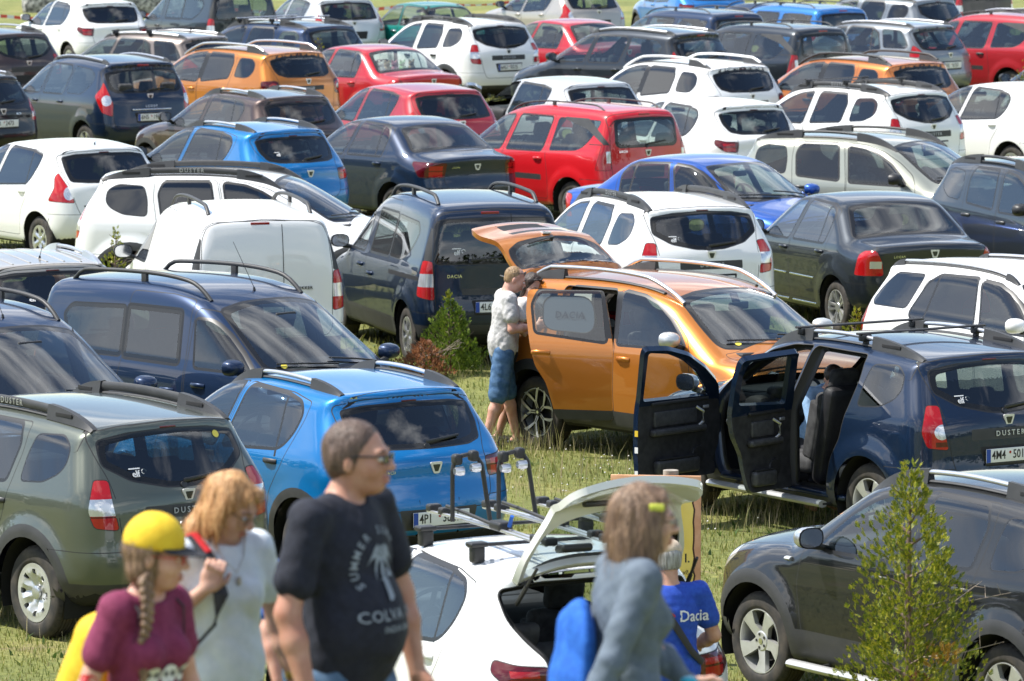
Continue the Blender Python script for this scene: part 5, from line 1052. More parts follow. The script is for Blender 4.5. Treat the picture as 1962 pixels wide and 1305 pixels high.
r, o, m = put('W44', 'parked_car', 'p_white', 'white hatchback near the top left corner beside the barrier tape', GP, over=BM('p_white'), tint='privacy')
r, o, m = put('DD45', 'parked_car', 'p_dkgrey', 'dark grey passenger van right of the white hatchback in the top left', GP, tint='glass')
r, o, m = put('ND46', 'parked_car', 'p_navy2', 'navy off-roader with silver bars across its roof, behind an orange off-roader', GP, tint='tint'); roof_bars(m, r, (.40, 1.25), 'silver', .78, .11)
r, o, m = put('SS47', 'parked_car', 'p_silverwhite', 'silver hatchback at the top edge, left of the old teal saloon', GP, over=BM('p_silverwhite'), tint='tint')
r, o, m = put('BG50', 'parked_car', 'p_champ', 'champagne beige hatchback at the top edge above the red saloon roof', GP, over={'wing_mirror:mirror_shell': 'dark', 'door_handle:handle_paint': 'p_champ'}, tint='glass')
r, o, m = put('RL51', 'parked_car', 'p_red2', 'mostly hidden red saloon between the white car plated 6AU 0315 and the grey people carrier', GP, over=BM('p_red2'), tint='glass')
r, o, m = put('BL52', 'parked_car', 'p_sky', 'bright blue hatchback cut by the top frame edge, right of the beige hatchback', GP, over=BM('p_sky'))
r, o, m = put('NM53', 'parked_car', 'p_navy2', 'navy estate with thin rails in front of the blue hatchback at the top', GP, tint='glass')
r, o, m = put('BM54', 'parked_car', 'p_sky', 'clear blue estate with thin rails near the top edge, behind the dark grey estate', GP, tint='tint')
r, o, m = put('GD56', 'parked_car', 'p_grey', 'silver grey off-roader at the top edge, right of the clear blue estate', GP, tint='tint')
r, o, m = put('BR42', 'parked_car', 'p_brown', 'brown off-roader cut by the left frame edge below the barrier tape', GP, tint='tint')
def anch(px, py, loc, fc='L', d=0, z=0):
    """ground position of a car whose local point loc is seen at photo pixel (px, py)"""
    u = (px - 981) / 10466; v = (py - 652.5) / 10466; P_ = R_(PITCH); dr = np.array([u, math.cos(P_) - v * math.sin(P_), -math.sin(P_) - v * math.cos(P_)]); t = (z + loc[2] - CAMH) / dr[2]
    wx, wy = dr[0] * t, dr[1] * t; h = R_(TH + d + (180 if fc == 'R' else 0)); c, s = math.cos(h), math.sin(h); return wx - (loc[0] * c - loc[1] * s), wy - (loc[0] * s + loc[1] * c)
def put2(key, mk_, px, py, loc, fc, d, name, pm, label, **kw):
    x, y = anch(px, py, loc, fc, d); POSE[key] = (mk_, fc, x, y, d, float(terr(x, y))); return put(key, name, pm, label, GP, **kw)
put2('TE49', 'oldsaloon', 753, 42, (1.12, .80, .82), 'L', 2, 'parked_car', 'p_teal', 'old teal saloon at the top edge between the silver and the beige hatchback', over={'door_handle:handle_paint': 'chrome', 'wing_mirror:mirror_shell': 'chrome'}, tint='clear', ftint='clear')
put2('NK55', 'mcv', 1566, 2, (-.62, 0, 1.555), 'L', 0, 'parked_car', 'p_navy2', 'navy estate whose roof just shows at the top edge, left of the silver grey off-roader', tint='tint')
put2('WF41', 'sandero2', 1922, 142, (1.95, .96, 1.06), 'L', -4, 'parked_car', 'p_white', 'white hatchback at the right edge of which only the bonnet and mirror show', over={'wing_mirror:mirror_shell': 'dark'})
put2('NR57', 'lodgy', 1905, 4, (1.2, .55, 1.70), 'L', 4, 'parked_car', 'p_navy2', 'navy people carrier in the top right corner behind the red estate', tint='glass')
put2('DK58', 'dokker', 1836, 6, (-.56, .78, .95), 'L', 0, 'parked_car', 'p_black', 'black passenger van cut by the top frame edge, near the top right corner', tint='tint')
# ---------------------------------------------------------------- opened doors and tailgates, trims
def mesh_arrays(me):
    V = np.array([v.co[:] for v in me.vertices]); F = [tuple(p.vertices) for p in me.polygons]; MI = [p.material_index for p in me.polygons]; return V, F, MI, [m.name for m in me.materials]
def thick(mod, me, d, inner='door_card', edge='paint', glassd=True, keep=None, zsplit=None):
    """give a panel thickness: outer skin, inner skin and a closed rim"""
    V, F, MI, ms = mesh_arrays(me); N = mod.b.normals(np.stack([V[:, 0], np.abs(V[:, 1]), V[:, 2]], 1)); N[:, 1] *= np.where(V[:, 1] < -1e-5, -1, 1); n = len(V)
    # weld duplicates on the centre line and along part seams
    key = {}; rem = np.arange(n)
    for i, v in enumerate(V):
        k = (round(v[0], 4), round(v[1], 4), round(v[2], 4)); rem[i] = key.setdefault(k, i)
    F2 = [tuple(int(rem[j]) for j in f) for f in F]; F2 = [(f, m) for f, m in zip(F2, MI) if len(set(f)) == len(f)]
    V2 = V - N * d; E = {}
    for f, m in F2:
        for a, b in zip(f, f[1:] + f[:1]): E[(a, b)] = m
    FF = [f for f, _ in F2]; MM = [m for _, m in F2]; names = list(ms)
    def mi(k):
        if k not in names: names.append(k)
        return names.index(k)
    ic = mi(inner); ec = mi(edge)
    for f, m in F2:
        z = V[list(f)].mean(0)[2]; FF.append(tuple(n + j for j in f[::-1])); MM.append(ic if (zsplit is None or z < zsplit) else ec)
    for (a, b), m in E.items():
        if (b, a) not in E: FF.append((a, n + a, n + b, b)); MM.append(ec)
    NN = np.vstack([N, -N]); me2 = mk(me.name, np.vstack([V, V2]), FF, names, MM, None, link=False); me2.set_sharp_from_angle(angle=R_(35)); return me2
def copy_slots(o, me, pm, over=None):
    """swap the mesh of a placed part, keeping its paint"""
    o.data = me
    for sl in o.material_slots:
        k = sl.material.name if sl.material else ''
        if k == 'paint': sl.link = 'OBJECT'; sl.material = pm
def hinge(o, h, axis, ang):
    M = Matrix.Translation(h) @ Matrix.Rotation(ang, 4, axis) @ Matrix.Translation(-Vector(h)); o.matrix_local = M @ o.matrix_local
def jamb(mod, poly, depth, root, pm, name='door_frame', sg=1, rear=False):
    """painted return of the opening"""
    P = rp(poly, .05); out = [mod.b.side(x, z) if not rear else mod.b.back(x, z) for x, z in P]; inn = []
    for p in out: n_ = mod.b.normals(p[None])[0]; inn.append(p - np.array([0, depth, 0]) if not rear else p + np.array([depth, 0, 0]))
    k = len(out); A = np.array(out); Bq = np.array(inn); Pi = offset(P, .06); 
    C = np.array([np.array([q[0], b_[1], q[1]]) if not rear else np.array([b_[0], q[0], q[1]]) for q, b_ in zip(Pi, Bq)])
    if sg < 0: A[:, 1] *= -1; Bq[:, 1] *= -1; C[:, 1] *= -1
    F = [(j, (j + 1) % k, k + (j + 1) % k, k + j) for j in range(k)] + [(k + j, k + (j + 1) % k, 2 * k + (j + 1) % k, 2 * k + j) for j in range(k)]
    m = mk(name, np.vstack([A, Bq, C]), F, ['p_white', 'seal'], [0] * k + [1] * k, None, link=False); m.materials[0] = pm
    return child(name, m, root)
def door_details(mod, door, sg, pts, inset):
    """trim on the inner face of a left door: pull handle, armrest, pocket, speaker"""
    x0, x1, zt, zb = pts; m = MB(); Y = lambda x, z: abs(mod.b.side(x, z)[1]) - inset
    y = lambda x, z, e=0: (Y(x, z) - e) * sg
    m.box(((x0 + x1) / 2 - .02, y(.5 * (x0 + x1), .80, .03), .79), (x1 - x0 - .20, .07, .06), 'door_trim_grey', .025); m.box(((x0 + x1) / 2 - .04, y(.5 * (x0 + x1), .90, .005), .90), (x1 - x0 - .34, .03, .13), 'door_trim_grey', .012)
    m.box(((x0 + x1) / 2 - .05, y(.5 * (x0 + x1), .50, .03), .49), (x1 - x0 - .34, .08, .13), 'door_trim_grey', .03); m.box(((x0 + x1) / 2 - .05, y(.5 * (x0 + x1), .50, .035), .56), (x1 - x0 - .40, .05, .012), 'well', .005)
    m.tube([(x1 - .22, y(x1 - .2, .96, .01), .97), (x1 - .17, y(x1 - .2, .9, .05), .93), (x1 - .17, y(x1 - .2, .85, .05), .84), (x1 - .24, y(x1 - .2, .8, .03), .79)], .013, 'silver', 7)
    m.lathe([(.075, -.01), (.07, .004), (0, .006)], 'dark', 18, 'z', Matrix.Translation((x1 - .18, y(x1 - .18, .52, .005), .56)) @ Matrix.Rotation(R_(90 * sg), 4, 'X'))
    m.box((x1 - .10, y(x1 - .1, .97, .01), .96), (.07, .02, .03), 'silver', .008)
    m.box((.5 * (x0 + x1), y(.5 * (x0 + x1), 1.02, .0), 1.035), (x1 - x0 - .16, .05, .03), 'dark', .01)
    return child('door_trim', m.build('door_trim', link=False), door)
mat('door_trim_grey', (.045, .045, .047), .5, build=noise_col((.035, .035, .037), (.06, .06, .062), 25, 4))
# dark blue off-roader: both left doors open
root, obs, mod = CARS['UD']; pm = MATS['p_navy']; S = mod.S
fd, rd = find(obs, mod, role='fdoor', side=0)[0], find(obs, mod, role='rdoor', side=0)[0]
copy_slots(fd, thick(mod, fd.data, .05, 'door_card', 'paint', zsplit=1.03), pm); copy_slots(rd, thick(mod, rd.data, .05, 'door_card', 'paint', zsplit=1.03), pm)
door_details(mod, fd, 1, (1.2, 2.08, 1.05, .45), .05); door_details(mod, rd, 1, (.45, 1.08, 1.05, .45), .05)
jamb(mod, S['fd'], .09, root, pm); jamb(mod, S['rd'], .09, root, pm)
mir = find(obs, mod, n='wing_mirror', side=0)[0]; mir.parent = fd
hinge(fd, (2.165, .84, 0), 'Z', R_(-76)); hinge(rd, (1.115, .85, 0), 'Z', R_(-74))
for z, y, s_ in ((.80, .03, 'yellow'), (.66, .03, 'white'), (.46, .03, 'white')):
    m = MB(); m.box((1.128, .84, z), (.004, .035, .05), 'lab_' + s_); mat('lab_yellow', (.65, .45, .03), .5); mat('lab_white', (.7, .7, .7), .5); child('sticker', m.build('sticker', link=False), fd)
m = MB(); m.box((1.35, .0, .335), (2.3, 1.45, .03), 'under', .01); m.box((1.35, .80, .36), (2.05, .12, .05), 'p_navy', .02); child('floor', m.build('floor', link=False), root)
m = MB(); m.tube([(.52, .93, .30), (2.15, .93, .30)], [(.045, .030)] * 2, 'brightstep', 10); child('side_step', m.build('side_step', link=False), root)
# black cover over the driver's seat back
m = MB(); m.box((.98, .36, .80), (.16, .54, .86), 'cover', .07, Matrix.Rotation(R_(-12), 3, 'Y')); mat('cover', (.012, .012, .014), .5, build=noise_col((.008, .008, .01), (.022, .022, .025), 5, 5, bump=.6, bscale=6)); child('seat_cover', m.build('seat_cover', link=False), root)
m = MB(); m.tube([(.53, .93, .30), (.53, .60, .30)], .015, 'under', 6); m.tube([(1.9, .93, .30), (1.9, .60, .30)], .015, 'under', 6); child('step_bracket', m.build('step_bracket', link=False), root)
# black off-roader: bright side step
root, obs, mod = CARS['BD']
m = MB(); m.tube([(.50, .94, .27), (2.18, .94, .27)], [(.045, .030)] * 2, 'brightstep', 10); m.tube([(.6, .93, .27), (.6, .60, .30)], .015, 'under', 6); m.tube([(1.9, .93, .27), (1.9, .60, .30)], .015, 'under', 6); child('side_step', m.build('side_step', link=False), root)
m = MB(); m.tube([(0, -.03, 0), (0, .03, 0)], [(.028, .016)] * 2, 'alloy', 10); o = child('side_indicator', m.build('side_indicator', link=False), root); p = mod.b.side(2.30, .965); o.location = p; o.rotation_euler = (0, 0, R_(90))
# orange off-roader: tailgate up, right rear door ajar, sunshade in its window
root, obs, mod = CARS['OD']; pm = MATS['p_orange']
tl = find(obs, mod, role='tail')[0]; copy_slots(tl, thick(mod, tl.data, .05, 'door_card', 'paint'), pm); hinge(tl, (-.40, 0, 1.585), 'Y', R_(90))
rdr = find(obs, mod, role='rdoor', side=1)[0]; copy_slots(rdr, thick(mod, rdr.data, .05, 'door_card', 'paint', zsplit=1.08), pm)
m = MB(); V = [mod.b.side(x, z, -1) + np.array([0, .022, 0]) for x, z in rp(offset(np.array([(.93, 1.16), (.88, 1.50), (.46, 1.50), (.40, 1.44), (.42, 1.20)]), .0), .14, 5)]; k = len(V); m.add(V + [v + np.array([0, .006, 0]) for v in V], [tuple(range(k)), tuple(range(k, 2 * k))[::-1]], 'sunshade')
c_ = np.mean(V, 0); m.tube([v for v in V] + [V[0]], .006, 'dark', 5); child('sunshade', m.build('sunshade', link=False), rdr)
V, F = text_mesh('DACIA', .085, 'shade_ink', .0008, 1.15); mat('shade_ink', (.03, .06, .13), .6); pc = mod.b.side(.67, 1.33, -1); nn = mod.b.normals(np.abs(pc)[None])[0]; tl_ = nn[2] / nn[1]
V = [(pc[0] + v[0], pc[1] + .012 + v[1] * tl_ * -(-1), pc[2] + v[1]) for v in V]; child('sunshade_lettering', mk('sunshade_lettering', V, F, ['shade_ink'], link=False), rdr)
hinge(rdr, (1.115, -.86, 0), 'Z', R_(34)); jamb(mod, mod.S['rd'], .09, root, pm, sg=-1)
for sg in (1, -1): m = MB(); m.tube([(-.44, .56 * sg, 1.50), (-.83, .58 * sg, 1.56)], .011, 'dark', 6); child('tailgate_strut', m.build('tailgate_strut', link=False), root)
# white hatchback: tailgate up, black strut and luggage bay
root, obs, mod = CARS['WS2']; pm = MATS['p_white']
tl = find(obs, mod, role='tail')[0]; copy_slots(tl, thick(mod, tl.data, .045, 'p_white', 'paint'), pm); tl.matrix_local = Matrix.Translation((-.20, .075, 1.465)) @ Matrix.Rotation(R_(100), 4, 'Y') @ Matrix.Translation((.20, 0, -1.465)) @ Matrix.Diagonal((1, .87, 1, 1))
m = MB(); m.box((-.335, .16, 1.30), (.05, .24, .13), 'dark', .03); o = child('tailgate_trim', m.build('tailgate_trim', link=False), tl); m = MB(); m.box((-.585, .05, .88), (.035, .50, .05), 'dark', .015); child('grab_handle', m.build('grab_handle', link=False), tl)
for sg in (1, -1): m = MB(); m.tube([(-.28, .57 * sg, 1.30), (-.62, .54 * sg + .06, 1.56)], .010, 'dark', 7); m.tube([(-.28, .57 * sg, 1.30), (-.45, .555 * sg + .03, 1.43)], .015, 'dark', 7); child('tailgate_strut', m.build('tailgate_strut', link=False), root)
# opening: dark liner
tg = [(y, z) for y, z in mod.S['tg']][1:-1]; P = rp([(y, z) for y, z in tg] + [(-y, z) for y, z in tg[::-1]], .06); out = []
for y, z in P: q = mod.b.back(abs(y), z); out.append((q[0], y, q[2]))
A = np.array(out); k = len(A); Bq = A + np.array([.07, 0, 0]); c0 = A.mean(0); Bq[:, 1:] = c0[1:] + (Bq[:, 1:] - c0[1:]) * .93; C = Bq + np.array([.5, 0, 0]); C[:, 1:] = c0[1:] + (Bq[:, 1:] - c0[1:]) * .9
m = mk('boot_liner', np.vstack([A, Bq, C]), [(j, (j + 1) % k, k + (j + 1) % k, k + j) for j in range(k)] + [(k + j, k + (j + 1) % k, 2 * k + (j + 1) % k, 2 * k + j) for j in range(k)], ['p_white', 'seal'], [0] * k + [1] * k, link=False); child('boot_liner', m, root)
m = MB(); m.tube([tuple(v) for v in Bq] + [tuple(Bq[0])], .016, 'seal', 6); child('boot_seal', m.build('boot_seal', link=False), root)
# bike carriers on its roof
m = MB(); zr = lambda x, y: mod.b.top(x, y)[2]
m2 = MB()
for x in (.30, 1.05):
    z = zr(x, .5) + .10; m2.tube([(x, -.62, z), (x, .62, z)], [(.022, .012)] * 2, 'dark', 8)
    for sg in (1, -1): m2.box((x, .56 * sg, z - .055), (.07, .09, .11), 'dark', .02); m2.box((x, .56 * sg, z + .005), (.10, .12, .03), 'dark', .012)
child('roof_bar', m2.build('roof_bar', link=False), root)
for y, fl in ((-.42, 1), (-.05, -1), (.34, 1)):
    m = MB(); z = zr(.6, 0) + .135
    m.tube([(-.28, y - .02, z - .01), (.3, y - .02, z), (1.05, y - .02, z), (1.42, y - .02, z - .012)], [(.013, .010)] * 4, 'silver', 7); m.tube([(-.28, y + .03, z - .01), (.3, y + .03, z), (1.05, y + .03, z), (1.42, y + .03, z - .012)], [(.013, .010)] * 4, 'silver', 7)
    for x in (-.26, -.10, 1.22, 1.40): m.box((x, y, z + .01), (.07, .09, .05), 'dark', .015)
    m.box((.42, y, z + .02), (.16, .10, .06), 'dark', .02); m.tube([(.42, y + .03, z + .02), (.80, y + .05, z + .05), (1.10, y + .05, z + .06)], .012, 'dark', 7); m.tube([(.30, y, z + .03), (.26, y, z + .10)], .014, 'strapblue' if fl > 0 else 'dark', 6); mat('strapblue', (.01, .10, .45), .5)
    child('bike_carrier', m.build('bike_carrier', link=False), root)
for y in (.02, .34):   # two upright frame holders
    m = MB(); z0 = zr(.7, 0) + .12; H_ = .40; pts = [(.95, y, z0), (.95, y, z0 + H_ * .8)] + [(.95 - .10 + .10 * math.cos(a), y, z0 + H_ * .8 + .10 * math.sin(a)) for a in np.linspace(0, math.pi, 9)] + [(.75, y, z0 + H_ * .8), (.70, y + .03, z0)]
    pts = [(.9 + (p[0] - .85) * .3, y + (p[0] - .85) * .9, p[2]) for p in pts]; m.tube(pts, .015, 'dark', 8)
    for q in (pts[4], pts[7]): m.box((q[0], q[1], q[2] + .0), (.07, .06, .07), 'dark', .02); m.lathe([(.028, -.03), (.03, 0), (.022, .03)], 'silver', 10, 'y', Matrix.Translation((q[0] - .03, q[1], q[2] - .07)))
    child('frame_holder', m.build('frame_holder', link=False), root)
# silver white hatchback: driver door open, black inside
root, obs, mod = CARS['WO31']; pm = MATS['p_silverwhite']; fd = find(obs, mod, role='fdoor', side=0)[0]; copy_slots(fd, thick(mod, fd.data, .05, 'door_card', 'paint', zsplit=.97), pm); find(obs, mod, n='wing_mirror', side=0)[0].parent = fd; hinge(fd, (2.13, .83, 0), 'Z', R_(-50))
# soft toys behind the rear window of the red saloon
root, obs, mod = CARS['RL33']
for i, (y, c) in enumerate(((.32, 'toy_tan'), (.16, 'toy_pink'), (-.02, 'toy_green'), (-.22, 'toy_tan'), (.45, 'toy_white'))):
    mat('toy_tan', (.45, .33, .2), .9); mat('toy_pink', (.55, .25, .3), .9); mat('toy_green', (.25, .5, .2), .9); mat('toy_white', (.7, .68, .6), .9)
    m = MB(); m.box((0, 0, .06), (.12, .13, .12), c, .055); m.box((0, .01, .15), (.09, .10, .09), c, .043); m.box((0, .05, .20), (.03, .03, .04), c, .014); m.box((0, -.04, .20), (.03, .03, .04), c, .014); o = m.build('soft_toy', link=True); o.matrix_world = loc_matrix(*root.location, root.rotation_euler.z) @ Matrix.Translation((.02, y, 1.075))
    tag(o, ['tan soft toy behind the rear window of the red saloon, second from the left', 'pink soft toy in the rear window of the red saloon', 'green soft toy in the rear window of the red saloon', 'rightmost tan soft toy in the rear window of the red saloon', 'white soft toy at the left end of the rear shelf of the red saloon'][i], 'soft toy', 'soft toys on the rear shelf')

# chrome strips of the dark grey saloon
root, obs, mod = CARS['LD']
for z_, nm in ((.60, 'chrome_strip'), (.30, 'chrome_strip')):
    m = MB()
    for xa, xb in ((.50, 1.12), (1.22, 2.05)): pts = [mod.b.side(x, z_) + np.array([0, .004, 0]) for x in np.linspace(xa, xb, 7)]; m.tube(pts, [(.006, .010)] * 7, 'chrome', 6)
    child(nm, m.build(nm, link=False), root)
# round inspection stickers in the windscreens
mat('stick_y', (.75, .62, .08), .5)
for key, y, zc, fr in (('DL', -.52, 1.155, 1), ('NL', -.50, 1.155, 1), ('OD', .50, 1.20, 1), ('OD', -.50, 1.19, 1), ('GD', -.42, 1.46, 0)):
    root, obs, mod = CARS[key]
    if fr: q = mod.b.front(0, zc); p = np.array([q[0] - mod.S['kf'] * y * y + .004, y, q[2] - mod.S['crown'] * y * y + .004])
    else: p = mod.b.back(y, zc) + np.array([-.006, 0, .002])
    n_ = mod.b.normals(p[None])[0]; n_ = Vector((n_[0], n_[1], n_[2])); m = MB(); m.lathe([(.030, 0), (.0, .0005)], 'stick_y', 14, 'z'); o = child('sticker', m.build('sticker', link=False), find(obs, mod, role='wscreen' if fr else 'rglass')[0]); o.location = p; o.rotation_euler = n_.to_track_quat('Z', 'Y').to_euler()
# ---------------------------------------------------------------- ground, grass, shrubs, sign
def fast_mesh(name, V, F, mats, parent=None, link=True):
    """V (n,3), F (m,k) arrays"""
    me = bpy.data.meshes.new(name); V = np.asarray(V, dtype=np.float32); F = np.asarray(F, dtype=np.int32); m, k = F.shape
    me.vertices.add(len(V)); me.vertices.foreach_set('co', V.ravel()); me.loops.add(m * k); me.loops.foreach_set('vertex_index', F.ravel()); me.polygons.add(m); me.polygons.foreach_set('loop_start', np.arange(m, dtype=np.int32) * k)
    for q in mats: me.materials.append(MATS[q])
    me.update(calc_edges=True)
    if not link: return me
    o = bpy.data.objects.new(name, me); COL.objects.link(o)
    if parent: o.parent = parent
    return o
def world(px, py, Y):
    u = (px - 981) / 10466; v = (py - 652.5) / 10466; P_ = R_(PITCH); dr = np.array([u, math.cos(P_) - v * math.sin(P_), -math.sin(P_) - v * math.cos(P_)]); t = Y / dr[1]; return np.array([dr[0] * t, Y, CAMH + dr[2] * t])
def grass_mat(nt, b):
    t = nd(nt, 'ShaderNodeTexCoord'); L_ = nt.links.new
    n1 = nd(nt, 'ShaderNodeTexNoise'); n1.inputs['Scale'].default_value = .55; n1.inputs['Detail'].default_value = 9; n1.inputs['Roughness'].default_value = .65
    n2 = nd(nt, 'ShaderNodeTexNoise'); n2.inputs['Scale'].default_value = 14; n2.inputs['Detail'].default_value = 6; n2.inputs['Roughness'].default_value = .7
    for n in (n1, n2): L_(t.outputs['Object'], n.inputs['Vector'])
    r1 = ramp(nt, [(.30, (.12, .145, .035)), (.50, (.20, .215, .055)), (.66, (.29, .27, .085)), (.78, (.34, .29, .13))]); L_(n1.outputs['Fac'], r1.inputs[0])
    n3 = nd(nt, 'ShaderNodeTexNoise'); n3.inputs['Scale'].default_value = 1.1; n3.inputs['Detail'].default_value = 7; n3.inputs['Roughness'].default_value = .7; L_(t.outputs['Object'], n3.inputs['Vector']); r3_ = ramp(nt, [(.60, 0), (.68, .8)]); L_(n3.outputs['Fac'], r3_.inputs[0]); r2 = ramp(nt, [(.30, (.50, .52, .42)), (.55, (1.0, 1.0, 1.0)), (.75, (1.5, 1.35, 1.15))]); L_(n2.outputs['Fac'], r2.inputs[0])
    m = nd(nt, 'ShaderNodeMixRGB', blend_type='MULTIPLY'); m.inputs[0].default_value = .9; L_(r1.outputs[0], m.inputs[1]); L_(r2.outputs[0], m.inputs[2]); m3 = nd(nt, 'ShaderNodeMixRGB'); m3.inputs[2].default_value = (.20, .15, .095, 1); L_(r3_.outputs[0], m3.inputs[0]); L_(m.outputs[0], m3.inputs[1]); L_(m3.outputs[0], b.inputs['Base Color'])
    bp = nd(nt, 'ShaderNodeBump'); bp.inputs['Strength'].default_value = .9; bp.inputs['Distance'].default_value = .05; L_(n2.outputs['Fac'], bp.inputs['Height']); L_(bp.outputs[0], b.inputs['Normal'])
mat('meadow', (.1, .12, .04), .95, build=grass_mat)
def blade_mat(stops):
    def f(nt, b):
        g = nd(nt, 'ShaderNodeNewGeometry'); r = ramp(nt, stops); nt.links.new(g.outputs['Random Per Island'], r.inputs[0]); nt.links.new(r.outputs[0], b.inputs['Base Color'])
        tr = nd(nt, 'ShaderNodeBsdfTranslucent'); nt.links.new(r.outputs[0], tr.inputs[0]); s = nd(nt, 'ShaderNodeMixShader'); s.inputs[0].default_value = .35; o = [x for x in nt.nodes if x.type == 'OUTPUT_MATERIAL'][0]
        nt.links.new(b.outputs[0], s.inputs[1]); nt.links.new(tr.outputs[0], s.inputs[2]); nt.links.new(s.outputs[0], o.inputs[0])
    return f
mat('blade', rough=.6, build=blade_mat([(0, (.12, .16, .03)), (.45, (.23, .26, .055)), (.72, (.33, .32, .09)), (.86, (.38, .34, .12)), (1, (.46, .39, .20))]))
mat('straw', rough=.7, build=blade_mat([(0, (.22, .25, .07)), (.4, (.36, .34, .14)), (.7, (.50, .42, .24)), (1, (.60, .50, .33))]))
mat('thuja', rough=.55, build=blade_mat([(0, (.055, .095, .010)), (.35, (.16, .21, .014)), (.7, (.30, .31, .022)), (1, (.46, .40, .04))]))
mat('thuja_green', rough=.55, build=blade_mat([(0, (.035, .085, .012)), (.5, (.14, .22, .02)), (1, (.27, .34, .04))]))
mat('thuja_dead', rough=.7, build=blade_mat([(0, (.14, .045, .02)), (.5, (.30, .12, .055)), (1, (.45, .24, .12))]))
mat('thuja_gold', rough=.6, build=blade_mat([(0, (.35, .15, .02)), (.6, (.62, .34, .05)), (1, (.70, .48, .12))]))
mat('twig', (.16, .11, .08), .8); mat('twig_pale', (.30, .24, .19), .8); mat('petal', (.72, .70, .66), .7)
# ground: one sheet, fine where the cars stand
xs = np.concatenate([[-1500, -500, -150, -60, -30], np.arange(-18, 20.1, .5), [30, 60, 150, 500, 1500]]); ys = np.concatenate([[-300, -60, -10, 5, 10, 13], np.arange(15, 150.1, .5), [165, 200, 300, 600, 1200, 2600]])
gx, gy = np.meshgrid(xs, ys, indexing='ij'); gz = terr(gx, gy); gz = np.where(gy < 14.9, 2.5, gz) + .02 * np.sin(gx * 1.7 + gy * .6) * np.sin(gy * 1.1)
n2 = len(ys); I, J = np.meshgrid(np.arange(len(xs) - 1), np.arange(n2 - 1), indexing='ij'); I = I.ravel(); J = J.ravel()
g = fast_mesh('ground', np.stack([gx.ravel(), gy.ravel(), gz.ravel()], 1), np.stack([I * n2 + J, (I + 1) * n2 + J, (I + 1) * n2 + J + 1, I * n2 + J + 1], 1), ['meadow']); tag(g, kind='structure'); g.data.polygons.foreach_set('use_smooth', [True] * len(I))
def tz(x, y): return terr(x, y) + .02 * np.sin(x * 1.7 + y * .6) * np.sin(y * 1.1)
def blades(n, region, h, wd, name, m, lean=.5, label=None):
    """region(n) -> x, y arrays"""
    x, y = region(n); n = len(x); z = tz(x, y) - .005; hh = rng.uniform(h[0], h[1], n) * (.6 + .8 * rng.random(n)); ww = rng.uniform(wd[0], wd[1], n); a = rng.uniform(0, 2 * np.pi, n); l = rng.uniform(.1, lean, n) * hh; b = rng.uniform(0, 2 * np.pi, n)
    dx, dy = np.cos(a), np.sin(a); lx, ly = np.cos(b) * l, np.sin(b) * l; V = np.zeros((n, 5, 3))
    V[:, 0] = np.stack([x - dx * ww, y - dy * ww, z], 1); V[:, 1] = np.stack([x + dx * ww, y + dy * ww, z], 1)
    V[:, 2] = np.stack([x + lx * .35 + dx * ww * .8, y + ly * .35 + dy * ww * .8, z + hh * .55], 1); V[:, 3] = np.stack([x + lx * .35 - dx * ww * .8, y + ly * .35 - dy * ww * .8, z + hh * .55], 1); V[:, 4] = np.stack([x + lx, y + ly, z + hh], 1)
    k = np.arange(n)[:, None] * 5; F = np.concatenate([k + [0, 1, 2], k + [0, 2, 3], k + [3, 2, 4]], 0); return V.reshape(-1, 3), F
def reg(x0, x1, y0, y1, dens=None):
    def f(n):
        x = rng.uniform(x0, x1, n * 2); y = rng.uniform(y0, y1, n * 2); half = (y * 981 / 10466) * 1.03; ok = np.abs(x) < half + .3
        k = np.sin(x * 2.1 + 1) * np.sin(y * 1.3) + np.sin(x * .9 - y * .7); ok &= rng.random(n * 2) < .65 + .25 * k; return x[ok][:n], y[ok][:n]
    return f
parts = [blades(120000, reg(-4, 5, 30.5, 58), (.02, .055), (.0025, .005), '', ''), blades(60000, reg(-10, 11, 56, 112), (.05, .12), (.006, .012), '', '')]
V = np.vstack([p[0] for p in parts]); F = np.vstack([parts[0][1], parts[1][1] + len(parts[0][0])]); o = fast_mesh('grass', V, F, ['blade']); tag(o, 'short trampled grass blades between the parked cars', 'grass', kind='stuff')
mat('weed', rough=.55, build=blade_mat([(0, (.05, .10, .02)), (.6, (.10, .17, .03)), (1, (.20, .24, .06))]))
def reg_n(n, *a):
    g_ = reg(*a)
    return lambda _: g_(n)
def spots(cs, r, n):
    def f(_):
        X = []; Y = []
        for (cx, cy, rr, k) in cs: X.append(rng.normal(cx, rr, k)); Y.append(rng.normal(cy, rr, k))
        return np.concatenate(X), np.concatenate(Y)
    return f
def gp(px, py):   # pixel on flat ground
    u = (px - 981) / 10466; v = (py - 652.5) / 10466; P_ = R_(PITCH); t = -CAMH / (-math.sin(P_) - v * math.cos(P_)); return (u * t, (math.cos(P_) - v * math.sin(P_)) * t)
tall = [(*gp(a, b), r, k) for a, b, r, k in ((965, 850, .22, 260), (1010, 860, .3, 260), (1060, 850, .15, 120), (940, 820, .2, 120), (1400, 985, .5, 160), (1500, 990, .5, 160), (1580, 1000, .3, 120), (1120, 900, .5, 160), (1000, 930, .5, 260), (1660, 1300, .25, 160), (1600, 1290, .2, 80), (690, 1020, .3, 60), (1560, 575, .3, 120), (1650, 600, .3, 160), (870, 700, .25, 160), (30, 1200, .3, 150), (200, 1230, .3, 120), (1290, 1000, .6, 200))]
P0 = world(1770, 1290, 33.2); P1 = world(1850, 1290, 33.0)
tall += [(P0[0], 33.25, .16, 420), (P1[0], 33.3, .16, 420), (P0[0] - .25, 33.3, .14, 200), (P1[0] + .12, 33.2, .1, 160)]
tall = [(a, b, r, int(k * .45)) for a, b, r, k in tall[:18]] + tall[18:]
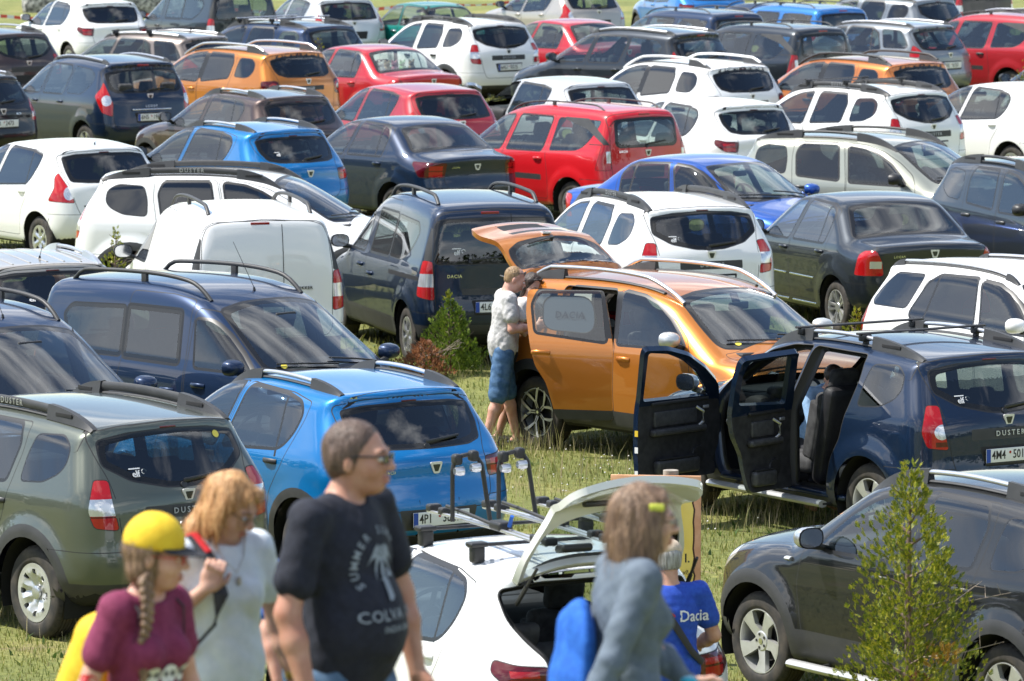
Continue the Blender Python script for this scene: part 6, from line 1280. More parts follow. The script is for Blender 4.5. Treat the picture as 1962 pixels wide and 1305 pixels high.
V, F = blades(1, spots(tall, 0, 0), (.12, .30), (.0022, .004), '', '', .45); o = fast_mesh('tall_grass', V, F, ['straw']); tag(o, 'tall straw coloured grass stalks in loose tufts', 'grass', kind='stuff')
V, F = blades(1, reg_n(3200, -4, 5, 30.5, 60), (.03, .06), (.009, .018), '', '', 1.2); o = fast_mesh('broad_leaved_weeds', V, F, ['weed']); tag(o, 'low broad leaved weeds scattered in the grass', 'weeds', kind='stuff')
xs_, ys_ = [], []
for a, b, r, k in ((1010, 950, .9, 60), (1120, 940, .9, 50), (1190, 900, .6, 25), (1400, 1050, .6, 20), (1230, 880, .5, 30)):
    c = gp(a, b); xs_.append(rng.normal(c[0], r, k)); ys_.append(rng.normal(c[1], r * 1.5, k))
x = np.concatenate(xs_); y = np.concatenate(ys_); n = len(x); z = tz(x, y) + rng.uniform(.04, .11, n); r = rng.uniform(.005, .010, n); D8 = np.array([(1, 0, 0), (0, 1, 0), (-1, 0, 0), (0, -1, 0), (0, 0, 1), (0, 0, -1)]); V = (np.stack([x, y, z], 1)[:, None] + D8[None] * r[:, None, None]).reshape(-1, 3); k = np.arange(n)[:, None] * 6
F = np.concatenate([k + q for q in ([0, 1, 4], [1, 2, 4], [2, 3, 4], [3, 0, 4], [1, 0, 5], [2, 1, 5], [3, 2, 5], [0, 3, 5])]); tag(fast_mesh('clover_flowers', V, F, ['petal']), 'small white clover flower heads dotted in the grass', 'flowers', kind='stuff')
# gravel bank at the far end
mat('gravel', (.3, .29, .28), .9, build=noise_col((.10, .10, .10), (.50, .49, .47), 9, 8, .4, .62, bump=1, bscale=12))
a = world(232, 14, 136); m = MB(); m.box((a[0], 138.5, float(terr(a[0], 138)) + .25), (5.0, 5, .9), 'gravel', .35); o = m.build('gravel_bank'); tag(o, kind='structure')
# ---- thuja shrubs: trunk, limbs and many flat sprays of scale leaves
def spray_shrub(name, x, y, h, w, n, fol, label, seed=1, leader=.25, twigs=0, dead=(), z=None, group=None, lumps=None):
    rg = np.random.default_rng(seed); z0 = float(tz(x, y)) if z is None else z; root = empty(name, (x, y, z0)); tag(root, label, 'shrub', group)
    m = MB(); m.tube([(0, 0, -.03), (.01, .0, h * .3), (-.01, .01, h * .65), (0, 0, h * .97)], [.022 * h + .006, .016 * h + .005, .009 * h + .003, .003], 'twig', 7)
    L_ = []
    for i in range(26):
        t = .06 + .86 * i / 26; a = i * 2.4; r = w * .5 * (1 - t) ** .55 * (1.0 if t > .12 else .7); zz = h * t; e = (r * math.cos(a), r * math.sin(a), zz + r * .7); m.tube([(0, 0, zz), (e[0] * .5, e[1] * .5, zz + r * .25), e], [.006 * h + .002, .004, .002], 'twig', 5); L_.append((zz, a, r))
    for i in range(twigs):
        a = rg.uniform(-.6, .9); zz = h * rg.uniform(.35, .62); r = w * rg.uniform(.5, .8); p = [(0, 0, zz), (r * .5 * math.cos(a), r * .5 * math.sin(a), zz + .05), (r * math.cos(a), r * math.sin(a), zz + rg.uniform(.05, .22))]; m.tube(p, [.006, .0035, .0015], 'twig_pale', 5)
        for q in range(3): s0 = Vector(p[1]).lerp(Vector(p[2]), .2 + .3 * q); m.tube([s0, s0 + Vector(rg.normal(0, .05, 3)) + Vector((0, 0, .04))], [.0025, .001], 'twig_pale', 4)
    m.build('trunk', parent=root)
    def sprays(n, centers, m_, nm, size=(.032, .072)):
        VV = []; FF = []; b = 0
        for i in range(n):
            c, out = centers(rg); out = np.array(out, float); out /= np.linalg.norm(out) + 1e-9; up = np.array([0, 0, 1.]); ax = out * rg.uniform(.35, .9) + up * rg.uniform(.5, 1.1) + rg.normal(0, .22, 3); ax /= np.linalg.norm(ax)
            s = np.cross(ax, rg.normal(0, 1, 3)); s /= np.linalg.norm(s) + 1e-9; L0 = rg.uniform(*size); 
            for k, (t0, sg) in enumerate(((0, 0), (.15, 1), (.2, -1), (.4, 1), (.45, -1), (.62, 1), (.66, -1))):
                o_ = c + ax * L0 * t0; l = L0 * (1 - t0) * (.62 if sg else 1.0); d_ = ax + s * sg * .75; d_ /= np.linalg.norm(d_); nn = np.cross(d_, np.cross(ax, s)); nn /= np.linalg.norm(nn) + 1e-9; ww = L0 * .05 + .0013
                VV += [o_, o_ + d_ * l * .5 + nn * ww, o_ + d_ * l, o_ + d_ * l * .5 - nn * ww]; FF.append((b, b + 1, b + 2, b + 3)); b += 4
        return fast_mesh(nm, np.array(VV), np.array(FF), [m_], root)
    def crown(rg):
        t = rg.beta(1.25, 1.7); a = rg.uniform(0, 2 * np.pi); prof = (1 - t) ** (.40 if h > 1.5 else .62) * (.55 + .45 * min(1, t / .12)); lump = 1 + .30 * math.sin(a * 3 + t * 11 + seed) + .2 * math.sin(a * 5 - t * 17); r = w * .5 * prof * lump * math.sqrt(rg.uniform(.25, 1)); 
        if t > 1 - leader: r *= .42 + .2 * math.sin(t * 40) ** 2
        return np.array([r * math.cos(a), r * math.sin(a), h * (.02 + .98 * t)]), (math.cos(a), math.sin(a), .3)
    sprays(n, crown, fol, 'foliage')
    for j, (dx, dy, dz, rr, k, mm) in enumerate(dead):
        def cl(rg, dx=dx, dy=dy, dz=dz, rr=rr): v = rg.normal(0, 1, 3); v /= np.linalg.norm(v); return np.array([dx, dy, dz]) + v * rr * rg.uniform(.3, 1), v
        sprays(k, cl, mm, 'dry_branch' if 'thuja_' in mm and mm != 'thuja_green' else 'low_branch')
    return root
spray_shrub('thuja_shrub', world(1742, 1290, 33.1)[0], 33.1, 2.08, .84, 4800, 'thuja', 'tall yellow green thuja with dried orange sprays in front of the black off-roader', 3, .17, 4, dead=((.20, -.12, .88, .10, 60, 'thuja_gold'), (.04, -.22, .74, .06, 45, 'thuja_dead'), (.14, -.22, .62, .08, 70, 'thuja_gold'), (-.33, -.05, .52, .13, 240, 'thuja'), (.05, -.15, .45, .20, 260, 'thuja_green')))
spray_shrub('thuja_shrub', world(862, 690, 57.3)[0], 57.3, .78, .66, 2200, 'thuja_green', 'dense bright green thuja bush beside the man in the grey T-shirt', 5, .12, 0, dead=((-.02, 0, .80, .05, 30, 'thuja'), (.22, 0, .12, .14, 200, 'thuja_green')))
spray_shrub('thuja_shrub', world(812, 700, 56.9)[0], 56.9, .40, .58, 900, 'thuja_dead', 'dead rust brown thuja beside the dense bright green one', 7, .1, 4)
c = world(222, 470, 61.5); spray_shrub('thuja_shrub', c[0], 61.5, float(world(222, 436, 61.5)[2] - tz(c[0], 61.5)), .50, 500, 'thuja', 'sparse thuja top showing beside the wing mirror of the white panel van', 9, .3, 3)
c = world(1640, 620, 54.3); spray_shrub('thuja_shrub', c[0], 54.3, float(world(1640, 590, 54.3)[2] - tz(c[0], 54.3)), .50, 900, 'thuja', 'golden green thuja behind the roof bars of the dark blue off-roader', 11, .2, 0)
c = world(613, 85, 95.5); spray_shrub('thuja_shrub', c[0], 95.5, float(world(613, 68, 95.5)[2] - tz(c[0], 95.5)), .45, 260, 'thuja', 'small thuja between the navy off-roader with silver roof bars and the red saloon', 13, .2, 0)
c = world(1957, 130, 88.5); spray_shrub('thuja_shrub', c[0], 88.5, float(world(1957, 118, 88.5)[2] - tz(c[0], 88.5)), .45, 260, 'thuja', 'small thuja at the right frame edge by the white bonnet', 15, .2, 0)
# ---- yellow sign on a post
mat('signyellow', (.9, .66, .12), .6, build=noise_col((.88, .62, .10), (.92, .72, .18), 3, 5)); mat('signorange', (.75, .36, .18), .6, build=noise_col((.62, .28, .13), (.82, .45, .25), 6, 6)); mat('burnt', (.05, .02, .01), .7); mat('logwood', (.28, .24, .20), .9, build=noise_col((.18, .15, .12), (.36, .32, .27), 12, 5))
SY = 38.2; c = world(1343, 1000, SY); zt = world(1343, 912, SY)[2]; zb = .30; rootS = empty('parking_sign', (c[0], SY, 0)); tag(rootS, 'yellow parking notice with burnt orange border behind the raised white tailgate', 'sign'); rootS.rotation_euler = (0, 0, R_(-7))
wS = .64; hS = zt - zb; m = MB(); m.box((-wS / 2, 0, zb + hS / 2), (wS, .02, hS), 'signorange', .003); m.build('board', parent=rootS)
P = []; 
for t in np.linspace(0, 1, 60, False):
    q = t * 4; x0, x1, z0, z1 = -wS + .04, -.045, zb + .04, zb + hS - .05
    p = (x0 + (x1 - x0) * q, z1) if q < 1 else (x1, z1 + (z0 - z1) * (q - 1)) if q < 2 else (x1 + (x0 - x1) * (q - 2), z0) if q < 3 else (x0, z0 + (z1 - z0) * (q - 3)); P.append((p[0] + .008 * math.sin(t * 170), p[1] + .010 * math.sin(t * 211 + 1)))
MX = Matrix(((1, 0, 0, 0), (0, 0, -1, 0), (0, 1, 0, 0), (0, 0, 0, 1))); m = MB(); m.prism(P[::-1], .0105, .0125, 'burnt', MX); Q = offset(np.array(P[::-1]), .011); m.prism([tuple(q) for q in Q], .012, .0145, 'signyellow', MX); m.build('poster', parent=rootS)
def sign_text(t, s, x, z, al='RIGHT'):
    V, F = text_mesh(t, s, 'ink', .0006, 1.0, al); m = MB(); m.add([(x + v[0], -.0152 - v[2], z + v[1]) for v in V], F, 'ink'); return m
sc_ = 1 / 272.
m = sign_text('PARKING I.', .088, -.075, zt - (1072 - 912) * sc_); k = sign_text('Vás baví!', .045, -.085, zt - (1099 - 912) * sc_); m.add(k.V, k.F, 'ink'); k = sign_text('N', .26, -.155, zt - (985 - 912) * sc_); m.add(k.V, k.F, 'ink'); m.build('lettering', parent=rootS)
m = MB(); m.tube([(-.22, .06, -.02), (-.22, .06, zt + .03)], .055, 'logwood', 12); m.build('post', parent=rootS)
# ---- barrier tape
def tape_nodes(nt, b):
    t = nd(nt, 'ShaderNodeTexCoord'); w_ = nd(nt, 'ShaderNodeTexWave', wave_type='BANDS', bands_direction='X'); w_.inputs['Scale'].default_value = 1.1; r = ramp(nt, [(.48, (.72, .70, .68)), (.52, (.62, .05, .02))]); r.color_ramp.interpolation = 'CONSTANT'
    nt.links.new(t.outputs['Object'], w_.inputs['Vector']); nt.links.new(w_.outputs['Fac'], r.inputs[0]); nt.links.new(r.outputs[0], b.inputs['Base Color'])
mat('tape', (.7, .7, .7), .5, build=lambda nt, b: tape_nodes(nt, b))

A_ = world(-30, 33, 127); B_ = world(1010, 3, 142); m = MB(); k = 30; V = []
for i in range(k + 1):
    t = i / k; p = A_ + (B_ - A_) * t; s = .12 * math.sin(math.pi * t * 5) ** 2; V += [(p[0], p[1], p[2] - s), (p[0], p[1] + .01, p[2] - s + .075), (p[0], p[1] + .012, p[2] - s + .075), (p[0], p[1] + .004, p[2] - s)]
F = []
for i in range(k):
    a = 4 * i
    for q in range(4): F.append((a + q, a + (q + 1) % 4, a + 4 + (q + 1) % 4, a + 4 + q))
m.add(V, F, 'tape'); tag(m.build('barrier_tape'), 'red and white barrier tape strung across the far end of the field', 'barrier tape')
for i, t in enumerate((0.02, .2, .4, .6, .8, .985)):
    p = A_ + (B_ - A_) * t; m = MB(); g0 = float(terr(p[0], p[1])); m.tube([(p[0], p[1] + .05, g0 - .1), (p[0], p[1] + .05, p[2] + .12)], .022, 'logwood', 7); tag(m.build('tape_stake'), ['first', 'second', 'third', 'fourth', 'fifth', 'sixth'][i] + ' wooden stake from the left along the barrier tape', 'stake', 'stakes along the barrier tape')

# woodland behind the camera and to the left: seen only as the dark tree line mirrored in glass and paint
mat('woodland_leaf', (.05, .075, .02), .9, build=noise_col((.018, .032, .008), (.085, .12, .03), .6, 8, .35, .65))
V = []; F = []; rgw = np.random.default_rng(5); b = 0
for i in range(230):
    a = rgw.uniform(math.pi * .70, math.pi * 2.05); R = rgw.uniform(85, 125); cx, cy = R * math.cos(a), 20 + R * math.sin(a)
    if cy > 100: continue
    hh = rgw.uniform(7, 13); rr = rgw.uniform(4, 7)
    for k_ in range(26):
        ph = rgw.uniform(0, 6.28); zz = rgw.uniform(.1, 1) * hh; r_ = rr * math.sqrt(max(.05, 1 - (zz / hh - .4) ** 2 / .4)) * rgw.uniform(.6, 1); c = np.array([cx + r_ * math.cos(ph), cy + r_ * math.sin(ph), zz]); s = rgw.uniform(.9, 2.2); D = rgw.normal(0, 1, (4, 3)); D /= np.linalg.norm(D, axis=1)[:, None]; V += list(c + D * s); F += [(b, b + 1, b + 2, b + 3)]; b += 4
o = fast_mesh('woodland', np.array(V), np.array(F), ['woodland_leaf']); tag(o, 'belt of dark green trees round the field', 'trees', kind='stuff')
# ---------------------------------------------------------------- people: signed-distance bodies meshed as one surface
def nets(F, lo, hi, h, fine=None):
    """surface nets on a sparse set of blocks; F(points)->distance"""
    lo = np.array(lo, float); hi = np.array(hi, float); B_ = 8; H = h * B_; nb = np.ceil((hi - lo) / H).astype(int); c = np.stack(np.meshgrid(*[np.arange(k) for k in nb], indexing='ij'), -1).reshape(-1, 3)
    d = F(lo + (c + .5) * H); act = c[np.abs(d) < H * 1.15]; N = nb * B_ + 1; Fv = np.full(tuple(N), 1., dtype=np.float32)
    # sign fill for inactive blocks
    far = c[np.abs(d) >= H * 1.15]; dd = d[np.abs(d) >= H * 1.15]
    for b, v in zip(far, dd):
        if v < 0: Fv[b[0] * B_:(b[0] + 1) * B_ + 1, b[1] * B_:(b[1] + 1) * B_ + 1, b[2] * B_:(b[2] + 1) * B_ + 1] = -1
    off = np.stack(np.meshgrid(*[np.arange(B_ + 1)] * 3, indexing='ij'), -1).reshape(-1, 3)
    for s in range(0, len(act), 160):
        a = act[s:s + 160]; idx = (a[:, None] * B_ + off[None]).reshape(-1, 3); v = F(lo + idx * h); Fv[idx[:, 0], idx[:, 1], idx[:, 2]] = v
    ins = Fv < 0; cell = np.zeros(tuple(N - 1), bool); allin = np.ones(tuple(N - 1), bool)
    for i in (0, 1):
        for j in (0, 1):
            for k in (0, 1): q = ins[i:N[0] - 1 + i, j:N[1] - 1 + j, k:N[2] - 1 + k]; cell |= q; allin &= q
    cell &= ~allin; C = np.argwhere(cell); idx = -np.ones(tuple(N - 1), np.int32); idx[cell] = np.arange(len(C)); acc = np.zeros((len(C), 3)); cnt = np.zeros(len(C))
    for ax in range(3):
        o1, o2 = [q for q in range(3) if q != ax]
        for i in (0, 1):
            for j in (0, 1):
                a0 = C.copy(); a0[:, o1] += i; a0[:, o2] += j; a1 = a0.copy(); a1[:, ax] += 1; f0 = Fv[tuple(a0.T)]; f1 = Fv[tuple(a1.T)]; m = (f0 < 0) != (f1 < 0); t = np.where(m, f0 / np.where(m, f0 - f1, 1), 0); P = a0.astype(float); P[:, ax] += t; acc[m] += P[m]; cnt[m] += 1
    V = lo + acc / cnt[:, None] * h; quads = []
    for ax in range(3):
        o1, o2 = [(1, 2), (2, 0), (0, 1)][ax]; sl0 = [slice(None)] * 3; sl1 = [slice(None)] * 3; sl0[ax] = slice(0, -1); sl1[ax] = slice(1, None); a, b = ins[tuple(sl0)], ins[tuple(sl1)]; I = np.argwhere(a != b); lim = np.array(idx.shape)
        ok = (I[:, o1] >= 1) & (I[:, o2] >= 1) & (I[:, o1] < lim[o1]) & (I[:, o2] < lim[o2]) & (I[:, ax] < lim[ax]); I = I[ok]; e1 = np.eye(3, dtype=int)[o1]; e2 = np.eye(3, dtype=int)[o2]
        q = np.stack([idx[tuple((I - x_).T)] for x_ in (0 * e1, e1, e1 + e2, e2)], 1); fl = a[tuple(I.T)]; q[~fl] = q[~fl][:, ::-1]; quads.append(q)
    Q = np.vstack(quads); Q = Q[(Q >= 0).all(1)]
    return V, Q
class Sdf:
    def __init__(s): s.P = []
    def cap(s, a, b, r1, r2, k=.02): s.P.append(('c', np.array(a, float), np.array(b, float), r1, r2, k)); return s
    def ell(s, c, r, R=None, k=.02): s.P.append(('e', np.array(c, float), np.array(r, float), np.eye(3) if R is None else np.array(R), k)); return s
    def sub(s, c, r, R=None, k=.01): s.P.append(('s', np.array(c, float), np.array(r, float), np.eye(3) if R is None else np.array(R), k)); return s
    def cut(s, p, n, k=.004): s.P.append(('p', np.array(p, float), np.array(n, float) / np.linalg.norm(n), k)); return s
    def __call__(s, x):
        D = None
        for q in s.P:
            if q[0] == 'c':
                ab = q[2] - q[1]; t = np.clip(((x - q[1]) @ ab) / (ab @ ab + 1e-9), 0, 1); d = np.linalg.norm(x - q[1] - t[:, None] * ab, axis=1) - (q[3] + (q[4] - q[3]) * t)
            elif q[0] in 'es':
                l = (x - q[1]) @ q[3]; k0 = np.linalg.norm(l / q[2], axis=1); k1 = np.linalg.norm(l / (q[2] ** 2), axis=1); d = k0 * (k0 - 1) / (k1 + 1e-9); d = np.where(k0 < .05, -q[2].min(), d)
            if q[0] in 'ce':
                if D is None: D = d; continue
                k = q[-1]; h = np.clip(.5 + .5 * (D - d) / k, 0, 1); D = D * (1 - h) + d * h - k * h * (1 - h)
            elif q[0] == 's': D = smax(D, -d, q[-1])
            else: D = smax(D, (x - q[1]) @ q[2], q[-1])
        return D
def rotz(a): c, s_ = math.cos(a), math.sin(a); return np.array([[c, -s_, 0], [s_, c, 0], [0, 0, 1.]])
def frame(fwd, up=(0, 0, 1)):
    """columns: forward, left, up"""
    f = np.array(fwd, float); f /= np.linalg.norm(f); l = np.cross(up, f); l /= np.linalg.norm(l); u = np.cross(f, l); return np.stack([f, l, u], 1)
def noise3(x, f, seed=0):
    rg = np.random.default_rng(seed); o = 0
    for i in range(5):
        d = rg.normal(0, 1, 3); d /= np.linalg.norm(d); o = o + np.sin(x @ d * f * (1 + .45 * i) + rg.uniform(0, 6)) / (1 + .3 * i)
    return o / 3
def head_sdf(S, C, Fr, s=1.0, fem=False):
    """C skull centre; Fr columns forward, left, up"""
    f, l, u = Fr.T; P = lambda a, b, c: C + (f * a + l * b + u * c) * s
    S.ell(P(-.012, 0, .022), np.array([.094, .076, .090]) * s, Fr, .02); S.ell(P(.022, 0, -.035), np.array([.068, .060, .078]) * s, Fr, .03); S.ell(P(.050, 0, -.088), np.array([.030, .032, .024]) * s, Fr, .03)
    for sg in (1, -1): S.ell(P(.052, .036 * sg, -.030), np.array([.030, .026, .032]) * s, Fr, .02); S.ell(P(-.012, .077 * sg, -.012), np.array([.018, .010, .031]) * s, Fr, .006)
    S.ell(P(.078, 0, .018), np.array([.018, .052, .014]) * s, Fr, .02)
    S.cap(P(.086, 0, .010), P(.108, 0, -.028), .009 * s, .014 * s, .012)
    for sg in (1, -1): S.ell(P(.100, .011 * sg, -.033), np.array([.010, .009, .008]) * s, Fr, .008); S.sub(P(.100, .032 * sg, .000), np.array([.016, .016, .011]) * s, Fr, .012)
    S.ell(P(.090, 0, -.062), np.array([.013, .024, .007]) * s, Fr, .006); S.ell(P(.088, 0, -.074), np.array([.013, .020, .008]) * s, Fr, .006); S.sub(P(.104, 0, -.068), np.array([.010, .022, .0022]) * s, Fr, .004)
    return P
def hand_sdf(S, W, fwd, palm, side, curl=.5, s=1.0):
    """W wrist, fwd pointing direction, palm normal (palm side), side +1: thumb towards cross(fwd,palm)"""
    f = np.array(fwd, float); f /= np.linalg.norm(f); p = np.array(palm, float); p -= f * (p @ f); p /= np.linalg.norm(p); t = np.cross(f, p) * side
    R = np.stack([f, t, p], 1); S.ell(W + f * .048 * s, np.array([.052, .041, .017]) * s, R, .02); S.ell(W + f * .03 * s + t * .028 * s, np.array([.032, .018, .018]) * s, R, .015)
    for i, (o, L_) in enumerate(((.030, .068), (.010, .077), (-.011, .072), (-.031, .056))):
        a = W + (f * .088 + t * o) * s; c1 = curl * (.8 + .1 * i); d1 = f * math.cos(c1) + p * math.sin(c1); b = a + d1 * L_ * .45 * s; c2 = curl * 2.0; d2 = f * math.cos(c2) + p * math.sin(c2); c = b + d2 * L_ * .33 * s; c3 = curl * 2.7; d3 = f * math.cos(c3) + p * math.sin(c3); e = c + d3 * L_ * .25 * s
        S.cap(a - d1 * .02 * s, b, .0098 * s, .0090 * s, .004); S.cap(b, c, .0090 * s, .0082 * s, .003); S.cap(c, e, .0082 * s, .0070 * s, .003)
    a = W + (f * .022 + t * .032) * s; d = f * .62 + t * .62 + p * .35 * (curl + .3); d /= np.linalg.norm(d); b = a + d * .042 * s; d2 = f * .85 + t * .15 + p * .5 * (curl + .2); d2 /= np.linalg.norm(d2); S.cap(a, b, .013 * s, .011 * s, .008); S.cap(b, b + d2 * .034 * s, .011 * s, .0088 * s, .003)
def skin_mat(key, c, c2):
    return mat(key, c, .5, build=noise_col(c, c2, 14, 4), **{'Subsurface_Weight': .08, 'Specular_IOR_Level': .35})
skin_mat('skin_tan', (.44, .21, .14), (.55, .31, .22)); skin_mat('skin_fair', (.52, .29, .21), (.64, .40, .31)); skin_mat('skin_pink', (.52, .26, .19), (.64, .38, .29)); mat('lips', (.42, .17, .13), .45)
def cloth(key, c, c2=None, sc=40, **kw): return mat(key, c, .85, build=noise_col(c, c2 or tuple(v * 1.25 for v in c), sc, 4, bump=.15), **kw)
cloth('c_navy', (.008, .010, .020), (.014, .017, .030)); cloth('c_denim', (.045, .10, .19), (.11, .19, .30), 18); cloth('c_paleblue', (.70, .77, .84), (.76, .82, .88)); cloth('c_maroon', (.17, .018, .062), (.22, .03, .085)); cloth('c_slate', (.095, .125, .165), (.125, .16, .20), 30); cloth('c_royal', (.012, .055, .38), (.02, .08, .46)); cloth('c_grey', (.42, .41, .40), (.58, .57, .56), 30); cloth('c_white', (.70, .69, .68)); cloth('c_dark', (.02, .02, .025)); cloth('c_lightblue', (.22, .38, .60), (.30, .46, .68)); cloth('c_yellow', (.75, .48, .02), (.80, .55, .03)); cloth('c_bagblue', (.01, .10, .45), (.02, .14, .55)); cloth('c_red', (.50, .015, .02)); cloth('c_beige', (.50, .40, .30)); cloth('c_shorts', (.035, .10, .22), (.09, .18, .32), 18)
def hair_mat(key, stops):
    def f(nt, b):
        t = nd(nt, 'ShaderNodeTexCoord'); m = nd(nt, 'ShaderNodeMapping'); m.inputs['Scale'].default_value = (60, 60, 7); n = nd(nt, 'ShaderNodeTexNoise'); n.inputs['Scale'].default_value = 1.6; n.inputs['Detail'].default_value = 5; r = ramp(nt, stops); L_ = nt.links.new
        L_(t.outputs['Object'], m.inputs[0]); L_(m.outputs[0], n.inputs['Vector']); L_(n.outputs['Fac'], r.inputs[0]); L_(r.outputs[0], b.inputs['Base Color']); bp = nd(nt, 'ShaderNodeBump'); bp.inputs['Strength'].default_value = .8; bp.inputs['Distance'].default_value = .01; L_(n.outputs['Fac'], bp.inputs['Height']); L_(bp.outputs[0], b.inputs['Normal'])
    return mat(key, (.2, .1, .05), .5, build=f)
hair_mat('h_blond', [(.3, (.26, .11, .035)), (.5, (.52, .27, .10)), (.7, (.72, .46, .22))]); hair_mat('h_brown', [(.3, (.09, .050, .028)), (.5, (.20, .12, .07)), (.7, (.36, .24, .145))]); hair_mat('h_short', [(.3, (.05, .030, .022)), (.5, (.10, .062, .045)), (.7, (.17, .11, .085))]); hair_mat('h_grey', [(.3, (.16, .15, .14)), (.6, (.38, .37, .36))]); hair_mat('h_sandy', [(.3, (.20, .12, .06)), (.6, (.38, .25, .13))]); hair_mat('h_dark', [(.3, (.012, .008, .007)), (.6, (.05, .03, .022))])
def build(Sd, name, lo, hi, h, m, parent=None, disp=None, sel=None, mats=None):
    F = (lambda x: Sd(x) + disp(x)) if disp else Sd
    V, Q = nets(F, lo, hi, h); mi = None
    if sel: mi = sel(V[Q].mean(1))
    o = fast_mesh(name, V, Q, mats or [m], parent); o.data.polygons.foreach_set('use_smooth', [True] * len(Q))
    if mi is not None: o.data.polygons.foreach_set('material_index', np.array(mi, dtype=np.int32))
    return o
class Person:
    """z up, body faces +x; chest yaw and head yaw relative; heights scaled by s"""
    def __init__(s, x, y, z, face, label, scale=1., group=None, lean=0., torso=(1., 1., 1.), fem=False, belly=0.):
        s.root = empty('person', (x, y, z), face); tag(s.root, label, 'person', group); s.k = scale; s.fem = fem; k = scale; s.lean = lean; s.belly = belly; s.tw = torso
        rl = lambda p: np.array([p[0] * math.cos(lean) + (p[2] - .93) * math.sin(lean), p[1], .93 + (p[2] - .93) * math.cos(lean) - p[0] * math.sin(lean)]) if p[2] > .93 else np.array(p, float)
        s.rl = rl; sw = .178 * torso[0] if not fem else .160 * torso[0]; s.sw = sw
        s.J = dict(pel=np.array([0, 0, .93]), hipL=np.array([0, .092, .90]), hipR=np.array([0, -.092, .90]), waist=rl((.0, 0, 1.07)), chest=rl((-.005, 0, 1.28)), neck=rl((-.012, 0, 1.46)), shL=rl((-.01, sw, 1.415)), shR=rl((-.01, -sw, 1.415)))
        for n in s.J: s.J[n] = s.J[n] * k
    def body(s, headdir, headpos, armL, armR, legs, skin, hands, h=.0075, tilt=None):
        """arms: (elbow, wrist); legs: (kneeL, ankleL, kneeR, ankleR); hands: ((fwd, palm, side, curl) L, R)"""
        k = s.k; J = s.J; S = Sdf(); tx, ty, tz_ = s.tw; s.armL, s.armR, s.legs = armL, armR, legs
        S.ell(J['chest'], np.array([.105 * ty, .155 * tx, .19]) * k, frame((1, 0, 0)), .05); S.ell(J['waist'], np.array([(.10 + s.belly * .5) * ty, .135 * tx, .15]) * k, None, .06); S.ell(J['pel'], np.array([.105, .155 * tx, .12]) * k, None, .06)
        if s.belly: S.ell(s.rl((.05, 0, 1.06)) * k, np.array([.10 + s.belly, .145 * tx, .15]) * k, None, .06)
        for sd in 'LR':
            sg = 1 if sd == 'L' else -1; S.cap(J['neck'] - np.array([0, 0, .03]) * k, J['sh' + sd] + np.array([0, -.01 * sg, .005]) * k, .045 * k, .045 * k, .04); el_, wr = (armL if sd == 'L' else armR); el_ = np.array(el_); wr = np.array(wr)
            S.cap(J['sh' + sd], el_, .050 * k * (1 if not s.fem else .84), .040 * k * (1 if not s.fem else .86), .03); S.cap(el_, el_ + (wr - el_) * .35, .040 * k * (1 if not s.fem else .85), .041 * k * (1 if not s.fem else .85), .02); S.cap(el_ + (wr - el_) * .35, wr, .041 * k * (1 if not s.fem else .85), .027 * k * (1 if not s.fem else .88), .02)
            kn, an = (legs[0], legs[1]) if sd == 'L' else (legs[2], legs[3]); kn = np.array(kn); an = np.array(an); S.cap(J['hip' + sd], kn, .085 * k, .056 * k, .04); S.cap(kn, kn + (an - kn) * .3, .054 * k, .056 * k, .02); S.cap(kn + (an - kn) * .3, an, .056 * k, .036 * k, .02)
            S.cap(an + np.array([-.03, 0, -.045]) * k, an + np.array([.13, 0, -.055]) * k, .034 * k, .028 * k, .02)
        C = np.array(headpos, float); Fr = frame(headdir, tilt if tilt is not None else (0, 0, 1)); S.cap(J['neck'], C + Fr @ np.array([-.025, 0, -.06]) * k, .056 * k * (1 if not s.fem else .84), .053 * k * (1 if not s.fem else .84), .03)
        s.HP = head_sdf(S, C, Fr, k); s.C = C; s.Fr = Fr
        for (wr, hd) in ((armL[1], hands[0]), (armR[1], hands[1])):
            if hd: hand_sdf(S, np.array(wr), hd[0], hd[1], hd[2], hd[3], k)
        s.S = S; pts = np.array([J[n] for n in J] + [C] + [np.array(p) for p in (*armL, *armR, *legs)]); lo = pts.min(0) - .17; hi = pts.max(0) + .17; lo[2] = -.01; hi[2] = C[2] + .15 * k; s.lo, s.hi = lo, hi
        mouth = s.HP(.098, 0, -.068); eyes = [s.HP(.092, .032 * q, 0) for q in (1, -1)]
        def sel(c):
            l = (c - mouth) @ Fr; return np.where((np.abs(l[:, 2]) < .013 * k) & (np.abs(l[:, 1]) < .025 * k) & (l[:, 0] > -.012 * k), 1, 0)
        s.body_o = build(S, 'body', lo, hi, h, skin, s.root, sel=sel, mats=[skin, 'lips'])
        mat('eyewhite', (.7, .68, .66), .3); mat('iris', (.04, .05, .06), .2); mat('browhair', (.10, .06, .04), .8)
        for q in (1, -1):
            m = MB(); e = s.HP(.083, .032 * q, 0); m.box(tuple(e), (.024 * k, .024 * k, .013 * k), 'eyewhite', .006 * k, Matrix(Fr.tolist())); e2 = s.HP(.094, .032 * q, 0); m.box(tuple(e2), (.006 * k, .010 * k, .010 * k), 'iris', .003 * k, Matrix(Fr.tolist())); m.build('eye', parent=s.root)
            m = MB(); m.tube([s.HP(.094, .016 * q, .022), s.HP(.090, .034 * q, .027), s.HP(.078, .052 * q, .021)], [.003 * k, .0038 * k, .002 * k], 'browhair', 6); m.build('eyebrow', parent=s.root)
        return s
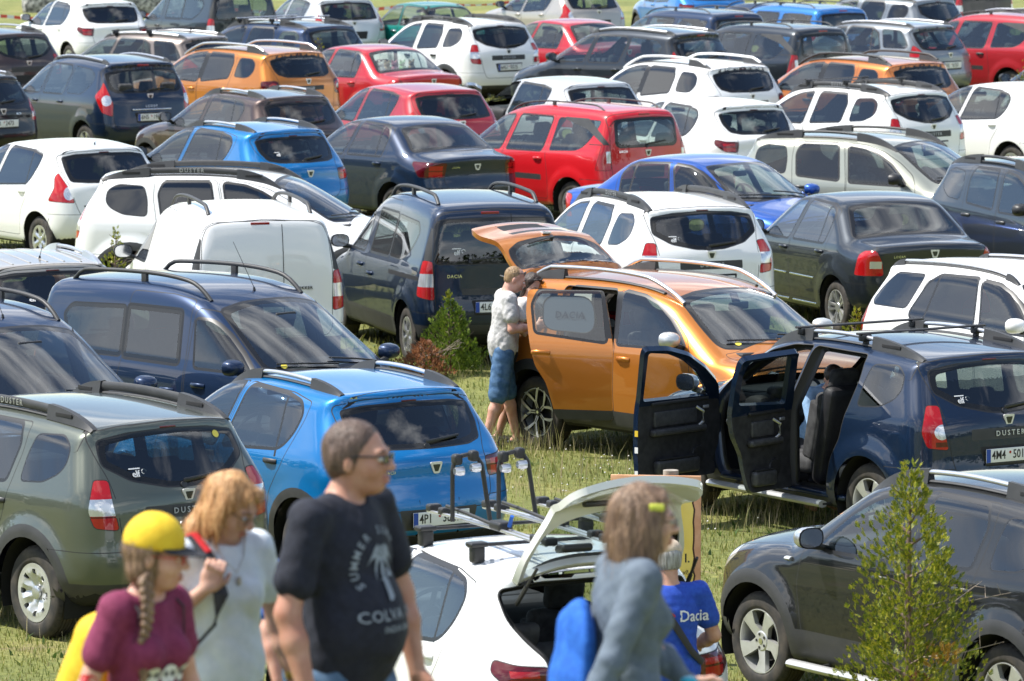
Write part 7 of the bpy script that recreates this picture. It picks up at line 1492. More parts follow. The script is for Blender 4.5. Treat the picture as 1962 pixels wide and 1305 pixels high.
    def shirt(s, m, sleeve=.55, hem=.90, neck=.075, h=.0075, loose=.014, wr=.006, long=False, name='tshirt', seed=1, vneck=False, extra=None):
        k = s.k; J = s.J; S = Sdf(); tx, ty, tz_ = s.tw; L_ = loose
        S.ell(J['chest'], (np.array([.105 * ty, .155 * tx, .19]) + L_) * k, None, .05); S.ell(J['waist'], (np.array([(.10 + s.belly * .5) * ty, .135 * tx, .15]) + L_ * 1.6) * k, None, .07); S.ell(J['pel'] + np.array([0, 0, .02]), (np.array([.105, .155 * tx, .14]) + L_ * 1.5) * k, None, .07)
        if s.fem: 
            for q in (1, -1): S.ell(s.rl((.085, .062 * q, 1.27)) * k, np.array([.058, .058, .062]) * k, None, .04)
        if s.belly: S.ell(s.rl((.05, 0, 1.06)) * k, (np.array([.10 + s.belly, .145 * tx, .17]) + L_) * k, None, .06)
        for sd in 'LR':
            sg = 1 if sd == 'L' else -1; S.cap(J['neck'] - np.array([0, 0, .035]) * k, J['sh' + sd] + np.array([0, -.01 * sg, .005]) * k, (.05 + L_ * .6) * k, (.045 + L_) * k, .04); el_, wr_ = (s.armL if sd == 'L' else s.armR); el_ = np.array(el_); wr_ = np.array(wr_); f_ = 1 if not s.fem else .86
            if long: S.cap(J['sh' + sd], el_, (.050 * f_ + L_) * k, (.040 * f_ + L_) * k, .03); S.cap(el_, wr_, (.040 * f_ + L_) * k, (.030 * f_ + L_ * .8) * k, .02)
            else: e2 = J['sh' + sd] + (el_ - J['sh' + sd]) * sleeve; S.cap(J['sh' + sd], e2 + (el_ - J['sh' + sd]) * .02, (.050 * f_ + L_) * k, (.050 * f_ + L_ * 1.3) * k, .03)
        FR = rotz(.3) @ frame((1, .2, .45)); S.sub(J['neck'] + np.array([.022, 0, .045]) * k, np.array([neck, neck, .075]) * k, None, .012); S.cut((0, 0, hem * k), (0, 0, -1), .012)
        if not long:
            pass
        if extra: extra(S)
        nf = lambda x: wr * 1.3 * (1 - 2 * np.abs(noise3(x @ FR * np.array([1, 1, .45]), 22, seed))) * (.35 + .65 * sstep(1.38 * k, 1.05 * k, x[:, 2])) + wr * .45 * noise3(x, 60, seed + 9)
        s.shirt_S = S; s.shirt_o = build(S, name, s.lo, s.hi, h, m, s.root, disp=nf); return s.shirt_o
    def trousers(s, m, legfrac=1., h=.010, top=.99, name='jeans', loose=.014, seed=3, wr=.006):
        k = s.k; J = s.J; S = Sdf(); S.ell(J['pel'], (np.array([.105, .155 * s.tw[0], .12]) + loose * .6) * k, None, .05); kn = []
        for sd in 'LR':
            a, b = (s.legs[0], s.legs[1]) if sd == 'L' else (s.legs[2], s.legs[3]); a = np.array(a); b = np.array(b)
            if legfrac > 1: S.cap(J['hip' + sd], a, (.085 + loose) * k, (.058 + loose) * k, .03); S.cap(a, a + (b - a) * (legfrac - 1), (.058 + loose) * k, (.048 + loose) * k, .02)
            else: S.cap(J['hip' + sd], J['hip' + sd] + (a - J['hip' + sd]) * legfrac, (.085 + loose) * k, (.064 + loose * 1.5) * k, .03)
        S.cut((0, 0, top * k), (0, 0, 1), .01); return build(S, name, s.lo, s.hi, h, m, s.root, disp=lambda x: wr * noise3(x, 40, seed))
    def shoes(s, m='c_dark', name='shoe'):
        for a in (s.legs[1], s.legs[3]):
            a = np.array(a); mb = MB(); mb.box((a[0] + .05, a[1], a[2] - .055), (.28 * s.k, .10 * s.k, .075 * s.k), m, .035); mb.box((a[0] + .05, a[1], .012), (.29 * s.k, .105 * s.k, .024), 'c_dark', .01); mb.build(name, parent=s.root)
    def hair(s, m, prims, h=.006, disp=.006, freq=90, seed=2, name='hair', cuts=()):
        S = Sdf()
        for a, r, kk in prims:
            if len(a) == 3: S.ell(s.HP(*a), np.array(r) * s.k, s.Fr, kk)
            else: S.cap(s.HP(*a[0:3]), s.HP(*a[3:6]), r[0] * s.k, r[1] * s.k, kk)
        for p, n, kk in cuts: S.cut(s.HP(*p), s.Fr @ np.array(n, float), kk)
        lo = s.C - .45; hi = s.C + .25; o = build(S, name, lo, hi, h, m, s.root, disp=lambda x: disp * noise3((x - s.C) @ s.Fr * np.array([1, 1, .35]), freq, seed)); o_ = o; return o
    def strands(s, src, m, n=420, L_=(.05, .13), w_=.0013, lift=.004, seed=1, name='loose_hair', zmin=-9, droop=1.0):
        me = src.data; rg = np.random.default_rng(seed); nv = len(me.vertices); co = np.empty(nv * 3, np.float32); me.vertices.foreach_get('co', co); co = co.reshape(-1, 3); no = np.array([v.normal[:] for v in me.vertices]); id_ = rg.choice(nv, n); VV = []; FF = []; b = 0
        c0 = co.mean(0)
        for i in id_:
            p = co[i] + no[i] * lift * rg.uniform(.2, 1.2); v = np.array([0, 0, -droop]) + rg.normal(0, .16, 3); Lh = rg.uniform(*L_); k = 7; nn = no[i]; prev = []
            ph = rg.uniform(0, 6.28); 
            for j in range(k + 1):
                v = v - nn * (v @ nn) * (.9 if j < 4 else .3); v /= np.linalg.norm(v) + 1e-6; side = np.cross(nn, v); ww = w_ * (1 - .7 * j / k); VV += [p - side * ww, p + side * ww]
                p = p + v * Lh / k + nn * (.0012 * math.sin(ph + j)) ; v = v * .7 + np.array([0, 0, -.3]) + rg.normal(0, .07, 3)
                if j: FF.append((b, b + 1, b + 3, b + 2)); b += 2
            b += 2
        return fast_mesh(name, np.array(VV), np.array(FF), [m], s.root)
def decal(P, VF, m, origin, fwd, up, name, sdf, push=.003):
    """lay flat artwork (V in x right, y up) onto a garment by sinking it along -fwd to the surface"""
    f = np.array(fwd, float); f /= np.linalg.norm(f); r = np.cross(f, np.array(up, float)) * -1; r /= np.linalg.norm(r); u = np.cross(r, f) * -1; u = np.cross(f, r); u *= np.sign(u @ np.array(up)); V, F = VF; V = np.array(V); X = np.array(origin) + V[:, :1] * r + V[:, 1:2] * u + f * .30
    X0 = X.copy()
    for _ in range(40): X = X - f * (sdf(X) * .8)[:, None]; t_ = np.clip((X - X0) @ f, -.36, .02); X = X0 + f * t_[:, None]
    X = X + f * (push + np.clip(V[:, 2:3], 0, 1)); o = mk(name, X, F, [m], smooth=False, parent=P.root); return o
def poly2(shapes, z=.0):
    V = []; F = []
    for P in shapes: b = len(V); V += [(p[0], p[1], z) for p in P]; F.append(tuple(range(b, b + len(P))))
    return V, F
def fine(VF, n=0):
    return VF
mat('printgrey', (.28, .32, .36), .8); mat('printwhite', (.72, .72, .72), .8); mat('paper', (.78, .80, .84), .7); mat('rimless', (.02, .02, .02), .3); mat('hairclip', (.65, .70, .08), .4); mat('stickerlips', (.60, .02, .03), .5); mat('turq', (.01, .36, .50), .35, 0, .6); mat('strapdark', (.03, .03, .035), .7); mat('gold', (.6, .42, .15), .3, 1)
def A3(*v): return np.array(v, float)
def px_place(px, Y): return world(px, 900, Y)[0]
BZ = float(terr(0, 17.8))
# ---- man in the navy T-shirt, face turned to the right
def az(dx, dy): return math.atan2(dy, dx)
Yp = 17.8; P = Person(px_place(662, Yp), Yp, BZ, az(.86, -.50), 'man in a navy T-shirt with palm print, head turned right, holding papers', 1.045, torso=(1.12, 1.12, 1), belly=.03)
k = P.k; J = P.J
P.body((.97, .24, .02), J['neck'] + A3(.050, .018, .132) * k, (A3(.03, .285, 1.13) * k, A3(.10, .27, .875) * k), (A3(-.04, -.280, 1.13) * k, A3(.04, -.290, .885) * k), (A3(.16, .10, .50) * k, A3(-.05, .10, .10) * k, A3(-.02, -.10, .49) * k, A3(-.22, -.11, .12) * k), 'skin_tan', (((.25, 0, -1), (0, -1, 0), -1, .55), ((.35, 0, -1), (0, 1, 0), 1, .75)))
sh = P.shirt('c_navy', .62, .86, .070, seed=4); P.trousers('c_denim', 1.95); P.shoes()
ho = P.hair('h_short', [((-.022, 0, .034), (.097, .080, .088), .02), ((-.030, .068, .0), (.045, .016, .045), .02), ((-.030, -.068, .0), (.045, .016, .045), .02), ((-.065, 0, -.02), (.045, .058, .06), .03)], disp=.002, cuts=(((.048, 0, .045), (1, 0, -.5), .01), ((.0, 0, -.045), (.45, 0, -1), .01))); P.strands(ho, 'h_short', 1400, (.006, .014), .0009, .002, seed=4, name='hair_tips')
m = MB(); pts = [P.HP(.105, .0, .005)]
for sg in (1, -1): m.tube([P.HP(.104, .016 * sg, .012), P.HP(.102, .046 * sg, .012), P.HP(.098, .050 * sg, -.008), P.HP(.103, .030 * sg, -.016), P.HP(.105, .016 * sg, -.008), P.HP(.104, .016 * sg, .012)], .0022 * k, 'rimless', 6); m.tube([P.HP(.098, .052 * sg, .010), P.HP(.0, .083 * sg, .012)], .003 * k, 'rimless', 6); m.add([P.HP(.103, .016 * sg, .012), P.HP(.101, .046 * sg, .012), P.HP(.098, .050 * sg, -.008), P.HP(.103, .030 * sg, -.016), P.HP(.104, .016 * sg, -.008)], [(0, 1, 2, 3, 4)], 'specs')
mat('specs', (.05, .04, .035), .1, 0, 1) ; m.tube([P.HP(.104, .016, .008), P.HP(.107, 0, .011), P.HP(.104, -.016, .008)], .002 * k, 'rimless', 6); m.build('glasses', parent=P.root)
f = A3(1, 0, .05); org = A3(.0, .005, 1.245) * k
def arc_text(t, R0, a0, a1, size):
    V = []; F = []; n = len(t)
    for i, ch in enumerate(t):
        if ch == ' ': continue
        a = a0 + (a1 - a0) * i / (n - 1); v, ff = text_mesh(ch, size, 'x', 0, 1.0); b = len(V); ca, sa = math.cos(a - math.pi / 2), math.sin(a - math.pi / 2)
        V += [(p[0] * ca - p[1] * sa + R0 * math.cos(a), p[0] * sa + p[1] * ca + R0 * math.sin(a), p[2]) for p in v]; F += [tuple(b + q for q in f_) for f_ in ff]
    return V, F
decal(P, arc_text('SUMMER SURF BAR', .118 * k, math.pi * 1.13, -.13 * math.pi, .038), 'printgrey', org + A3(0, 0, .0), f, (0, 0, 1), 'print', P.shirt_S)
palm = []
for a, L_, dr in ((.15, .075, .03), (.75, .070, .015), (1.5, .05, .0), (2.3, .070, .015), (2.95, .075, .03), (3.6, .055, .05), (-.45, .055, .05)):
    c_, s_ = math.cos(a), math.sin(a); tip = (L_ * c_, .03 + L_ * s_ * .8 - dr); mid = (L_ * .55 * c_, .03 + L_ * .55 * s_ + .012); nx_, ny_ = -s_, c_; palm.append([(0, .03), (mid[0] - nx_ * .010, mid[1] - ny_ * .010), tip, (mid[0] + nx_ * .010, mid[1] + ny_ * .010)])
palm += [[(-.006, .03), (.006, .03), (-.004, -.05), (-.008, -.10), (-.026, -.10), (-.018, -.04)], [(.0, -.035), (.008, -.035), (.004, -.09), (-.012, -.10), (-.002, -.06)]]
for a in (.3, 1.3, 2.4, 3.2): c_, s_ = math.cos(a), math.sin(a); palm.append([(.012, -.030), (.012 + .03 * c_ - .006 * s_, -.022 + .02 * s_ + .006 * c_), (.012 + .045 * c_, -.035 + .03 * s_), (.012 + .03 * c_ + .004 * s_, -.034 + .02 * s_)])
def refine(VF, it=2):
    V, F = list(VF[0]), list(VF[1])
    for _ in range(it):
        N = []
        for f_ in F:
            c_ = tuple(np.mean([V[i] for i in f_], 0)); V.append(c_); ci = len(V) - 1; k_ = len(f_); ms = []
            for i in range(k_): V.append(tuple((np.array(V[f_[i]]) + np.array(V[f_[(i + 1) % k_]])) / 2)); ms.append(len(V) - 1)
            for i in range(k_): N.append((f_[i], ms[i], ci, ms[i - 1]))
        F = N
    return V, F
decal(P, refine(poly2([[(x * k, y * k) for x, y in q] for q in palm]), 1), 'printgrey', org + A3(0, 0, .0), f, (0, 0, 1), 'print', P.shirt_S)
for t, s_, dz in (('COLVA 1989', .050, -.145), ('INDIA BAY', .028, -.190)):
    decal(P, text_mesh(t, s_ * k, 'x', 0, 1.1), 'printgrey', org + A3(0, 0, dz * k), f, (0, 0, 1), 'print', P.shirt_S)
root = P.root
m = MB(); w0 = P.armR[1] + A3(.05, .02, -.09); m.box((w0[0] + .02, w0[1] + .02, w0[2] - .07), (.20, .004, .27), 'paper', .001, Matrix.Rotation(R_(28), 3, 'Y')); m.box((w0[0] + .03, w0[1] + .03, w0[2] - .08), (.20, .004, .27), 'paper', .001, Matrix.Rotation(R_(22), 3, 'Y')); o = m.build('papers'); o.matrix_world = loc_matrix(*root.location, root.rotation_euler.z); tag(o, 'white folded papers in the hand of the man in navy', 'papers')
# ---- woman in pale blue
Yp = 18.2; P = Person(px_place(412, Yp), Yp, BZ, az(.60, -.80), 'woman with wavy strawberry blond hair in a pale blue T-shirt, looking down', .915, torso=(1.05, 1.05, 1), fem=True, lean=.07)
k = P.k; J = P.J
P.body((1.0, .45, -.55), J['neck'] + A3(.060, .012, .130) * k, (A3(-.01, .275, 1.12) * k, A3(.05, .315, .90) * k), (A3(-.02, -.290, 1.125) * k, A3(.165, -.150, 1.31) * k), (A3(.02, .10, .49) * k, A3(-.14, .10, .10) * k, A3(.14, -.10, .49) * k, A3(.08, -.10, .09) * k), 'skin_fair', (((.1, 0, -1), (0, -1, 0), -1, .4), ((.15, .35, .9), (-.8, .5, 0), -1, 1.15)))
P.shirt('c_paleblue', .50, .84, .085, loose=.018, seed=11); P.trousers('c_dark', 1.95); P.shoes()
ho = P.hair('h_blond', [((-.02, 0, .033), (.104, .089, .092), .02), ((-.045, .0, -.05), (.075, .088, .075), .03), ((-.01, .078, -.045), (.048, .022, .070), .02), ((-.01, -.078, -.045), (.048, .022, .070), .02), ((-.06, .04, -.105), (.045, .045, .045), .03), ((-.06, -.04, -.105), (.045, .045, .045), .03), ((.058, .02, .070), (.040, .060, .026), .02), ((-.06, -.075, -.125), (.045, .024, .03), .02), ((-.09, -.02, -.11), (.04, .03, .03), .02)], disp=.010, freq=46, cuts=(((.080, 0, .060), (1, 0, -.12), .02),)); P.strands(ho, 'h_blond', 900, (.05, .12), seed=1)
m = MB()
for sg in (1, -1): m.tube([P.HP(.103 + .002 * math.cos(a), (.032 + .019 * math.cos(a)) * sg, -.002 + .015 * math.sin(a)) for a in np.linspace(0, 6.28, 14)], .0016 * k, 'rimless', 5); m.tube([P.HP(.098, .052 * sg, .004), P.HP(.0, .080 * sg, .010)], .002, 'rimless', 5)
m.build('glasses', parent=P.root)
m = MB(); n0 = J['neck']; m.tube([n0 + A3(.055, .07, .02), n0 + A3(.085, .04, -.05), n0 + A3(.105, .0, -.10), n0 + A3(.085, -.04, -.05), n0 + A3(.055, -.07, .02)], .0022, 'silver', 5); m.box(tuple(n0 + A3(.115, 0, -.125)), (.006, .018, .030), 'silver', .003); m.build('necklace', parent=P.root)
m = MB(); wv = P.armL[1]; m.lathe([(.031, -.012), (.034, 0), (.031, .012)], 'gold', 16, 'z', Matrix.Translation(tuple(wv + A3(0, 0, .03)))); m.build('wristwatch', parent=P.root)
root = P.root
# rucksack on her shoulder
m = MB(); sR = J['shR']; c1 = sR + A3(-.05, .05, .055)
m.tube([sR + A3(-.13, .03, -.06), sR + A3(-.06, .03, .045), sR + A3(.03, .035, .062), sR + A3(.10, .05, .0), sR + A3(.15, .06, -.12), sR + A3(.14, .04, -.22), sR + A3(.02, -.02, -.36)], [(.028, .010)] * 5 + [(.012, .006)] * 2, 'strapdark', 8)
m.tube([sR + A3(-.04, .034, .055), sR + A3(.03, .036, .074), sR + A3(.095, .05, .02)], [(.016, .006)] * 3, 'c_red', 8); m.box(tuple(J['chest'] + A3(-.21, -.04, -.12)), (.16, .30, .44), 'c_red', .06); m.box(tuple(J['chest'] + A3(-.30, -.04, -.18)), (.06, .24, .24), 'strapdark', .025)
o = m.build('rucksack'); o.matrix_world = loc_matrix(*root.location, root.rotation_euler.z); tag(o, 'red and black rucksack on the back of the woman in pale blue', 'rucksack')
# ---- girl with the yellow cap
Yp = 17.0; P = Person(px_place(270, Yp), Yp, BZ, az(.72, -.69), 'girl in a yellow cap and maroon T-shirt with a long braid', .915, torso=(.84, .88, 1), fem=True, lean=.05)
k = P.k; J = P.J
P.body((.86, .62, -.10), J['neck'] + A3(.045, .015, .138) * k, (A3(.00, .215, 1.13) * k, A3(.13, .24, .90) * k), (A3(-.05, -.225, 1.13) * k, A3(.0, -.25, .88) * k), (A3(.12, .09, .49) * k, A3(-.02, .09, .10) * k, A3(-.04, -.09, .49) * k, A3(-.24, -.09, .12) * k), 'skin_pink', (((.2, 0, -1), (0, -1, 0), -1, .4), ((.2, 0, -1), (0, 1, 0), 1, .4)))
P.shirt('c_maroon', .50, .86, .080, loose=.016, seed=21); P.trousers('c_denim', 1.95); P.shoes()
ho = P.hair('h_brown', [((-.025, 0, .02), (.096, .085, .085), .02), ((-.035, .0, -.05), (.070, .085, .060), .02)], disp=.004, freq=80, cuts=(((.035, 0, .0), (1, 0, 0), .02),)); P.strands(ho, 'h_brown', 450, (.03, .08), seed=2)
m = MB(); n = 9; b0 = P.HP(-.015, -.085, -.075); b1 = J['neck'] + A3(.085, -.095, -.16) * k
for i in range(n):
    t = i / (n - 1); c = np.array(b0) * (1 - t) + b1 * t + A3(.02 * math.sin(t * 3), 0, 0); s_ = .021 - .007 * t
    for sg in (1, -1): m.box(tuple(c + A3(0, .010 * sg, .006 * sg)), (s_ * 1.5, s_ * 1.5, s_ * 1.9), 'h_brown', s_ * .7, Matrix.Rotation(.5 * sg, 3, 'X'))
m.box(tuple(b1 + A3(.003, 0, -.025)), (.03, .03, .022), 'c_red', .010); m.tube([b1 + A3(.003, 0, -.03), b1 + A3(.012, .0, -.08), b1 + A3(.010, .0, -.15)], [.014, .018, .005], 'h_brown', 8); m.build('braid', parent=P.root)
S = Sdf(); S.ell(P.HP(-.012, 0, .045), A3(.108, .094, .105) * k, P.Fr, .01); S.cut(P.HP(0, 0, .028), P.Fr @ A3(.0, 0, -1), .008); build(S, 'cap', P.C - .25, P.C + .25, .006, 'c_yellow', P.root, disp=lambda x: .0012 * noise3(x, 60, 5))
m = MB(); V = []; nb = 13
for t in np.linspace(-1, 1, nb): a = t * 1.15; V.append(P.HP(.085 * math.cos(a) * 1.05 + .0, .092 * math.sin(a), .036)); 
for t in np.linspace(-1, 1, nb): a = t * 1.15; V.append(P.HP(.085 * math.cos(a) + .088 * max(0, math.cos(a * 1.15)), .092 * math.sin(a), .030 - .012 * math.cos(a)))
V2 = [np.array(v) - P.Fr[:, 2] * .004 for v in V]; m.add(V + V2, [(i, i + 1, nb + i + 1, nb + i) for i in range(nb - 1)] + [(2 * nb + i, 3 * nb + i, 3 * nb + i + 1, 2 * nb + i + 1) for i in range(nb - 1)] + [(nb + i, nb + i + 1, 3 * nb + i + 1, 3 * nb + i) for i in range(nb - 1)], 'c_dark'); m.build('cap_brim', parent=P.root)
m = MB()
for sg in (1, -1): m.tube([P.HP(.103, (.032 + .019 * math.cos(a)) * sg, -.002 + .015 * math.sin(a)) for a in np.linspace(0, 6.28, 14)], .0018, 'c_red', 5); m.tube([P.HP(.098, .052 * sg, .004), P.HP(.0, .080 * sg, .006)], .0018, 'c_red', 5)
m.build('glasses', parent=P.root)
# print: pale round faces with dark eyes and moustache
for i, (dx, sz) in enumerate(((-.062, .030), (.006, .033), (.070, .030))):
    cir = [(dx + sz * math.cos(a), -.04 + sz * math.sin(a)) for a in np.linspace(0, 2 * math.pi, 20, False)]; decal(P, refine(poly2([cir]), 1), 'printwhite', A3(0, 0, 1.235) * k, (1, 0, 0), (0, 0, 1), 'print', P.shirt_S)
    ee = [[(dx + q * .013 + .008 * math.cos(a), -.036 + .010 * math.sin(a)) for a in np.linspace(0, 2 * math.pi, 12, False)] for q in (1, -1)] + [[(dx - .018, -.070), (dx, -.062), (dx + .018, -.070), (dx + .010, -.078), (dx, -.073), (dx - .010, -.078)]]; decal(P, poly2(ee), 'c_dark', A3(0, 0, 1.235) * k, (1, 0, 0), (0, 0, 1), 'print', P.shirt_S, .006)
ar = np.array(P.armR[0]) * .72 + P.J['shR'] * .28; lp = [(.026 * math.cos(a), .016 * math.sin(a) * (1 - .25 * math.exp(-(math.cos(a) / .25) ** 2) * (math.sin(a) > 0))) for a in np.linspace(0, 2 * math.pi, 20, False)]
decal(P, refine(poly2([lp]), 1), 'stickerlips', ar + A3(.0, 0, -.02), (.30, -1, 0), (0, 0, 1), 'lips_sticker', P.S, .002)
root = P.root; S = Sdf(); S.cap(J['chest'] + A3(-.19, -.02, .0), J['chest'] + A3(-.27, -.02, -.30), .085, .13, .05); S.cap(J['chest'] + A3(-.17, .02, .05), J['chest'] + A3(-.2, .0, -.1), .05, .09, .05); o = build(S, 'drawstring_bag', J['chest'] - .6, J['chest'] + .25, .010, 'c_yellow', None, disp=lambda x: .008 * noise3(x * A3(1, 1, .4), 40, 8)); o.matrix_world = loc_matrix(*root.location, root.rotation_euler.z); tag(o, 'yellow drawstring bag on the back of the girl in maroon', 'bag')
m = MB()
for sg in (1, -1): sh_ = J['sh' + ('L' if sg > 0 else 'R')]; m.tube([J['chest'] + A3(-.17, .03 * sg, .10), sh_ + A3(-.07, -.045 * sg, .045), sh_ + A3(.0, -.045 * sg, .060), sh_ + A3(.08, -.03 * sg, .0), sh_ + A3(.06, -.01 * sg, -.13), sh_ + A3(-.09, -.02 * sg, -.30)], .0042, 'strapdark', 6)
m.build('bag_cord', parent=o)
# ---- girl in the slate cardigan walking right
Yp = 17.3; P = Person(px_place(1186, Yp), Yp, BZ, az(.96, .28), 'girl with brown hair and yellow clip in a slate blue cardigan', .955, torso=(.94, .95, 1), fem=True, lean=.10)
k = P.k; J = P.J
P.body((.97, -.16, -.05), J['neck'] + A3(.050, .0, .136) * k, (A3(.14, .20, 1.16) * k, A3(.30, .14, 1.00) * k), (A3(-.10, -.225, 1.15) * k, A3(-.20, -.26, .90) * k), (A3(.20, .09, .50) * k, A3(.10, .09, .10) * k, A3(-.06, -.09, .49) * k, A3(-.32, -.09, .14) * k), 'skin_fair', (((.8, 0, -.5), (0, -1, 0), -1, .6), ((-.1, 0, -1), (0, 1, 0), 1, .5)))
P.shirt('c_slate', long=True, hem=.80, neck=.075, loose=.020, wr=.009, name='cardigan', seed=31); P.trousers('c_beige', 1.0, name='skirt', top=.98, loose=.03); P.shoes()
ho = P.hair('h_brown', [((-.018, 0, .03), (.108, .094, .096), .02), ((-.050, .0, -.05), (.080, .100, .085), .03), ((-.045, .0, -.12), (.072, .098, .080), .03), ((.0, .086, -.08), (.045, .026, .105), .02), ((.0, -.086, -.08), (.050, .026, .110), .02), ((.05, 0, .075), (.04, .065, .028), .02)], disp=.007, freq=50, cuts=(((.070, 0, .065), (1, 0, -.10), .02), ((0, 0, -.185), (0, 0, -1), .012))); P.strands(ho, 'h_brown', 900, (.06, .16), seed=3)
m = MB(); m.box(tuple(P.HP(.025, -.088, .055)), (.050, .016, .022), 'hairclip', .006, Matrix(P.Fr.tolist())); m.build('hair_clip', parent=P.root)
m = MB()
for sg in (1, -1): m.tube([P.HP(.103, (.032 + .019 * math.cos(a)) * sg, -.002 + .015 * math.sin(a)) for a in np.linspace(0, 6.28, 14)], .0018, 'rimless', 5)
m.tube([P.HP(.098, -.052, .004), P.HP(.03, -.080, .006)], .0018, 'rimless', 5); m.build('glasses', parent=P.root)
root = P.root; S = Sdf(); S.ell(J['chest'] + A3(-.165, .0, -.13), (.055, .13, .19), None, .03); S.ell(J['chest'] + A3(-.18, .0, -.22), (.07, .13, .11), None, .05); S.cap(J['chest'] + A3(-.14, .0, .03), J['chest'] + A3(-.16, .0, -.1), .02, .05, .04); o = build(S, 'drawstring_bag', J['chest'] - .6, J['chest'] + .25, .010, 'c_bagblue', None, disp=lambda x: .011 * (1 - 2 * np.abs(noise3(x * A3(1, 1, .5), 26, 18)))); o.matrix_world = loc_matrix(*root.location, root.rotation_euler.z); tag(o, 'blue drawstring bag on the back of the girl in the cardigan', 'bag')
m = MB()
for (a, b, c, r) in ((.36, .10, .93, .060), (.40, .02, .88, .062), (.30, .16, .88, .055), (.45, .12, .87, .058), (.46, .05, 1.01, .052), (.38, .05, .80, .07), (.26, .10, .95, .045)): m.box((a - .24, b - .10, c - .02), (r * 1.15,) * 3, 'turq', r * .57)
o = m.build('toy_balloons'); o.matrix_world = loc_matrix(*root.location, root.rotation_euler.z); tag(o, 'turquoise balloon toy carried by the girl in the cardigan', 'toy')
# ---- blue shirt half hidden behind the man in navy
Yp = 19.4; P = Person(px_place(600, Yp), Yp, BZ, az(.5, -.86), 'person in a royal blue T-shirt almost hidden behind the man in navy', .74, torso=(.95, .95, 1)); k = P.k; J = P.J
P.body((1, .3, -.2), J['neck'] + A3(.04, .0, .15) * k, (A3(.02, .25, 1.14) * k, A3(.1, .25, .9) * k), (A3(-.0, -.25, 1.14) * k, A3(.1, -.25, .9) * k), (A3(.0, .1, .49) * k, A3(0, .1, .1) * k, A3(.0, -.1, .49) * k, A3(0, -.1, .1) * k), 'skin_pink', (None, None), h=.012); P.shirt('c_bagblue', .6, .84, h=.012); P.trousers('c_denim', 1.95, h=.014); P.shoes(); P.hair('h_brown', [((-.025, 0, .03), (.096, .085, .085), .02)], h=.009, disp=.003, cuts=(((.05, 0, .0), (1, 0, 0), .02),))
# ---- man at the raised tailgate of the white hatchback
Yp = 31.95; gz_ = float(tz(0.9, Yp)); P = Person(world(1283, 1150, Yp)[0], Yp, gz_, az(-.30, .95), 'man in royal blue T-shirt and beige cap seen from behind at the open white hatchback', 1.04, torso=(1.05, 1.1, 1), lean=.06, belly=.02); k = P.k; J = P.J
P.body((1, .1, -.25), J['neck'] + A3(.05, .0, .145) * k, (A3(.10, .255, 1.17) * k, A3(.33, .20, 1.13) * k), (A3(.05, -.285, 1.16) * k, A3(.27, -.24, 1.06) * k), (A3(.02, .11, .49) * k, A3(0, .12, .1) * k, A3(.02, -.11, .49) * k, A3(0, -.12, .1) * k), 'skin_tan', (((1, 0, -.2), (0, 0, -1), 1, .4), ((1, 0, -.2), (0, 0, -1), -1, .4)), h=.010); P.shirt('c_royal', .55, .84, .07, h=.010, wr=.007, seed=41); P.trousers('c_denim', 1.95, h=.014); P.shoes()
P.hair('h_grey', [((-.022, 0, .02), (.098, .083, .085), .02), ((-.05, 0, -.03), (.055, .066, .05), .02)], h=.008, disp=.002, cuts=(((.04, 0, .0), (1, 0, 0), .02), ((-.03, 0, -.065), (0, 0, -1), .01)))
S = Sdf(); S.ell(P.HP(-.010, 0, .050), A3(.108, .092, .075) * k, P.Fr, .01); S.cut(P.HP(0, 0, .030), P.Fr @ A3(.0, 0, -1), .008); build(S, 'cap', P.C - .25, P.C + .25, .008, 'c_beige', P.root)
bk = (-1, 0, .12); V, F = text_mesh('Dacia', .095, 'x', 0, 1.0, 'LEFT'); decal(P, (V, F), 'printwhite', J['chest'] + A3(-.1, -.02, .02), bk, (0, 0, 1), 'print', P.shirt_S, .006); V, F = text_mesh('mania', .095, 'x', 0, 1.0, 'RIGHT'); decal(P, ([(v[0] - .085, v[1], v[2]) for v in V], F), 'printwhite', J['chest'] + A3(-.1, -.02, .02), bk, (0, 0, 1), 'print', P.shirt_S, .006)
decal(P, refine(poly2([[(-.055 + .032 * math.cos(a), -.004 + .032 * math.sin(a)) for a in np.linspace(.2, 5.9, 18)] + [(-.055 + .012 * math.cos(a), -.004 + .010 * math.sin(a)) for a in np.linspace(5.9, .2, 8)]]), 0), 'c_red', J['chest'] + A3(-.1, -.02, .02), bk, (0, 0, 1), 'print', P.shirt_S, .006)
m = MB(); pts = [J['shL'] + A3(-.02, -.04, .07), J['chest'] + A3(-.135, .09, .10), J['chest'] + A3(-.155, .0, -.04), J['chest'] + A3(-.16, -.09, -.18), J['pel'] + A3(-.05, -.19, .10)]; pts = [np.array(p, float) for p in pts]; m.tube(pts, [(.006, .022)] * 5, 'strapdark', 8); m.tube([J['shL'] + A3(-.02, -.04, .075), J['chest'] + A3(.14, .06, .08), J['pel'] + A3(.10, -.17, .12)], [(.006, .020)] * 3, 'strapdark', 8); m.build('shoulder_strap', parent=P.root)
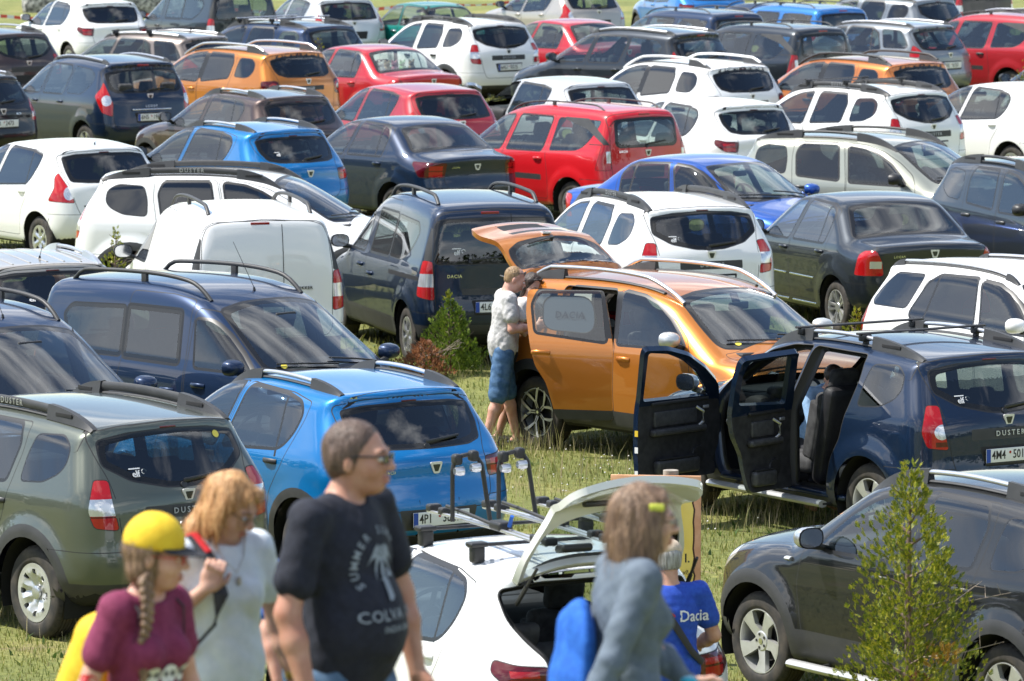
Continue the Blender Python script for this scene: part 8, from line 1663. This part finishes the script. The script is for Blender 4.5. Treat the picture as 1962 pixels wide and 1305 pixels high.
# ---- man in the grey T-shirt beside the orange car
Yp = 51.2; c = world(962, 855, Yp); P = Person(c[0], Yp, float(tz(c[0], Yp)), az(.98, .20), 'man in a grey T-shirt and denim shorts leaning on the orange off-roader', 1.0, lean=.10, torso=(1.0, 1.0, 1)); k = P.k; J = P.J
P.body((.95, -.12, -.42), J['neck'] + A3(.085, .0, .135) * k, (A3(.10, .24, 1.16) * k, A3(.36, .16, 1.20) * k), (A3(.05, -.235, 1.14) * k, A3(.305, -.19, 1.165) * k), (A3(.08, .13, .50) * k, A3(.17, .15, .09) * k, A3(-.06, -.10, .49) * k, A3(-.18, -.12, .09) * k), 'skin_pink', (((.9, 0, .3), (0, -1, 0), -1, .3), ((.9, .1, .35), (.3, 1, -.2), 1, .35)), h=.0085); P.shirt('c_grey', .55, .86, .065, h=.0085, wr=.009, seed=51, loose=.022); P.trousers('c_shorts', .96, h=.010, name='denim_shorts', loose=.02, top=.98)
ho = P.hair('h_sandy', [((-.024, 0, .030), (.091, .077, .084), .02), ((-.05, 0, -.02), (.052, .062, .055), .02)], h=.007, disp=.002, cuts=(((.045, 0, .045), (1, 0, -.45), .01), ((-.03, 0, -.06), (0, 0, -1), .01))); P.strands(ho, 'h_sandy', 700, (.008, .018), .0016, .003, seed=6, name='hair_tips')
m = MB()
for sg in (1, -1): m.tube([P.HP(.065, (.032 + .022 * math.cos(a)) * sg, .085 + .015 * math.sin(a)) for a in np.linspace(0, 6.28, 12)], .004, 'rimless', 5); m.tube([P.HP(.06, .05 * sg, .085), P.HP(-.05, .080 * sg, .04)], .003, 'rimless', 5)
m.build('sunglasses', parent=P.root)
for a in (P.legs[1], P.legs[3]): m = MB(); m.box((a[0] + .05, a[1], .03), (.27, .10, .03), 'c_dark', .012); m.tube([(a[0] + .0, a[1] - .05, .04), (a[0] + .0, a[1], .11), (a[0] + .0, a[1] + .05, .04)], .010, 'c_dark', 6); m.tube([(a[0] + .11, a[1] - .05, .04), (a[0] + .11, a[1], .075), (a[0] + .11, a[1] + .05, .04)], .010, 'c_dark', 6); m.build('sandal', parent=P.root)
# ---- woman behind him at the open boot
Yp = 51.5; c = world(990, 830, Yp); P = Person(c[0], Yp, float(tz(c[0], Yp)), az(.55, -.10), 'dark haired woman with sunglasses on her head at the open boot of the orange off-roader', .955, fem=True, lean=.22); k = P.k; J = P.J
P.body((.7, -.75, -.5), J['neck'] + A3(.06, -.01, .14) * k, (A3(.12, .21, 1.16) * k, A3(.30, .16, 1.10) * k), (A3(.08, -.22, 1.16) * k, A3(.25, -.15, 1.05) * k), (A3(-.06, .08, .49) * k, A3(-.20, .08, .09) * k, A3(-.12, -.09, .49) * k, A3(-.30, -.09, .09) * k), 'skin_fair', (None, None), h=.010); P.shirt('c_white', .45, .80, .08, h=.010, seed=61, name='blouse'); P.trousers('c_dark', .9, h=.012, name='shorts'); P.shoes('c_dark', 'sandal')
P.hair('h_dark', [((-.02, 0, .03), (.100, .090, .092), .02), ((-.06, .0, -.06), (.06, .080, .10), .03), ((-.02, -.08, -.10), (.03, .022, .10), .02), ((-.02, .08, -.10), (.03, .022, .10), .02)], h=.008, disp=.005, cuts=(((.06, 0, .055), (1, 0, -.2), .02),))
m = MB()
for sg in (1, -1): m.lathe([(.024, 0), (.02, .006), (0, .008)], 'specs', 12, 'z', Matrix.Translation(P.HP(.062, .028 * sg, .098)))
m.tube([P.HP(.05, .06, .095), P.HP(.065, 0, .105), P.HP(.05, -.06, .095)], .004, 'rimless', 5); m.build('sunglasses', parent=P.root)
m = MB(); mat('brightprint', (.10, .60, .25), .6); m.box((.16, -.10, 1.20), (.05, .07, .22), 'turq', .02); m.box((.17, -.04, 1.10), (.05, .12, .08), 'brightprint', .02); m.build('water_pistol_print', parent=P.root).name = 'colour_print'
# ---- person inside the dark blue off-roader
root, obs, mod = CARS['UD']; q = loc_matrix(*root.location, root.rotation_euler.z) @ Vector((1.62, .18, 0)); P = Person(q.x, q.y, q.z - .23, root.rotation_euler.z + R_(165), 'person in a light blue shirt bending inside the dark blue off-roader', .98, lean=.55, torso=(1.05, 1, 1)); k = P.k; J = P.J
P.body((1, 0, -.6), J['neck'] + A3(.10, 0, .10) * k, (A3(.40, .2, 1.05) * k, A3(.5, .15, .85) * k), (A3(.40, -.2, 1.05) * k, A3(.5, -.15, .85) * k), (A3(.25, .10, .62) * k, A3(.05, .10, .40) * k, A3(.25, -.10, .62) * k, A3(.05, -.10, .40) * k), 'skin_pink', (None, None), h=.012); P.shirt('c_lightblue', long=True, hem=.84, h=.012, name='shirt', seed=71); P.trousers('c_dark', 1.9, h=.014, name='trousers'); P.hair('h_dark', [((-.022, 0, .03), (.098, .085, .088), .02)], h=.010, disp=.002, cuts=(((.05, 0, .0), (1, 0, 0), .02),))
